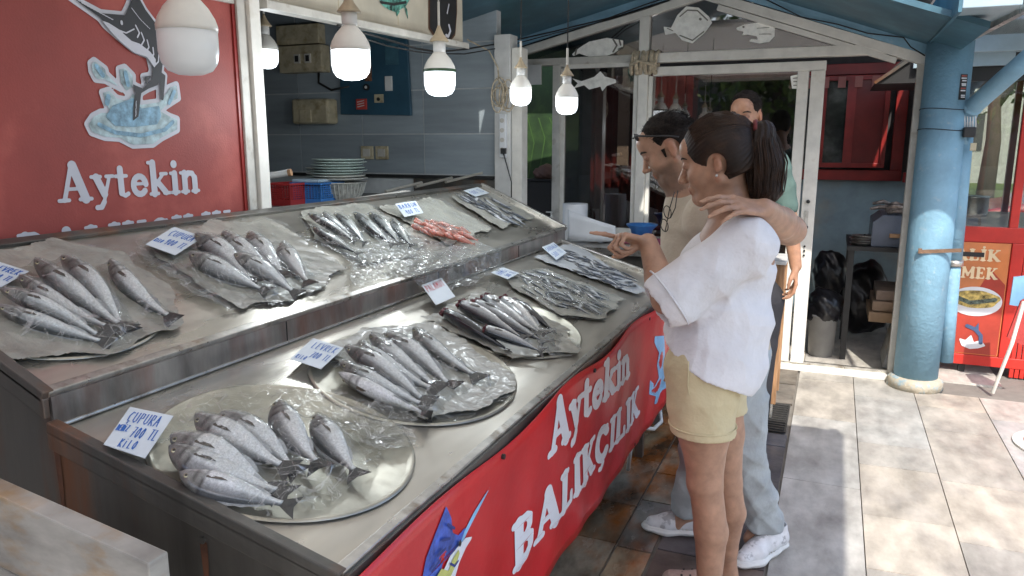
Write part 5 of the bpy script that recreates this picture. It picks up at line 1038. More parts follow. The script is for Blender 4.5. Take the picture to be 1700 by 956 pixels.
place('mack', 1, [(516, 376, 602, 430, .006), (512, 354, 598, 408, .012), (535, 353, 590, 400, .02), (556, 354, 614, 412, .01), (586, 353, 658, 416, .012), (613, 353, 672, 413, .006), (648, 364, 686, 416, .004)], 'mackerel',
      ['lowest dark mackerel, nearest the camera in the upper tier group', 'black backed mackerel, leftmost at the back of the upper tier group', 'mackerel with a pink gill between the two leftmost dark ones', 'fourth mackerel of the upper tier group', 'fifth mackerel of the upper tier group', 'sixth mackerel of the upper tier group', 'rightmost short mackerel of the upper tier group'], gE)
gF = 'bonito with red gills on the lower tier'
place('palamut', 0, [(726, 512, 858, 592, .010, -.5), (752, 498, 884, 572, .016, .5), (774, 496, 915, 582, .022, .2), (792, 541, 912, 592, .030, .6), (794, 488, 908, 568, .010, .5), (826, 491, 914, 566, .014, .8), (845, 495, 930, 560, .004, -.6)], 'bonito',
      ['silver bellied bonito with open red gills, nearest the sea bass tray', 'bonito with curled red gills under the red lettered card', 'bonito with the third red gill tuft', 'black backed bonito lying on top across the front of its pile', 'brown striped bonito in the middle of the pile', 'black bonito standing out on the right of its pile', 'pale bonito at the far right edge of its pile'], gF)
gG = 'red mullet on the upper tier'
lst = []
for i in range(30):
    u = 686+ (i % 10)*8.2+RNG.uniform(-4, 4); v = 362+(i % 10)*1.8+(i//10)*7+RNG.uniform(-2, 2); lst.append((u, v, u+26+RNG.uniform(-9, 9), v+13+RNG.uniform(-5, 5), .004+.007*(i//10)))
place('mullet', 1, lst, 'red_mullet', ['orange red mullet heaped on paper below the card, between mackerel and small fry']*34, gG)
def fry(k, n, polypx, kind, lab, grp, L, ang, seed, name):
    rg = np.random.RandomState(seed); ps = [fish_proto(kind, seed+i, rg.uniform(-.5, .5), nr=10, ns=16, parts=False) for i in range(4)]
    ABs = [ab(k, pick(k, *p)) for p in polypx]; A0_ = [p[0] for p in ABs]; B0_ = [p[1] for p in ABs]; i = 0; tries = 0
    while i < n and tries < 9000:
        tries += 1; a = rg.uniform(min(A0_), max(A0_)); b = rg.uniform(min(B0_), max(B0_))
        if sd_poly(np.array([a]), np.array([b]), ABs)[0] > 0: continue
        t = rg.normal(ang, .55); l = L*rg.uniform(.8, 1.15); d = (l/2*math.cos(t), l/2*math.sin(t)); h = .017+.012*rg.rand()
        lay(ps[i % 4], k, (a-d[0], b-d[1]), (a+d[0], b+d[1]), rg.uniform(-.5, .5), h, name, lab, grp, total=1.06); i += 1
fry(0, 62, [(865, 468), (905, 458), (985, 488), (1018, 508), (990, 524), (945, 522), (905, 505), (870, 490)], 'small', 'small silver anchovy heaped under wrap on the lower tier', 'anchovies on the lower tier', .105, -1.5, 50, 'anchovy')
fry(0, 46, [(928, 424), (950, 418), (985, 432), (1040, 462), (1062, 482), (1030, 486), (985, 468), (938, 448)], 'small', 'small silver sardine scattered on white paper at the far end of the lower tier', 'sardines on the lower tier', .10, -1.2, 60, 'sardine')
fry(1, 30, [(766, 332), (800, 328), (836, 345), (866, 370), (850, 376), (812, 360), (778, 348)], 'small', 'slim silver fish on paper at the far end of the upper tier', 'small fish on the upper tier', .13, -1.35, 70, 'small_fish')
# ---- round steel trays under the fish
M['tray'] = mat('scratched tray steel', (.46, .44, .37), rough=.38, metal=.8, var=.2, vs=6, rvar=.1, bump=.06, bs=9)
def tray(k, a, b, ra, rb, label):
    t = MB(); n = 64; prof = [(1.0, .004), (.985, .008), (.965, .0065), (.93, .002), (0.0, .0015)]
    for f, z in prof:
        for j in range(n): q = 6.28318*j/n; t.v.append(tuple(deck(k, a+ra*f*math.cos(q), b+rb*f*math.sin(q), z)))
    for i in range(len(prof)-1):
        for j in range(n): t.f.append((i*n+j, i*n+(j+1) % n, (i+1)*n+(j+1) % n, (i+1)*n+j))
    tag(t.build('round_tray', 'tray', smooth=True), label, 'tray', 'round steel trays')
tray(0, 1.20, .335, .275, .275, 'round steel tray under the nearest sea bream'); tray(0, 1.75, .335, .33, .275, 'oval steel tray under the front middle sea bass'); tray(1, 1.15, .30, .26, .235, 'round steel tray under the large sea bass of the upper tier'); tray(0, 2.36, .31, .30, .25, 'oval steel tray under the bonito')
# ---- sheets of paper and wrap draped over the fish
M['butcher'] = mat('wet butcher paper', (.33, .32, .275), rough=.35, var=.15, vs=14, bump=.8, bs=28, bdist=.006, coat=.3)
M['whitepaper'] = mat('white tray paper', (.42, .43, .43), rough=.5, var=.1, bump=.6, bs=25, bdist=.006)
M['wrap'] = plasticmat('cling wrap', .0, .36, 11, .5, .45); M['wrap2'] = plasticmat('crumpled cling wrap', .02, .45, 16, .5, .7)
from mathutils.bvhtree import BVHTree
bpy.context.view_layer.update()
def tri_soup(k):
    V = []; F = []; P0, e1, e2, n_, L_ = TIER[k]
    B = np.array([e1, e2, n_]); o0 = np.array(P0)-np.array(n_)*REC
    for o in FISHED[k]:
        for q in [o]+list(o.children):
            if q.type != 'MESH' or q.name.startswith(('eye',)): continue
            me = q.data; co = np.empty(len(me.vertices)*3, np.float32); me.vertices.foreach_get('co', co); co = co.reshape(-1, 3); mw = np.array(q.matrix_world)
            w = co@mw[:3, :3].T+mw[:3, 3]; l = (w-o0)@B.T; s = len(V); V += l.tolist(); F += [tuple(s+i for i in p.vertices) for p in me.polygons]
    return BVHTree.FromPolygons(V, F)
BV = {k: tri_soup(k) for k in (0, 1)}
def blur(H): 
    P = np.pad(H, 1, mode='edge'); return (P[:-2, 1:-1]+P[2:, 1:-1]+P[1:-1, :-2]+P[1:-1, 2:]+P[1:-1, 1:-1]*0)/4
def drape(name, k, poly, m, label, cat, grp, over=True, base=.004, res=.0048, wr=.003, it=40, seed=0, solid=0, lift=.002, px=True, freq=1.0):
    rg = np.random.RandomState(seed); AB = [ab(k, pick(k, *p)) for p in poly] if px else poly
    a0, a1 = min(p[0] for p in AB)-.01, max(p[0] for p in AB)+.01; b0, b1 = min(p[1] for p in AB)-.01, max(p[1] for p in AB)+.01
    L_ = TIER[k][4]
    na, nb = int((a1-a0)/res), int((b1-b0)/res); A = np.linspace(a0, a1, na); B = np.linspace(b0, b1, nb); AA, BB = np.meshgrid(A, B, indexing='ij')
    H = np.full(AA.shape, base, float)
    if over:
        for i in range(na):
            for j in range(nb):
                h = BV[k].ray_cast(Vector((A[i], B[j], .3)), Vector((0, 0, -1)))
                if h[0] is not None: H[i, j] = max(base, h[0].z+lift)
    H0 = H.copy()
    for _ in range(it): H = np.maximum(H0, blur(H))
    W_ = np.zeros_like(H)
    for _ in range(9):
        t = rg.rand()*3.14; f = rg.uniform(18, 70)*freq; p = rg.rand()*6.28; W_ += np.abs(np.sin((AA*math.cos(t)+BB*math.sin(t))*f+p+2.2*np.sin((AA*math.sin(t)-BB*math.cos(t))*f*.3+p)))**.7
    W_ = (W_/9-.4)*wr*3; H = H+np.maximum(W_, -.001)
    SD = sd_poly(AA, BB, AB)+.009*np.sin(AA*31+seed)+.007*np.sin(BB*33+seed*2)+.0022*np.sin(AA*91+BB*70)
    H += np.where(SD > -.03, (SD+.03)*.12*np.abs(np.sin(AA*60+BB*45)), 0)
    H += np.maximum(0, BB-L_)*.0
    ok = SD < 0; idx = -np.ones(AA.shape, int); V = []; F = []
    for i in range(na-1):
        for j in range(nb-1):
            if ok[i, j] and ok[i+1, j] and ok[i+1, j+1] and ok[i, j+1]:
                f = []
                for (p, q) in ((i, j), (i+1, j), (i+1, j+1), (i, j+1)):
                    if idx[p, q] < 0: idx[p, q] = len(V); V.append(tuple(deck(k, A[p], B[q], H[p, q])))
                    f.append(int(idx[p, q]))
                F.append(tuple(f))
    o = link_mesh(name, V, F, m, None, smooth=True, fixn=False)
    if solid:
        md = o.modifiers.new('solid', 'SOLIDIFY'); md.thickness = solid
    return tag(o, label, cat, grp)
gp_ = 'paper under the fish'
def paper(k, poly, label, m='butcher', seed=0, base=.010): return drape('paper_sheet', k, poly, m, label, 'paper', gp_, over=False, base=base, wr=.0022, seed=seed, res=.0035)
paper(1, [(-40, 425), (90, 402), (205, 425), (300, 495), (292, 545), (190, 590), (60, 603), (-40, 600)], 'greyish paper under the large sea bass at the left', seed=1)
paper(1, [(232, 405), (345, 372), (450, 368), (572, 450), (520, 492), (400, 520), (290, 450)], 'greyish paper under the sea bream of the upper tier', seed=2, base=.006)
paper(1, [(500, 352), (610, 340), (700, 405), (690, 425), (600, 440), (520, 400)], 'greyish paper under the mackerel', seed=3, base=.006)
paper(1, [(628, 347), (718, 329), (820, 382), (742, 408)], 'pale paper under the red mullet', seed=4, base=.004)
paper(1, [(742, 327), (808, 320), (890, 364), (832, 384)], 'pale paper under the small fish at the far end of the upper tier', seed=5)
paper(0, [(884, 431), (948, 404), (1072, 486), (1060, 496)], 'white paper under the sardines', 'whitepaper', seed=6)
paper(0, [(830, 466), (900, 450), (1032, 500), (1000, 532), (930, 532)], 'grey paper under the anchovies', seed=7)
paper(0, [(700, 532), (800, 486), (945, 552), (955, 590), (850, 602)], 'greenish paper under the bonito', seed=8)
paper(0, [(530, 590), (600, 552), (720, 542), (855, 628), (855, 660), (790, 690), (700, 700)], 'greenish paper under the front middle sea bass', seed=9)
gw = 'clear wrap over the fish'
drape('plastic_wrap', 0, [(205, 690), (390, 640), (560, 655), (675, 690), (640, 770), (560, 850), (440, 870), (320, 800)], 'wrap', 'clear wrap stretched over the nearest sea bream', 'plastic wrap', gw, seed=11, wr=.0025)
drape('plastic_wrap', 0, [(545, 590), (600, 550), (715, 540), (852, 625), (862, 660), (780, 700), (690, 712), (560, 640)], 'wrap', 'clear wrap over the front middle sea bass', 'plastic wrap', gw, seed=12)
drape('plastic_wrap', 0, [(830, 462), (905, 448), (1035, 500), (1000, 534), (925, 534)], 'wrap', 'clear wrap over the anchovies', 'plastic wrap', gw, seed=13, wr=.004, lift=.004)
drape('plastic_wrap', 1, [(-30, 470), (-10, 425), (100, 400), (200, 410), (298, 490), (290, 545), (170, 595), (40, 605)], 'wrap', 'clear wrap over the large sea bass of the upper tier', 'plastic wrap', gw, seed=14, wr=.0025)
drape('plastic_wrap', 1, [(215, 400), (345, 362), (470, 366), (575, 450), (520, 500), (390, 525), (270, 470)], 'wrap', 'clear wrap over the sea bream of the upper tier', 'plastic wrap', gw, seed=15, wr=.003)
drape('plastic_wrap', 1, [(500, 348), (610, 338), (710, 400), (700, 440), (600, 445), (500, 400)], 'wrap', 'clear wrap over the mackerel', 'plastic wrap', gw, seed=16, wr=.004)
drape('plastic_wrap', 1, [(560, 425), (690, 400), (745, 405), (800, 440), (720, 455), (590, 480)], 'wrap2', 'crumpled wrap pulled off the mackerel towards the step', 'plastic wrap', gw, over=False, seed=17, wr=.005, base=.010, freq=1.3)
drape('plastic_wrap', 1, [(205, 415), (240, 408), (300, 445), (400, 522), (380, 530), (290, 480)], 'wrap2', 'narrow fold of wrap between the two left groups of the upper tier', 'plastic wrap', gw, over=False, seed=18, wr=.005, base=.008)
drape('plastic_wrap', 0, [(560, 690), (640, 670), (700, 700), (680, 745), (620, 760), (560, 740)], 'wrap2', 'crumpled wrap right of the nearest sea bream', 'plastic wrap', gw, over=False, seed=19, wr=.007, base=.01, freq=1.4)
drape('plastic_wrap', 0, [(880, 560), (930, 545), (962, 575), (950, 598), (890, 600)], 'wrap2', 'crumpled wrap at the tails of the bonito', 'plastic wrap', gw, over=True, seed=20, wr=.006, freq=1.6)
drape('plastic_wrap', 1, [(640, 350), (730, 330), (815, 380), (742, 402)], 'wrap', 'clear wrap over the red mullet', 'plastic wrap', gw, seed=21)
# wrap hanging over the step between the tiers
def hang():
    P = [(655, 425), (700, 415), (770, 410), (812, 462), (740, 480), (700, 500), (655, 498)]
    a0 = ab(1, pick(1, 640, 450))[0]; a1 = ab(1, pick(1, 800, 410))[0]
    def f(u, v):
        a = a0+(a1-a0)*u; w = .004*math.sin(a*90+v*9)+.004*math.sin(a*47-v*14)
        if v < .5: p = deck(1, a, .10*(1-v/.5)+.0, .014+abs(w)*.8); return p+Vector((.012*(v/.5), 0, 0))
        t = (v-.5)/.5; return Vector((XM+.028+w+.06*t*t, a+.05*t*math.sin(a*12), 1.088-.085*t+.008*math.sin(a*33)*t))
    return MB().grid(f, 90, 26).build('plastic_wrap', 'wrap2', smooth=True)
tag(hang(), 'crumpled wrap hanging over the step beside the red lettered card', 'plastic wrap', gw)
# ---- price cards
M['ink'] = mat('blue felt pen', (.03, .13, .45), rough=.6, var=0); M['inkred'] = mat('red felt pen', (.5, .03, .05), rough=.6, var=0); M['card'] = mat('white card', (.66, .72, .76), rough=.5, var=.05)
def card(k, px, rows, label, ink='ink', h=.05, w=.0012, lift=(.03, .03, .03, .03)):
    """px: corners top-left, top-right, bottom-right, bottom-left as read"""
    Q = [deck(k, *ab(k, pick(k, u, v, l)), l) for (u, v), l in zip(px, lift)]
    def at(x, y): return (Q[3]*(1-x)+Q[2]*x)*(1-y)+(Q[0]*(1-x)+Q[1]*x)*y
    nn = (Q[1]-Q[0]).cross(Q[3]-Q[0]).normalized(); nn = nn if nn.z > 0 else -nn; W_ = (Q[1]-Q[0]).length; H_ = (Q[3]-Q[0]).length
    t = thing('price_card', tuple((Q[0]+Q[2])/2-nn*.001), label, 'price card', 'price cards on the fish')
    MB().grid(lambda a, b: at(a, b)-nn*(.001+.004*math.sin(a*3.1)*0), 6, 4).build('card', 'card', t, solid=.0015)
    ns = 0
    for (txt, x0, y0, x1, y1, hh) in rows:
        n = len(txt); dx = x1-x0
        items = []
        for i, ch in enumerate(txt):
            if ch == ' ': continue
            for st_ in HW[ch]:
                items.append(('S', [(W_*(x0+dx*(i+px_*.95)/n), H_*(y0+(y1-y0)*(i+px_)/n+hh*py_)) for px_, py_ in st_], w*.5))
        if items: decal('handwriting', items, (0, 0, W_, H_), w*.42, ink, (lambda x, y: at(x/W_, y/H_)+nn*.0008), t)
    return t
# cards lie turned, so corners are listed in reading order of their writing
card(0, [(216, 675), (288, 690), (241, 760), (172, 737)], [('ÇUPURA', .12, .62, .85, .66, .26), ('DENİZ', .04, .36, .30, .40, .15), ('700 TL', .40, .30, .98, .36, .24), ('KİLO', .30, .04, .70, .08, .18)], 'price card reading CUPURA 700 TL beside the nearest sea bream', w=.0023)
card(0, [(520, 561), (571, 577), (533, 612), (482, 595)], [('LEVREK', .2, .6, .95, .66, .26), ('700 TL', .4, .25, .98, .3, .24), ('KİLO', .08, .08, .4, .1, .15)], 'price card reading LEVREK 700 TL beside the front middle sea bass', w=.0023)
card(1, [(289, 376), (338, 393), (291, 423), (242, 405)], [('ÇUPURA', .15, .6, .92, .64, .25), ('900 TL', .35, .22, .98, .28, .24), ('KİLO', .05, .2, .3, .22, .14)], 'price card reading CUPURA 900 TL on the upper tier sea bream', w=.0025)
card(1, [(-8, 432), (48, 450), (2, 476), (-52, 458)], [('LEVREK', .2, .6, .95, .66, .25), ('500 TL', .4, .22, .98, .3, .24)], 'price card reading 500 TL cut by the left border', w=.0025)
card(0, [(700, 473), (733, 461), (756, 492), (724, 506)], [('PALAMUT', .05, .6, .95, .62, .3)], 'white card with red PALAMUT lettering above the bonito', 'inkred', w=.0036, lift=(.055, .05, .03, .03))
card(1, [(656, 338), (690, 333), (703, 353), (672, 360)], [('BARBUN', .05, .58, .95, .6, .28), ('900 TL', .2, .15, .9, .16, .26)], 'price card standing in the red mullet', w=.0033, lift=(.06, .06, .03, .03))
card(0, [(815, 452), (834, 443), (862, 453), (843, 463)], [('HAMSİ', .1, .5, .9, .5, .3), ('500 TL', .2, .12, .9, .12, .25)], 'small price card behind the anchovies', w=.0028)
card(0, [(900, 410), (919, 402), (941, 419), (924, 431)], [('SARDALA', .05, .6, .95, .6, .26), ('500 TL', .1, .15, .9, .15, .28)], 'small price card at the head of the sardines', w=.0033, lift=(.04, .04, .03, .03))
card(1, [(770, 316), (793, 310), (812, 320), (790, 326)], [('500 TL', .1, .3, .9, .3, .4)], 'tiny price card at the far end of the upper tier', w=.0033)
# ================================================================ PEOPLE: one continuous surface each, from rounded tapering limbs
class SDF:
    def __init__(s, lo, hi, h):
        s.h = h; s.lo = np.array(lo, float); n = np.ceil((np.array(hi)-s.lo)/h).astype(int)+1; s.n = n; s.D = np.full(n, .06, np.float32)
        s.ax = [s.lo[i]+h*np.arange(n[i]) for i in range(3)]
    def _sub(s, lo, hi, m=.045):
        i0 = np.clip(((np.array(lo)-m-s.lo)/s.h).astype(int), 0, s.n); i1 = np.clip(((np.array(hi)+m-s.lo)/s.h).astype(int)+1, 0, s.n)
        if np.any(i1 <= i0): return None
        sl = tuple(slice(a, b) for a, b in zip(i0, i1))
        X = s.ax[0][sl[0]][:, None, None].astype(np.float32); Y_ = s.ax[1][sl[1]][None, :, None].astype(np.float32); Z = s.ax[2][sl[2]][None, None, :].astype(np.float32)
        return sl, X, Y_, Z
    def _mix(s, sl, d, k, op):
        D = s.D[sl]
        if op == 'u':
            if k <= 0: s.D[sl] = np.minimum(D, d)
            else: h = np.clip(.5+.5*(D-d)/k, 0, 1); s.D[sl] = D*(1-h)+d*h-k*h*(1-h)
        else:
            h = np.clip(.5-.5*(D+d)/max(k, 1e-5), 0, 1); s.D[sl] = D*(1-h)-d*h+max(k, 0)*h*(1-h)
    def cone(s, a, b, ra, rb, k=.02, op='u', flat=None, fold=None):
        a = np.array(a, float); b = np.array(b, float); r = max(ra, rb)*(1.3 if flat else 1); q = s._sub(np.minimum(a, b)-r, np.maximum(a, b)+r)
        if q is None: return s
        sl, X, Y_, Z = q; d = b-a; L = d@d+1e-12; px, py, pz = X-a[0], Y_-a[1], Z-a[2]; t = np.clip((px*d[0]+py*d[1]+pz*d[2])/L, 0, 1)
        qx, qy, qz = px-t*d[0], py-t*d[1], pz-t*d[2]
        if flat is not None:      # (axis, factor): thinner along that axis
            ax, f = flat; ax = np.array(ax, float); ax /= np.linalg.norm(ax); c = (qx*ax[0]+qy*ax[1]+qz*ax[2])*(1/f-1); qx, qy, qz = qx+c*ax[0], qy+c*ax[1], qz+c*ax[2]
        e = np.sqrt(qx*qx+qy*qy+qz*qz)-(ra+(rb-ra)*t)
        if fold is not None: e = e+fold(X, Y_, Z)
        s._mix(sl, e.astype(np.float32), k, op); return s
    def chain(s, pts, rs, k=.02, **kw):
        for i in range(len(pts)-1): s.cone(pts[i], pts[i+1], rs[i], rs[i+1], k, **kw)
        return s
    def ell(s, c, r, R_=None, k=.02, op='u', fold=None):
        c = np.array(c, float); r = np.array(r, float); m = r.max(); q = s._sub(c-m, c+m)
        if q is None: return s
        sl, X, Y_, Z = q; px, py, pz = X-c[0], Y_-c[1], Z-c[2]
        if R_ is not None: A = np.array(R_); px, py, pz = (A[i][0]*px+A[i][1]*py+A[i][2]*pz for i in range(3))
        k0 = np.sqrt((px/r[0])**2+(py/r[1])**2+(pz/r[2])**2); k1 = np.sqrt((px/r[0]**2)**2+(py/r[1]**2)**2+(pz/r[2]**2)**2)+1e-9
        e = k0*(k0-1)/k1
        if fold is not None: e = e+fold(X, Y_, Z)
        s._mix(sl, e.astype(np.float32), k, op); return s
    def cutplane(s, p, n_, k=.004):              # removes what lies on the n side of the plane
        n_ = np.array(n_, float); n_ /= np.linalg.norm(n_); p = np.array(p, float)
        X = s.ax[0][:, None, None]; Y_ = s.ax[1][None, :, None]; Z = s.ax[2][None, None, :]
        e = ((X-p[0])*n_[0]+(Y_-p[1])*n_[1]+(Z-p[2])*n_[2]).astype(np.float32); s.D = np.maximum(s.D, e); return s
    def warp(s, f):
        X = s.ax[0][:, None, None]; Y_ = s.ax[1][None, :, None]; Z = s.ax[2][None, None, :]; near = np.abs(s.D) < .05
        e = np.broadcast_to(f(X, Y_, Z), s.D.shape); s.D = np.where(near, s.D+e, s.D).astype(np.float32); return s
    def mesh(s):
        D = s.D; D[0] = D[-1] = .05; D[:, 0] = D[:, -1] = .05; D[:, :, 0] = D[:, :, -1] = .05
        I = D < 0; n = np.array(D.shape)-1
        c = [I[a:n[0]+a, b:n[1]+b, d:n[2]+d] for a in (0, 1) for b in (0, 1) for d in (0, 1)]
        al = c[0].copy(); an = c[0].copy()
        for q in c[1:]: al &= q; an |= q
        act = np.argwhere(an & ~al); ids = -np.ones(n, np.int64); ids[tuple(act.T)] = np.arange(len(act))
        offs = [(a, b, d) for a in (0, 1) for b in (0, 1) for d in (0, 1)]; val = {o: D[act[:, 0]+o[0], act[:, 1]+o[1], act[:, 2]+o[2]] for o in offs}
        P = np.zeros((len(act), 3)); w = np.zeros(len(act))
        for o in offs:
            for ax in range(3):
                if o[ax] == 0:
                    o2 = list(o); o2[ax] = 1; o2 = tuple(o2); va, vb = val[o], val[o2]; m = (va < 0) != (vb < 0); t = np.where(m, va/(va-vb+1e-20), 0)
                    q = np.tile(np.array(o, float), (len(act), 1)); q[:, ax] += t; P[m] += q[m]; w[m] += 1
        P = (act+P/w[:, None])*s.h+s.lo; F = []
        for ax in range(3):
            b, d = (ax+1) % 3, (ax+2) % 3; sh = [slice(None)]*3; s1 = list(sh); s2 = list(sh); s1[ax] = slice(0, -1); s2[ax] = slice(1, None)
            e = np.argwhere(I[tuple(s1)] != I[tuple(s2)]); e = e[(e[:, b] > 0) & (e[:, d] > 0) & (e[:, b] < n[b]) & (e[:, d] < n[d])]
            ins = I[tuple(e.T)]; Q = []
            for (u, v) in ((-1, -1), (0, -1), (0, 0), (-1, 0)): q = e.copy(); q[:, b] += u; q[:, d] += v; Q.append(ids[tuple(q.T)])
            Q = np.stack(Q, 1); Q[~ins] = Q[~ins][:, ::-1]; F.append(Q)
        F = np.concatenate(F); F = F[(F >= 0).all(1)]; return P, F
def sdf_obj(name, s, m, parent, col=None, smooth_it=2):
    P, F = s.mesh()
    # light laplacian smoothing keeps the grid from showing
    E_ = np.concatenate([F[:, [0, 1]], F[:, [1, 2]], F[:, [2, 3]], F[:, [3, 0]]])
    for it in range(smooth_it):
        S_ = np.zeros_like(P); w = np.zeros(len(P))
        for a, b in ((0, 1), (1, 0)): np.add.at(S_, E_[:, a], P[E_[:, b]]); np.add.at(w, E_[:, a], 1)
        P = P*.5+.5*S_/np.maximum(w, 1)[:, None]
    c = col(P) if col else None
    return link_mesh(name, P, F, m, parent, smooth=True, col=c, fixn=False)
V3 = lambda v: np.array(v, float)
M['skin'] = mat('skin', (.5, .3, .2), rough=.46, var=.13, vs=26, attr='Col', sss=.12, bump=.08, bs=300, bdist=.002)
M['hair_dark'] = mat('dark brown hair', (.017, .010, .007), rough=.5, var=.3, vs=20, col2=(.04, .02, .011), c2s=14, spec=.25)
M['hair_black'] = mat('short black hair', (.018, .013, .010), rough=.75, var=.5, vs=120, bump=1, bs=420, bdist=.006, spec=.2)
def clothmat(name, c, bump=.55, rough=.85, var=.05, bs=11): return mat(name, c, rough=rough, var=var, vs=8, bump=bump, bs=bs, bdist=.02, spec=.25)
M['shirt_w'] = clothmat('white cotton', (.68, .675, .69)); M['shorts'] = clothmat('pale yellow cotton', (.56, .48, .3)); M['tshirt_c'] = clothmat('cream jersey', (.5, .44, .35))
M['jeans'] = clothmat('washed grey blue denim', (.36, .39, .4), .5, var=.12); M['teal'] = clothmat('grey green jersey', (.085, .135, .12)); M['trousers'] = clothmat('dark trousers', (.03, .03, .035))
M['shoe'] = mat('white trainer', (.62, .62, .63), rough=.55, var=.08, vs=30, col2=(.35, .35, .36), c2s=18, c2lo=.55, c2hi=.6); M['sole'] = mat('white rubber sole', (.6, .6, .58), rough=.6); M['slip'] = mat('beige clog', (.42, .29, .24), rough=.6, bump=.5, bs=60)
M['eyewhite'] = mat('eye white', (.7, .68, .64), rough=.2); M['brow'] = mat('eyebrow', (.03, .02, .015), rough=.8)
class Head:
    """f forward, s towards the camera side, u up"""
    def __init__(h, c, yaw, pitch, roll=0, sc=1.0, sidesign=1):
        # yaw 0 faces -x; positive yaw turns the face towards the camera (-y)
        f = Vector((-math.cos(yaw), -math.sin(yaw), 0)); s_ = Vector((math.sin(yaw), -math.cos(yaw), 0)); u = Vector((0, 0, 1))
        R_ = Matrix.Rotation(pitch, 3, s_); 
        if (R_ @ f).z > 0: R_ = Matrix.Rotation(-pitch, 3, s_)
        h.f, h.s, h.u = R_ @ f, R_ @ s_, R_ @ u; h.c = Vector(c); h.k = sc; h.R = np.array([h.f, h.s, h.u])
    def p(h, f, s_, u): return h.c+(h.f*f+h.s*s_+h.u*u)*h.k
    def local(h, P): return ((P-np.array(h.c))@h.R.T)/h.k
def head_sdf(S_, h, male=True):
    k = h.k; e = lambda c, r, kk=.02, op='u': S_.ell(h.p(*c), V3(r)*k, h.R, kk, op); c_ = lambda a, b, ra, rb, kk=.015: S_.cone(h.p(*a), h.p(*b), ra*k, rb*k, kk)
    e((-.01, 0, .03), (.096, .074, .088)); e((.028, 0, -.03), (.062, .058, .08), .025)
    for s_ in (1, -1):
        c_((-.005, s_*.052, -.055), (.055, s_*.022, -.102), .022, .02, .02); e((.052, s_*.038, -.035), (.028, .022, .028), .02)
    c_((.07, 0, -.105), (.072, 0, -.1), .021 if male else .018, .02, .015)
    c_((.082, -.026, .016), (.082, .026, .016), .011 if male else .008, .011 if male else .008, .014)
    e((.072, 0, .045), (.028, .05, .035), .02)
    for s_ in (1, -1): e((.098, s_*.031, -.003), (.017, .017, .012), .010, 's')
    c_((.088, 0, .006), (.108, 0, -.032), .0075, .0105, .009); e((.113, 0, -.039), (.0115 if male else .010, .011, .010), .006); 
    for s_ in (1, -1): e((.101, s_*.0125, -.043), (.0105, .0075, .0075), .004)
    e((.082, 0, -.068), (.014, .024, .014), .010); c_((.088, -.014, -.0665), (.088, .014, -.0665), .0055, .0055, .005); c_((.0865, -.012, -.0775), (.0865, .012, -.0775), .0062, .0062, .005); 0
    S_.cone(h.p(.0965, -.02, -.0722), h.p(.0965, .02, -.0722), .003*k, .003*k, .003, 's')
    q_ = 1.0 if male else .74
    for s_ in (1, -1):     # ears with a hollow
        e((-.012, s_*.075, -.014), (.017*q_, .008, .028*q_), .006); e((-.005, s_*.086, -.010), (.010*q_, .007, .017*q_), .004, 's'); e((-.006, s_*.078, -.014-.021*q_), (.008*q_, .006, .009*q_), .004)
        e((.083, s_*.031, -.001), (.0125, .0155, .0125), .003); 
    return S_
def skin_col(h, base, male, stub=.0):
    b = np.array(base)
    def f(P):
        C = np.tile(b, (len(P), 1)); L = h.local(P); fx, s_, u = L.T; hd = (u > -.16) & (np.linalg.norm(L, axis=1) < .19)
        lip = hd & (fx > .0845) & (np.abs(s_) < .02) & (u < -.062) & (u > -.084); C[lip] = b*np.array((.92, .68, .66))
        C = np.clip(C*(1+.25*np.exp(-(((fx-.085)/.03)**2+((np.abs(s_)-.04)/.02)**2+((u+.04)/.02)**2)))[:, None]*np.array((1.03, .97, .96)) if False else C, 0, 1)
        if stub:
            w = np.clip((-.042-u)/.02, 0, 1)*np.clip((fx+.01)/.03, 0, 1)*hd; w = np.where(lip, 0, w)*stub; C = C*(1-w[:, None])+b*np.array((.4, .42, .45))*w[:, None]
        ear = hd & (np.abs(s_) > .072) & (fx > -.035) & (fx < .02); C[ear] = b*np.array((1.0, .85, .8))
        lid = hd & (((fx-.09)/.02)**2+((np.abs(s_)-.031)/.02)**2+((u+.001)/.014)**2 < 1); C[lid] = C[lid]*np.array((.75, .68, .66))
        return np.clip(C, 0, 1)
    return f
def face_parts(h, par, male, look=-.3):
    k = h.k
    for s_ in (1, -1):
        c = h.p(.0765, s_*.031, -.005); V = MB(); n = 14
        e = SDF(np.array(c)-.02, np.array(c)+.02, .0012); e.ell(c, V3((.0105, .013, .0045))*k, h.R, 0); o = sdf_obj('eye', e, 'eyewhite', par, smooth_it=1)
        c2 = h.p(.0835, s_*.0315, -.006); e = SDF(np.array(c2)-.01, np.array(c2)+.01, .0008); e.ell(c2, V3((.0045, .006, .0038))*k, h.R, 0); sdf_obj('iris', e, 'hair_black', o, smooth_it=1)
        # upper lid line and brow
        MB().tube([h.p(.087, s_*.0165, -.001), h.p(.0925, s_*.025, .003), h.p(.091, s_*.036, .003), h.p(.083, s_*.046, -.001)], [.0008, .0014, .0014, .0006], 6).build('eyelashes', 'brow', par, smooth=True)
        r = .0042 if male else .0028
        MB().tube([h.p(.0935, s_*.012, .017), h.p(.0945, s_*.024, .0225), h.p(.089, s_*.038, .024), h.p(.074, s_*.052, .018)], [r*.8, r, r, r*.4], 8).build('eyebrow', 'brow', par, smooth=True)
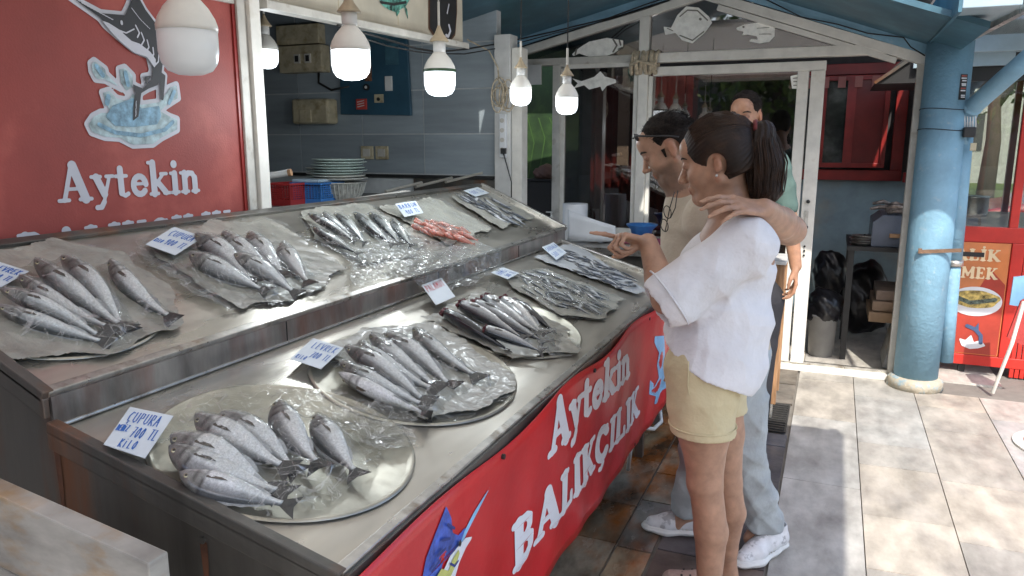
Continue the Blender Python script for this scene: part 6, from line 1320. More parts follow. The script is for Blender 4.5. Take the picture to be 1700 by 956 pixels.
def hand(S_, w, d, n_, t, curls, sc=1.0, thumb=(.6, .5), spread=.0, r0=.0088):
    """w wrist, d towards the fingers, n palm normal, t thumb side; curls: per finger (knuckle, middle, tip) degrees"""
    d = Vector(d).normalized(); n_ = Vector(n_); n_ = (n_-d*n_.dot(d)).normalized(); t = Vector(t); t = (t-d*t.dot(d)-n_*t.dot(n_)).normalized(); w = Vector(w)
    L0 = .088*sc; roots = [w+d*(L0*q)+t*(o*sc)-n_*(0.001) for q, o in ((.98, .028), (1.02, .009), (.98, -.010), (.90, -.027))]
    for i, r_ in enumerate(roots): S_.cone(w+t*((.014, .005, -.005, -.014)[i]*sc)+d*.01, r_, .0145*sc, .0105*sc, .009, flat=(n_, .8))
    lens = [(.042, .026, .020), (.046, .030, .021), (.043, .028, .020), (.034, .021, .018)]; tips = []
    for i, r_ in enumerate(roots):
        p = r_; a = 0; dd = d+t*((.06, .02, -.03, -.08)[i]*(1+spread)); dd.normalize()
        for j, (l, c) in enumerate(zip(lens[i], curls[i])):
            a += rad(c); q = p+(dd*math.cos(a)+n_*math.sin(a))*l*sc; ra = (r0-.0011*j)*sc*(1 if i < 3 else .88); S_.cone(p, q, ra, ra-.0011*sc, .0035); S_.ell(p-n_*.001, (ra*1.04,)*3, None, .002); p = q
        tips.append(p)
    b = w+d*.02*sc+t*.018*sc+n_*.004; m1 = b+(t*thumb[0]+d*.75+n_*thumb[1]).normalized()*.042*sc; m2 = m1+(t*thumb[0]*.5+d+n_*thumb[1]*.8).normalized()*.030*sc; m3 = m2+(d+n_*thumb[1]*.4+t*.1).normalized()*.022*sc
    S_.cone(b, m1, .016*sc, .0115*sc, .01); S_.cone(m1, m2, .0105*sc, .0095*sc, .004); S_.cone(m2, m3, .0095*sc, .0075*sc, .003)
    return tips
def folds(amp, fx=(9, 14, 5), seed=0, f=1.0):
    rg = np.random.RandomState(seed); ds = rg.normal(size=(7, 3)); ds /= np.linalg.norm(ds, axis=1)[:, None]; ph = rg.rand(7, 2)*6.28; fr = rg.uniform(25, 75, 7)*f
    def g(X, Y_, Z):
        o = 0
        for i in range(7):
            a = ds[i]; b = ds[(i+3) % 7]; u = X*a[0]+Y_*a[1]+Z*a[2]; v = X*b[0]+Y_*b[1]+Z*b[2]; o = o+np.sin(u*fr[i]+1.8*np.sin(v*fr[i]*.35+ph[i, 1])+ph[i, 0])*(1-.08*i)
        return (amp*.4*o).astype(np.float32)
    return g
def ridges(amp, seed, dirs, fr):
    """sharp creases: narrow folds along a few directions, fading in and out"""
    rg = np.random.RandomState(seed); q = [(np.array(d)/np.linalg.norm(d), rg.uniform(.7, 1.4)*fr, rg.rand(4)*6.28) for d in dirs for _ in (0, 1)]
    def g(X, Y_, Z):
        o = 0
        for d, f, p in q:
            n_ = np.cross(d, (0, 1.0, 0)); n_ = n_/np.linalg.norm(n_); u = X*n_[0]+Y_*n_[1]*.6+Z*n_[2]; v = X*d[0]+Y_*d[1]+Z*d[2]
            w = np.abs(np.sin(u*f+1.6*np.sin(v*6+p[0])+.6*np.sin(v*17+p[3])+p[1]))**.8; m_ = .5+.5*np.sin(v*11+u*8+p[2]); o = o+(w-.7)*m_
        return (amp*.42*o).astype(np.float32)
    return g
def radial(c, ax, amp, n, z0=0):
    """lengthwise grooves converging on an axis"""
    c = V3(c); ax = V3(ax)/np.linalg.norm(ax); u = np.cross(ax, (0, 0, 1.0)); u /= np.linalg.norm(u); v = np.cross(ax, u)
    def g(X, Y_, Z):
        px, py, pz = X-c[0], Y_-c[1], Z-c[2]; A = px*u[0]+py*u[1]+pz*u[2]; B = px*v[0]+py*v[1]+pz*v[2]; t = np.arctan2(A, B); w = px*ax[0]+py*ax[1]+pz*ax[2]
        return (amp*(np.sin(t*n+4*np.sin(w*22))+.7*np.sin(t*n*2.3+w*60))).astype(np.float32)
    return g
J = lambda u, v, y: onY(u, v, y)
def bounds(pts, m=.12): A = np.array([list(p) for p in pts]); return A.min(0)-m, A.max(0)+m
# ---------------------------------------------------------------- the girl
girl = thing('person', (-.3, 2.2, 0), 'girl with brown ponytail, loose white shirt and yellow shorts pointing at the fish', 'person')
hg = Head(J(1191, 265, 2.20), rad(-2), rad(13), sc=.98)
g = dict(neck0=J(1208, 300, 2.21), neck1=J(1222, 362, 2.22), shN=J(1238, 408, 2.08), shF=J(1216, 400, 2.38), chest=J(1215, 430, 2.22), waist=J(1190, 540, 2.22), pel=J(1176, 600, 2.22),
         elN=J(1106, 497, 2.00), wrN=J(1076, 402, 2.08), hipN=J(1165, 612, 2.13), hipF=J(1182, 612, 2.31), knN=J(1171, 800, 2.11), anN=J(1182, 985, 2.13), knF=J(1206, 800, 2.38), anF=J(1208, 945, 2.46))
g['anN'].z = .09; g['anF'].z = .10
S_ = SDF((-.72, 1.88, -.01), (-.02, 2.62, 1.70), .0042)
head_sdf(S_, hg, False)
S_.cone(g['neck0'], g['neck1'], .052, .056, .03); S_.cone(g['shN'], g['shF'], .055, .055, .03); S_.cone(g['neck1'], g['chest'], .07, .11, .04); S_.cone(g['chest'], g['waist'], .105, .085, .04); S_.cone(g['waist'], g['pel'], .09, .12, .04)
S_.chain([g['shN'], g['elN']], [.052, .040], .02); mid = g['elN']*.65+g['wrN']*.35; S_.chain([g['elN'], mid, g['wrN']], [.038, .040, .026], .012)
efar = J(1190, 500, 2.43); wfar = J(1150, 560, 2.40); S_.chain([g['shF'], efar, wfar], [.05, .04, .026], .02); hand(S_, wfar, (-.3, 0, -1), (0, -1, 0), (-1, 0, 0), [(20, 20, 15)]*4)
for s_ in 'NF':
    hp, kn, an = g['hip'+s_], g['kn'+s_], g['an'+s_]; th = hp*.45+kn*.55; ca = kn*.68+an*.32+Vector((.012, 0, 0))
    S_.chain([hp, th, kn], [.098, .072, .049], .02); S_.chain([kn, ca, kn*.25+an*.75, an], [.048, .048, .033, .031], .014); S_.ell(kn+Vector((-.014, 0, .0)), (.035, .038, .045), None, .02)
    ft = an+Vector((-.0, 0, -.055)); S_.chain([an, ft+Vector((.02, 0, 0))], [.033, .03], .01); S_.chain([ft+Vector((.025, 0, -.005)), ft+Vector((-.09, -.01, -.008)), ft+Vector((-.17, -.01, -.012))], [.03, .032, .022], .012, flat=((0, 0, 1), .75))
hd = (J(1000, 402, 2.02)-g['wrN']); hand(S_, g['wrN'], (hd.x, hd.y, hd.z+.028), (-.15, -.45, -1), (.05, .9, -.2), [(-2, 6, 4), (62, 85, 40), (70, 88, 45), (74, 85, 45)], .93, thumb=(.1, .9))
GS = (.37, .21, .135)
o = sdf_obj('body', S_, 'skin', girl, skin_col(hg, GS, False)); face_parts(hg, girl, False)
# hair
T0 = hg.p(-.108, 0, .055)
S_ = SDF(np.array(hg.c)-.19, np.array(hg.c)+.19, .003)
S_.ell(hg.p(-.014, 0, .036), V3((.106, .083, .096))*hg.k, hg.R, 0); S_.ell(hg.p(-.05, 0, -.01), V3((.062, .078, .075))*hg.k, hg.R, .02)
S_.warp(radial(T0, hg.f+hg.u*-.25, .0011, 44))
A = S_.ax; X, Y_, Z = A[0][:, None, None], A[1][None, :, None], A[2][None, None, :]; c0 = np.array(hg.c)
loc = [((X-c0[0])*hg.R[i][0]+(Y_-c0[1])*hg.R[i][1]+(Z-c0[2])*hg.R[i][2])/hg.k for i in range(3)]
cut = np.minimum(loc[0]*.86+ -loc[2]*.5-.044, loc[0]+.035+ (-.03-loc[2])*.0+.0)      # front of the hairline
ear = .027-np.sqrt((loc[0]+.008)**2+((loc[2]+.014)*.85)**2)
cut = np.maximum(cut, np.minimum(ear, .02)*1.0); cut = np.maximum(cut, (-.062-loc[2])+ -.25*(loc[0]+.03))
S_.D = np.maximum(S_.D, cut.astype(np.float32))
hr = sdf_obj('hair', S_, 'hair_dark', girl)
tail = [hg.p(-.095, 0, .052), hg.p(-.135, 0, .050), J(1262, 232, 2.2), J(1272, 275, 2.2), J(1272, 315, 2.19), J(1262, 340, 2.18)]
S_ = SDF(*bounds(tail, .09), .003); S_.chain(tail[:2], [.024, .024], .01); S_.chain(tail[1:], [.024, .038, .044, .036, .010], .02, flat=((0, 1, 0), 1.0)); S_.warp(radial(np.array(tail[2]), np.array(tail[2]-tail[4]), .0016, 16))
S_.warp(folds(.003, seed=4, f=1.2)); sdf_obj('ponytail', S_, 'hair_dark', girl)
MB().tube([T0+(hg.s*math.cos(t)+hg.u*math.sin(t))*.026-hg.f*.012 for t in [6.28*i/20 for i in range(21)]], .006, 8).build('hair_tie', mat('red brown band', (.15, .02, .02), rough=.7), girl, smooth=True)
mb = MB(); rg = np.random.RandomState(3)
for i in range(190):
    a = rg.rand()*6.28; r = rg.uniform(.75, 1.22); pts = []
    for j, q in enumerate(tail[1:]):
        rr = [.024, .040, .047, .04, .02][j]*r; nx = tail[min(j+2, 5)]-tail[j]; nx.normalize(); s1 = Vector((0, -1, 0)); s2 = nx.cross(s1); pts.append(q+(s1*math.cos(a+.15*j)+s2*math.sin(a+.15*j))*rr)
    e = pts[-1]+Vector((rg.normal()*.012, rg.normal()*.01, -.01-.03*rg.rand())); pts.append(e)
    P2 = []
    for j in range(len(pts)-1): P2 += [pts[j], (pts[j]+pts[j+1])/2+Vector(rg.normal(size=3))*.0015]
    mb.tube(P2+[pts[-1]], [.0013]*len(P2)+[.0004], 4, caps=False)
for i in range(230):       # strands swept back over the skull to the tie
    th = rg.uniform(-1.3, 1.3); fr = hg.p(.083*math.cos(th)*0+(.075-.05*abs(th)/1.9), .078*math.sin(th), .036+.085*math.cos(th)*.9 if abs(th) < 1.6 else -.02-.03*rg.rand())
    pts = []
    for j in range(8):
        t = j/7; q = fr*(1-t)+T0*t; l = hg.local(np.array([list(q)]))[0]-np.array((-.014, 0, .036)); n_ = np.sqrt((l[0]/.1075)**2+(l[1]/.0845)**2+(l[2]/.0975)**2); l = l/max(n_, .25) if t < .93 else l/max(n_, .8); l = l+np.array((-.014, 0, .036)); pts.append(hg.p(*l)+Vector(rg.normal(size=3))*.0006)
    mb.tube(pts, .0009, 4, caps=False)
for i in range(0):        # loose baby hairs in front of the ear and at the nape
    b = hg.p(.03+rg.normal()*.012, .073, .01+rg.normal()*.015) if i % 2 else hg.p(-.05+rg.normal()*.02, .06, -.06); mb.tube([b, b+Vector((-.006, -.004, -.015)), b+Vector((-.004+rg.normal()*.008, -.004, -.035))], .0006, 4, caps=False)
mb.build('hair_strands', mat('brown hair strand', (.035, .018, .010), spec=.3, rough=.45, var=.4, vs=30), girl, smooth=True)
MB().tube([hg.p(-.006, .083, -.042), hg.p(-.004, .086, -.046)], .0035, 8).build('earring', 'steel_rim', girl)
# shirt
S_ = SDF((-.66, 1.86, .72), (.02, 2.62, 1.46), .0045); fo = ridges(.013, 2, ((.75, .1, -.65), (.3, .1, -.95), (.6, .2, .75)), 26)
S_.cone(g['shN']+Vector((.0, .02, -.004)), g['shF'], .068, .066, .04); S_.chain([J(1226, 405, 2.22), J(1205, 450, 2.23), J(1192, 530, 2.23), J(1178, 590, 2.22)], [.085, .122, .132, .146], .05, flat=((1, 0, 0), 1.04))
S_.cone(J(1222, 560, 2.22), J(1235, 600, 2.22), .09, .06, .05); S_.cone(J(1192, 530, 2.17), J(1174, 620, 2.145), .11, .134, .05)
sa, sb = g['shN']+Vector((0, .01, 0)), g['elN']*.92+g['shN']*.08; S_.cone(sa, sb+Vector((0, 0, -.006)), .074, .082, .05); S_.cone(g['shF'], J(1160, 480, 2.46), .07, .075, .05)
S_.warp(fo); dr = (sb-sa).normalized()
S_.cutplane(sb+dr*.028, dr) if False else None
S_.cone(sb-dr*-.03, sb+dr*.16, .058, .078, .004, 's')
A = S_.ax; X, Y_, Z = A[0][:, None, None], A[1][None, :, None], A[2][None, None, :]
hemz = J(1180, 596, 2.23).z; hem = (hemz+.004+(X+.30)*-.55+.010*np.sin(Y_*20+X*9))-Z; S_.D = np.maximum(S_.D, np.where(X > -.43+0*X, hem, hem).astype(np.float32))
S_.cone(J(1212, 330, 2.21), g['neck1']+Vector((0, 0, -.01)), .075, .062, .008, 's')
sh = sdf_obj('shirt', S_, 'shirt_w', girl)
# seams: collar, cuff, dropped shoulder
up_ = dr.orthogonal().normalized(); vp = dr.cross(up_)
MB().tube([sb+dr*.012+(up_*math.cos(t)+vp*math.sin(t))*.087 for t in [6.28*i/30 for i in range(31)]], .0028, 6).build('cuff_seam', 'shirt_w', sh, smooth=True)
# shorts
S_ = SDF((-.60, 1.95, .55), (-.05, 2.55, 1.02), .0045)
S_.chain([g['pel']+Vector((0, 0, .03)), g['pel']+Vector((0, 0, -.01))], [.110, .120], .03, flat=((1, 0, 0), .98))
for s_, e in (('N', J(1166, 708, 2.115)), ('F', J(1192, 700, 2.34))): S_.chain([g['hip'+s_], e], [.108, .094 if s_ == 'N' else .088], .03)
S_.warp(ridges(.012, 7, ((.9, .1, .4), (-.7, .2, .7), (.2, .1, 1)), 34))
S_.cutplane(J(1157, 716, 2.12)+Vector((0, 0, .004)), (0, 0, -1))
so2 = sdf_obj('shorts', S_, 'shorts', girl); e = J(1166, 703, 2.115)
MB().tube([e+Vector((.0955*math.cos(t), .0955*math.sin(t), 0)) for t in [6.28*i/30 for i in range(31)]], .0025, 6).build('hem_seam', 'shorts', so2, smooth=True)
ys = lambda v: 0
MB().tube([g['hipN']+Vector((-.02, -.110, .05)), g['hipN']+Vector((-.02, -.109, -.02)), J(1150, 690, 2.03)], .0018, 6).build('side_seam', 'shorts', so2, smooth=True)
pk_ = g['hipN']+Vector((.055, -.0895, .03)); 
for s_ in 'NF':
    an = g['an'+s_]; S_ = SDF(np.array(an)-(.3, .1, .11), np.array(an)+(.12, .1, .02), .004); b = Vector((an.x, an.y, .03))
    S_.chain([b+Vector((.03, 0, .005)), b+Vector((-.09, -.01, .012)), b+Vector((-.185, -.01, .002))], [.038, .044, .036], .02, flat=((0, 0, 1), .8)); S_.cone(b+Vector((.01, 0, .07)), b+Vector((.02, 0, .045)), .04, .04, .01, 's'); S_.cutplane((0, 0, .003), (0, 0, -1)); cl_ = sdf_obj('clog', S_, 'slip', girl)
    mb = MB()
    for i in range(3):
        for j in (-1, 0, 1): q = b+Vector((-.09-.03*i, -.01+.02*j, .045-.006*i)); mb.tube([q, q+Vector((0, 0, .004))], .004, 8)
    mb.build('vent_hole', 'black', cl_)
# ---------------------------------------------------------------- the man with his arm round her
man = thing('person', (-.35, 2.75, 0), 'man in cream t-shirt and washed jeans with an arm round the girl', 'person')
hm = Head(J(1110, 243, 2.62), rad(8), rad(29), sc=.96)
m = dict(neck0=J(1135, 275, 2.64), neck1=J(1152, 325, 2.66), shN=J(1178, 362, 2.48), shF=J(1140, 362, 2.86), chest=J(1170, 410, 2.67), waist=J(1200, 520, 2.7), pel=J(1212, 590, 2.72),
         elN=J(1310, 382, 2.38), wrN=J(1268, 348, 2.12), hipN=J(1222, 610, 2.63), hipF=J(1208, 610, 2.80), knN=J(1228, 735, 2.66), anN=J(1268, 862, 2.83), knF=J(1165, 745, 2.82), anF=J(1143, 850, 2.84))
m['anN'].z = .10; m['anF'].z = .10
S_ = SDF((-.80, 1.98, -.01), (.08, 3.06, 1.74), .0046)
head_sdf(S_, hm, True)
S_.cone(m['neck0'], m['neck1'], .058, .064, .03); S_.cone(m['shN'], m['shF'], .06, .06, .04); S_.cone(m['neck1'], m['chest'], .09, .125, .05); S_.cone(m['chest'], m['waist'], .125, .12, .05); S_.cone(m['waist'], m['pel'], .12, .13, .04)
S_.chain([m['shN'], m['elN']], [.058, .043], .02); md_ = m['elN']*.62+m['wrN']*.38; S_.chain([m['elN'], md_, m['wrN']], [.043, .045, .031], .014); S_.ell(m['elN']+Vector((.012, 0, 0)), (.036, .04, .036), None, .015)
ef, wf = J(1150, 470, 2.90), J(1170, 560, 2.88); S_.chain([m['shF'], ef, wf], [.055, .043, .03], .02); hand(S_, wf, (-.5, 0, -.8), (0, -1, 0), (-1, 0, 0), [(25, 25, 15)]*4)
for s_ in 'NF': S_.chain([m['hip'+s_], m['kn'+s_], m['an'+s_]], [.1, .06, .045], .02); S_.cone(m['an'+s_], m['an'+s_]+Vector((-.04, -.02, -.05)), .04, .03, .01)
hd = J(1190, 345, 2.0)-m['wrN']; hand(S_, m['wrN'], (hd.x, hd.y, hd.z+.018), (0, .62, -.78), (-.1, .78, .6), [(10, 16, 10), (12, 20, 12), (14, 22, 12), (18, 24, 14)], 1.05, thumb=(.5, .3), spread=.5)
MS = (.4, .235, .155)
sdf_obj('body', S_, 'skin', man, skin_col(hm, MS, True, .75)); face_parts(hm, man, True)
def shorthair(h, par, recede=.022, k=.005):
    S_ = SDF(np.array(h.c)-.17, np.array(h.c)+.17, .0032); S_.ell(h.p(-.0115, 0, .0325), V3((.0975, .0756, .0885))*h.k, h.R, 0); S_.ell(h.p(-.045, 0, -.01), V3((.056, .075, .065))*h.k, h.R, .02)
    S_.warp(folds(.0016, seed=9, f=3.0)); A = S_.ax; c0 = np.array(h.c); X, Y_, Z = A[0][:, None, None], A[1][None, :, None], A[2][None, None, :]
    l = [((X-c0[0])*h.R[i][0]+(Y_-c0[1])*h.R[i][1]+(Z-c0[2])*h.R[i][2])/h.k for i in range(3)]
    cut = l[0]*.9-l[2]*.45-.033+recede+.003*np.sin(l[1]*260)+.002*np.sin(l[1]*700+l[2]*300); ear = np.minimum(.032-np.sqrt((l[0]+.008)**2+((l[2]+.014)*.85)**2), .02); cut = np.maximum(np.maximum(cut, ear), -.06-l[2]-.3*(l[0]+.03)); S_.D = np.maximum(S_.D, cut.astype(np.float32))
    o = sdf_obj('hair', S_, 'hair_black', par); rg = np.random.RandomState(17); mb = MB()
    for i in range(1500):      # short single hairs soften the edge of the cap
        a = rg.uniform(-2.2, 2.2); t = rg.uniform(0, 3.0); q = np.array((math.cos(t)*.0985, math.sin(t)*math.sin(a)*.0765, abs(math.sin(t)*math.cos(a))*.0895)); q = q+np.array((-.0115, 0, .0325))
        c_ = q[0]*.9-q[2]*.45-.033+recede-.010*rg.rand()
        if c_ > 0 or (q[0]+.008)**2+((q[2]+.014)*.85)**2 < .0009 or q[2] < -.05: continue
        b = h.p(*q); d = (h.f*(-.6+.5*rg.normal())+h.s*(.4*rg.normal())+h.u*(-.2+.4*rg.normal())).normalized(); nn = (b-h.p(-.0115, 0, .0325)).normalized(); mb.tube([b-nn*.001, b+nn*.0015+d*.005, b+nn*.001+d*.011], [.0006, .0006, .0002], 3, caps=False)
    mb.build('short_hairs', 'hair_black', o); return o
shorthair(hm, man)
mb = MB(); rg = np.random.RandomState(8)        # stubble as tiny whisker stubs is left to colour; sideburn is a patch of hair
MB().tube([hm.p(.018, .0705, .0), hm.p(.02, .068, -.03)], [.007, .003], 8).build('sideburn', 'hair_black', man, smooth=True)
# sunglasses pushed up on the hair
sg_ = thing('sunglasses', tuple(hm.p(.07, 0, .1)), 'dark sunglasses pushed up on the head of the man in the cream t-shirt', 'sunglasses')
for s_ in (1, -1):
    S_ = SDF(np.array(hm.p(.085, s_*.033, .082))-.04, np.array(hm.p(.085, s_*.033, .082))+.04, .002); S_.ell(hm.p(.083, s_*.033, .082), V3((.006, .026, .015))*hm.k, hm.R, 0); sdf_obj('lens', S_, 'black', sg_, smooth_it=1)
    MB().tube([hm.p(.082, s_*.06, .088), hm.p(.045, s_*.082, .065), hm.p(-.02, s_*.088, .03), hm.p(-.05, s_*.084, .01)], [.004, .0032, .003, .0025], 8).build('temple', 'black', sg_, smooth=True)
MB().tube([hm.p(.096, -.01, .086), hm.p(.096, .01, .086)], .003, 8).build('bridge', 'black', sg_, smooth=True)
# t-shirt
S_ = SDF((-.75, 2.3, .72), (.06, 3.05, 1.46), .005)
S_.cone(m['shN'], m['shF'], .075, .075, .04); S_.chain([m['neck1']+Vector((0, 0, -.045)), m['chest'], m['waist'], m['pel']+Vector((0, 0, .0))], [.1, .145, .145, .145], .05)
S_.cone(m['shN'], m['shN']*.45+m['elN']*.55, .08, .072, .04); S_.cone(m['shF'], m['shF']*.45+ef*.55, .08, .072, .04); S_.warp(ridges(.013, 5, ((.6, .1, -.8), (.2, .3, -.9), (.8, .2, .4)), 22)); S_.cone(m['neck0'], m['neck1']+Vector((-.005, 0, .004)), .075, .066, .006, 's')
S_.cutplane((0, 0, .80), (0, 0, -1)); ts = sdf_obj('t_shirt', S_, 'tshirt_c', man)
n0 = m['neck1']+Vector((-.008, 0, .002)); nd = (m['neck0']-m['neck1']).normalized(); na_ = nd.orthogonal().normalized(); nb_ = nd.cross(na_)
MB().tube([n0+(na_*math.cos(t)+nb_*math.sin(t))*.071 for t in [6.28*i/24 for i in range(25)]], .005, 8).build('collar', 'tshirt_c', ts, smooth=True)
# reading glasses hanging from the collar
rgz = thing('reading_glasses', tuple(J(1112, 330, 2.52)), 'thin black glasses hanging from the collar of the cream t-shirt', 'glasses')
a_, b_ = J(1118, 318, 2.49), J(1103, 384, 2.48)
for i, (u, v) in enumerate(((1108, 352), (1103, 374))):
    c = J(u, v, 2.49); MB().tube([c+Vector((.012*math.cos(t)-.003*math.sin(t), -.004*math.sin(t), .021*math.sin(t))) for t in [6.28*k/20 for k in range(21)]], .0018, 6).build('rim', 'black', rgz, smooth=True)
MB().tube([J(1120, 318, 2.49), J(1112, 345, 2.485), J(1104, 385, 2.485)], .0018, 6).build('temple', 'black', rgz, smooth=True); MB().tube([J(1125, 316, 2.49), J(1121, 345, 2.485), J(1113, 362, 2.485)], .0018, 6).build('temple', 'black', rgz, smooth=True)
# jeans and trainers
S_ = SDF((-.72, 2.35, .05), (.10, 3.1, 1.0), .005); S_.chain([m['pel']+Vector((0, 0, .06)), m['pel']+Vector((0, 0, -.02))], [.135, .14], .03)
for s_ in 'NF': S_.chain([m['hip'+s_], m['kn'+s_], m['kn'+s_]*.4+m['an'+s_]*.6, m['an'+s_]+Vector((0, 0, .02))], [.112, .082, .07, .072], .03)
S_.warp(ridges(.022, 6, ((.5, .1, .86), (-.5, .2, .84), (.1, .1, 1)), 30)); S_.cutplane((0, 0, .095), (0, 0, -1)); sdf_obj('jeans', S_, 'jeans', man)
def trainer(par, toe, heel, L=.29):
    toe, heel = Vector((*toe, 0)), Vector((*heel, 0)); d = (toe-heel).normalized(); toe = heel+d*L; w = Vector((-d.y, d.x, 0)); z = Vector((0, 0, 1)); lo, hi = bounds([toe, heel], .09); hi[2] = .17; lo[2] = -.01
    P_ = lambda a, b, c: heel+d*(a*L)+w*b+z*c
    S_ = SDF(lo, hi, .0032); S_.chain([P_(.10, 0, .022), P_(.35, .004, .02), P_(.68, .004, .018), P_(.88, 0, .022)], [.036, .036, .048, .040], .02, flat=((0, 0, 1), .45)); S_.cutplane((0, 0, .002), (0, 0, -1)); S_.warp(lambda X, Y_, Z: .0012*np.sin(Z*520)+0*X*Y_)
    so3 = sdf_obj('sole', S_, 'sole', par, smooth_it=1)
    S_ = SDF(lo, hi, .0032); S_.chain([P_(.12, 0, .05), P_(.35, 0, .055), P_(.65, .003, .042), P_(.86, 0, .034)], [.035, .037, .039, .030], .02); S_.chain([P_(.14, 0, .06), P_(.16, 0, .10)], [.034, .034], .02); S_.chain([P_(.3, 0, .08), P_(.55, 0, .06)], [.03, .028], .02)
    S_.cone(P_(.17, 0, .10), P_(.16, 0, .15), .026, .04, .004, 's'); S_.cutplane((0, 0, .016), (0, 0, -1)); up = sdf_obj('upper', S_, 'shoe', par)
    for i in range(6): a = .34+.055*i; h_ = .112-.010*i; MB().tube([P_(a, -.020, h_-.017), P_(a+.02, -.006, h_-.003), P_(a+.0, .008, h_-.001), P_(a+.02, .022, h_-.014)], .0028, 6).build('lace', 'pale', up, smooth=True)
    for s_ in (-1, 1):
        for i in range(3): MB().tube([P_(.40+.05*i, s_*.037, .032), P_(.44+.05*i, s_*.0365, .05), P_(.43+.05*i, s_*.034, .064)], .0022, 6).build('side_stripe', mat('grey shoe stripe', (.3, .31, .33), rough=.5) if i == 0 and s_ == -1 else 'steel', up, smooth=True)
trainer(man, (-.22, 2.655), (-.075, 2.895)); trainer(man, (-.62, 2.80), (-.33, 2.87))
# ---------------------------------------------------------------- the man behind
m2_ = thing('person', (-.42, 4.15, 0), 'man in a grey green t-shirt standing behind the couple by the door', 'person')
h2 = Head(J(1237, 190, 4.1), rad(80), rad(8), sc=1.0); yy = 4.12
q = dict(neck0=J(1236, 225, yy), neck1=J(1240, 262, yy+.02), shR=J(1288, 275, yy), shL=J(1190, 278, yy), chest=J(1240, 320, yy), waist=J(1240, 420, yy), pel=J(1240, 480, yy), el=J(1312, 372, yy), wr=J(1321, 442, yy-.03))
S_ = SDF((-.85, 3.85, -.01), (.02, 4.4, 1.80), .006); head_sdf(S_, h2, True)
S_.cone(q['neck0'], q['neck1'], .056, .062, .03); S_.cone(q['shR'], q['shL'], .055, .055, .03); S_.cone(q['chest'], q['waist'], .12, .11, .04, flat=((0, 1, 0), .85)); S_.cone(q['waist'], q['pel'], .11, .12, .04)
S_.chain([q['shR'], q['el'], q['wr']], [.054, .042, .030], .02); hand(S_, q['wr'], (.05, -.02, -1), (-1, -.1, 0), (-.1, -1, 0), [(15, 25, 20), (20, 30, 20), (25, 32, 20), (28, 32, 20)], 1.05, thumb=(.3, .4), r0=.0098)
el2 = J(1172, 372, yy); wr2 = J(1176, 440, yy-.03); S_.chain([q['shL'], el2, wr2], [.054, .042, .030], .02); hand(S_, wr2, (0, -.02, -1), (1, 0, 0), (0, -1, 0), [(20, 25, 20)]*4, 1.05, r0=.0098)
for s_ in (-1, 1): hp = q['pel']+Vector((s_*.09, 0, -.05)); S_.chain([hp, Vector((hp.x, hp.y+.01, .48)), Vector((hp.x, hp.y+.02, .09)), Vector((hp.x, hp.y-.12, .04))], [.09, .06, .04, .035], .02)
sdf_obj('body', S_, 'skin', m2_, skin_col(h2, (.36, .19, .115), True, .5)); face_parts(h2, m2_, True); shorthair(h2, m2_, .0)
S_ = SDF((-.85, 3.85, .7), (.02, 4.4, 1.6), .006); S_.cone(q['shR'], q['shL'], .066, .066, .03); S_.chain([q['neck1']+Vector((0, 0, -.03)), q['chest'], q['waist'], q['pel']], [.08, .13, .128, .135], .04, flat=((0, 1, 0), .88)); S_.cone(q['shR'], q['shR']*.35+q['el']*.65, .068, .066, .03); S_.cone(q['shL'], q['shL']*.35+el2*.65, .068, .066, .03)
S_.cone(q['shR'], q['shL'], .02, .02, .03); S_.warp(ridges(.014, 8, ((.6, .1, -.8), (-.6, .1, -.8), (.1, .1, 1)), 24)); S_.cone(q['neck0'], q['neck1'], .07, .064, .006, 's'); S_.cutplane((0, 0, J(1240, 480, yy).z), (0, 0, -1)); sdf_obj('t_shirt', S_, 'teal', m2_)
S_ = SDF((-.75, 3.85, .04), (-.05, 4.4, 1.0), .007); S_.ell(q['pel'], (.15, .12, .12), None, .02)
for s_ in (-1, 1): hp = q['pel']+Vector((s_*.09, 0, -.05)); S_.chain([hp, Vector((hp.x, hp.y+.01, .48)), Vector((hp.x, hp.y+.02, .08))], [.105, .08, .065], .02)
sdf_obj('trousers', S_, 'trousers', m2_)
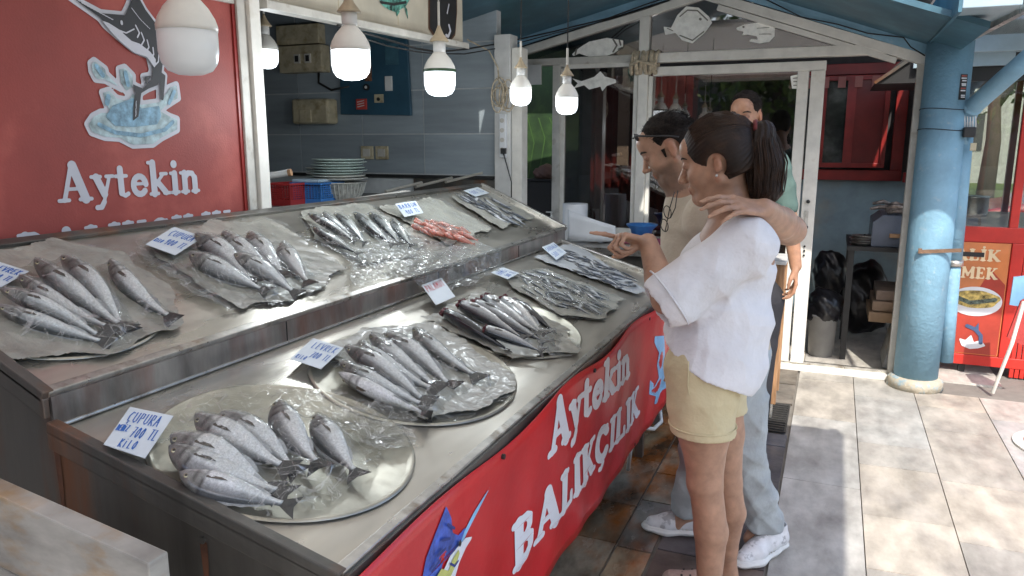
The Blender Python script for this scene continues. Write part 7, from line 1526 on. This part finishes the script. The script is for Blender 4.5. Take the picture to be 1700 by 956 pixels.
for s_ in (-1, 1): hp = q['pel']+Vector((s_*.09, 0, 0)); S_ = SDF((hp.x-.08, hp.y-.25, -.01), (hp.x+.08, hp.y+.12, .13), .005); S_.chain([(hp.x, hp.y+.05, .045), (hp.x, hp.y-.17, .035)], [.045, .04], .02); S_.cutplane((0, 0, .002), (0, 0, -1)); sdf_obj('shoe', S_, 'black', m2_)
# ================================================================ ACROSS THE STREET, BEHIND THE CAMERA (seen only in reflections)
ob_ = thing('facing_building', (0, -14, 0), 'row of pale houses on the far side of the street', 'building')
MB().box(-20, 16, -15, -12.5, -.1, 4.6).build('wall', mat('ochre render', (.22, .19, .15), rough=.8, var=.2, vs=1), ob_)
for i in range(11): MB().box(-19+3.1*i, -17.6+3.1*i, -12.5, -12.47, .9, 2.6).build('window', 'dark', ob_); MB().box(-19.3+3.1*i, -17.3+3.1*i, -12.46, -12.2, 2.7, 2.8).build('awning', 'white_dirty', ob_)
def far_tree(x, y, h, r, seed, lb):
    rg = np.random.RandomState(seed); t = thing('leafy_tree', (x, y, 0), lb, 'tree', 'trees along the street'); MB().tube([(x, y, -.05), (x, y, h*.6)], [.2, .1], 8).build('trunk', 'bark', t, smooth=True); n = 1800
    P = np.array([x, y, h*.72])+rg.normal(size=(n, 3))*r*.42; A = rg.normal(size=(n, 3)); A /= np.linalg.norm(A, axis=1)[:, None]; B = np.cross(A, rg.normal(size=(n, 3))); B /= np.linalg.norm(B, axis=1)[:, None]; s = rg.uniform(.12, .25, (n, 1))
    link_mesh('crown', np.stack([P-A*s, P+B*s*.5, P+A*s, P-B*s*.5], 1).reshape(-1, 3), np.arange(4*n).reshape(-1, 4), 'leaf', t, fixn=False)
for i, (x, y) in enumerate(((-8, -9), (-1.5, -10), (5, -9.5), (13, -4), (13, 3))): far_tree(x, y, 5.2, 2, 80+i, 'street tree, number %s along the far kerb' % ['one', 'two', 'three', 'four', 'five'][i])
# prototypes that were never laid out are removed
dead = [o for o in COL.objects if o.parent is None and o.name.split('.')[0] == 'fish' and not o.get('label')]
for o in dead:
    for c in list(o.children_recursive): bpy.data.objects.remove(c)
    bpy.data.objects.remove(o)
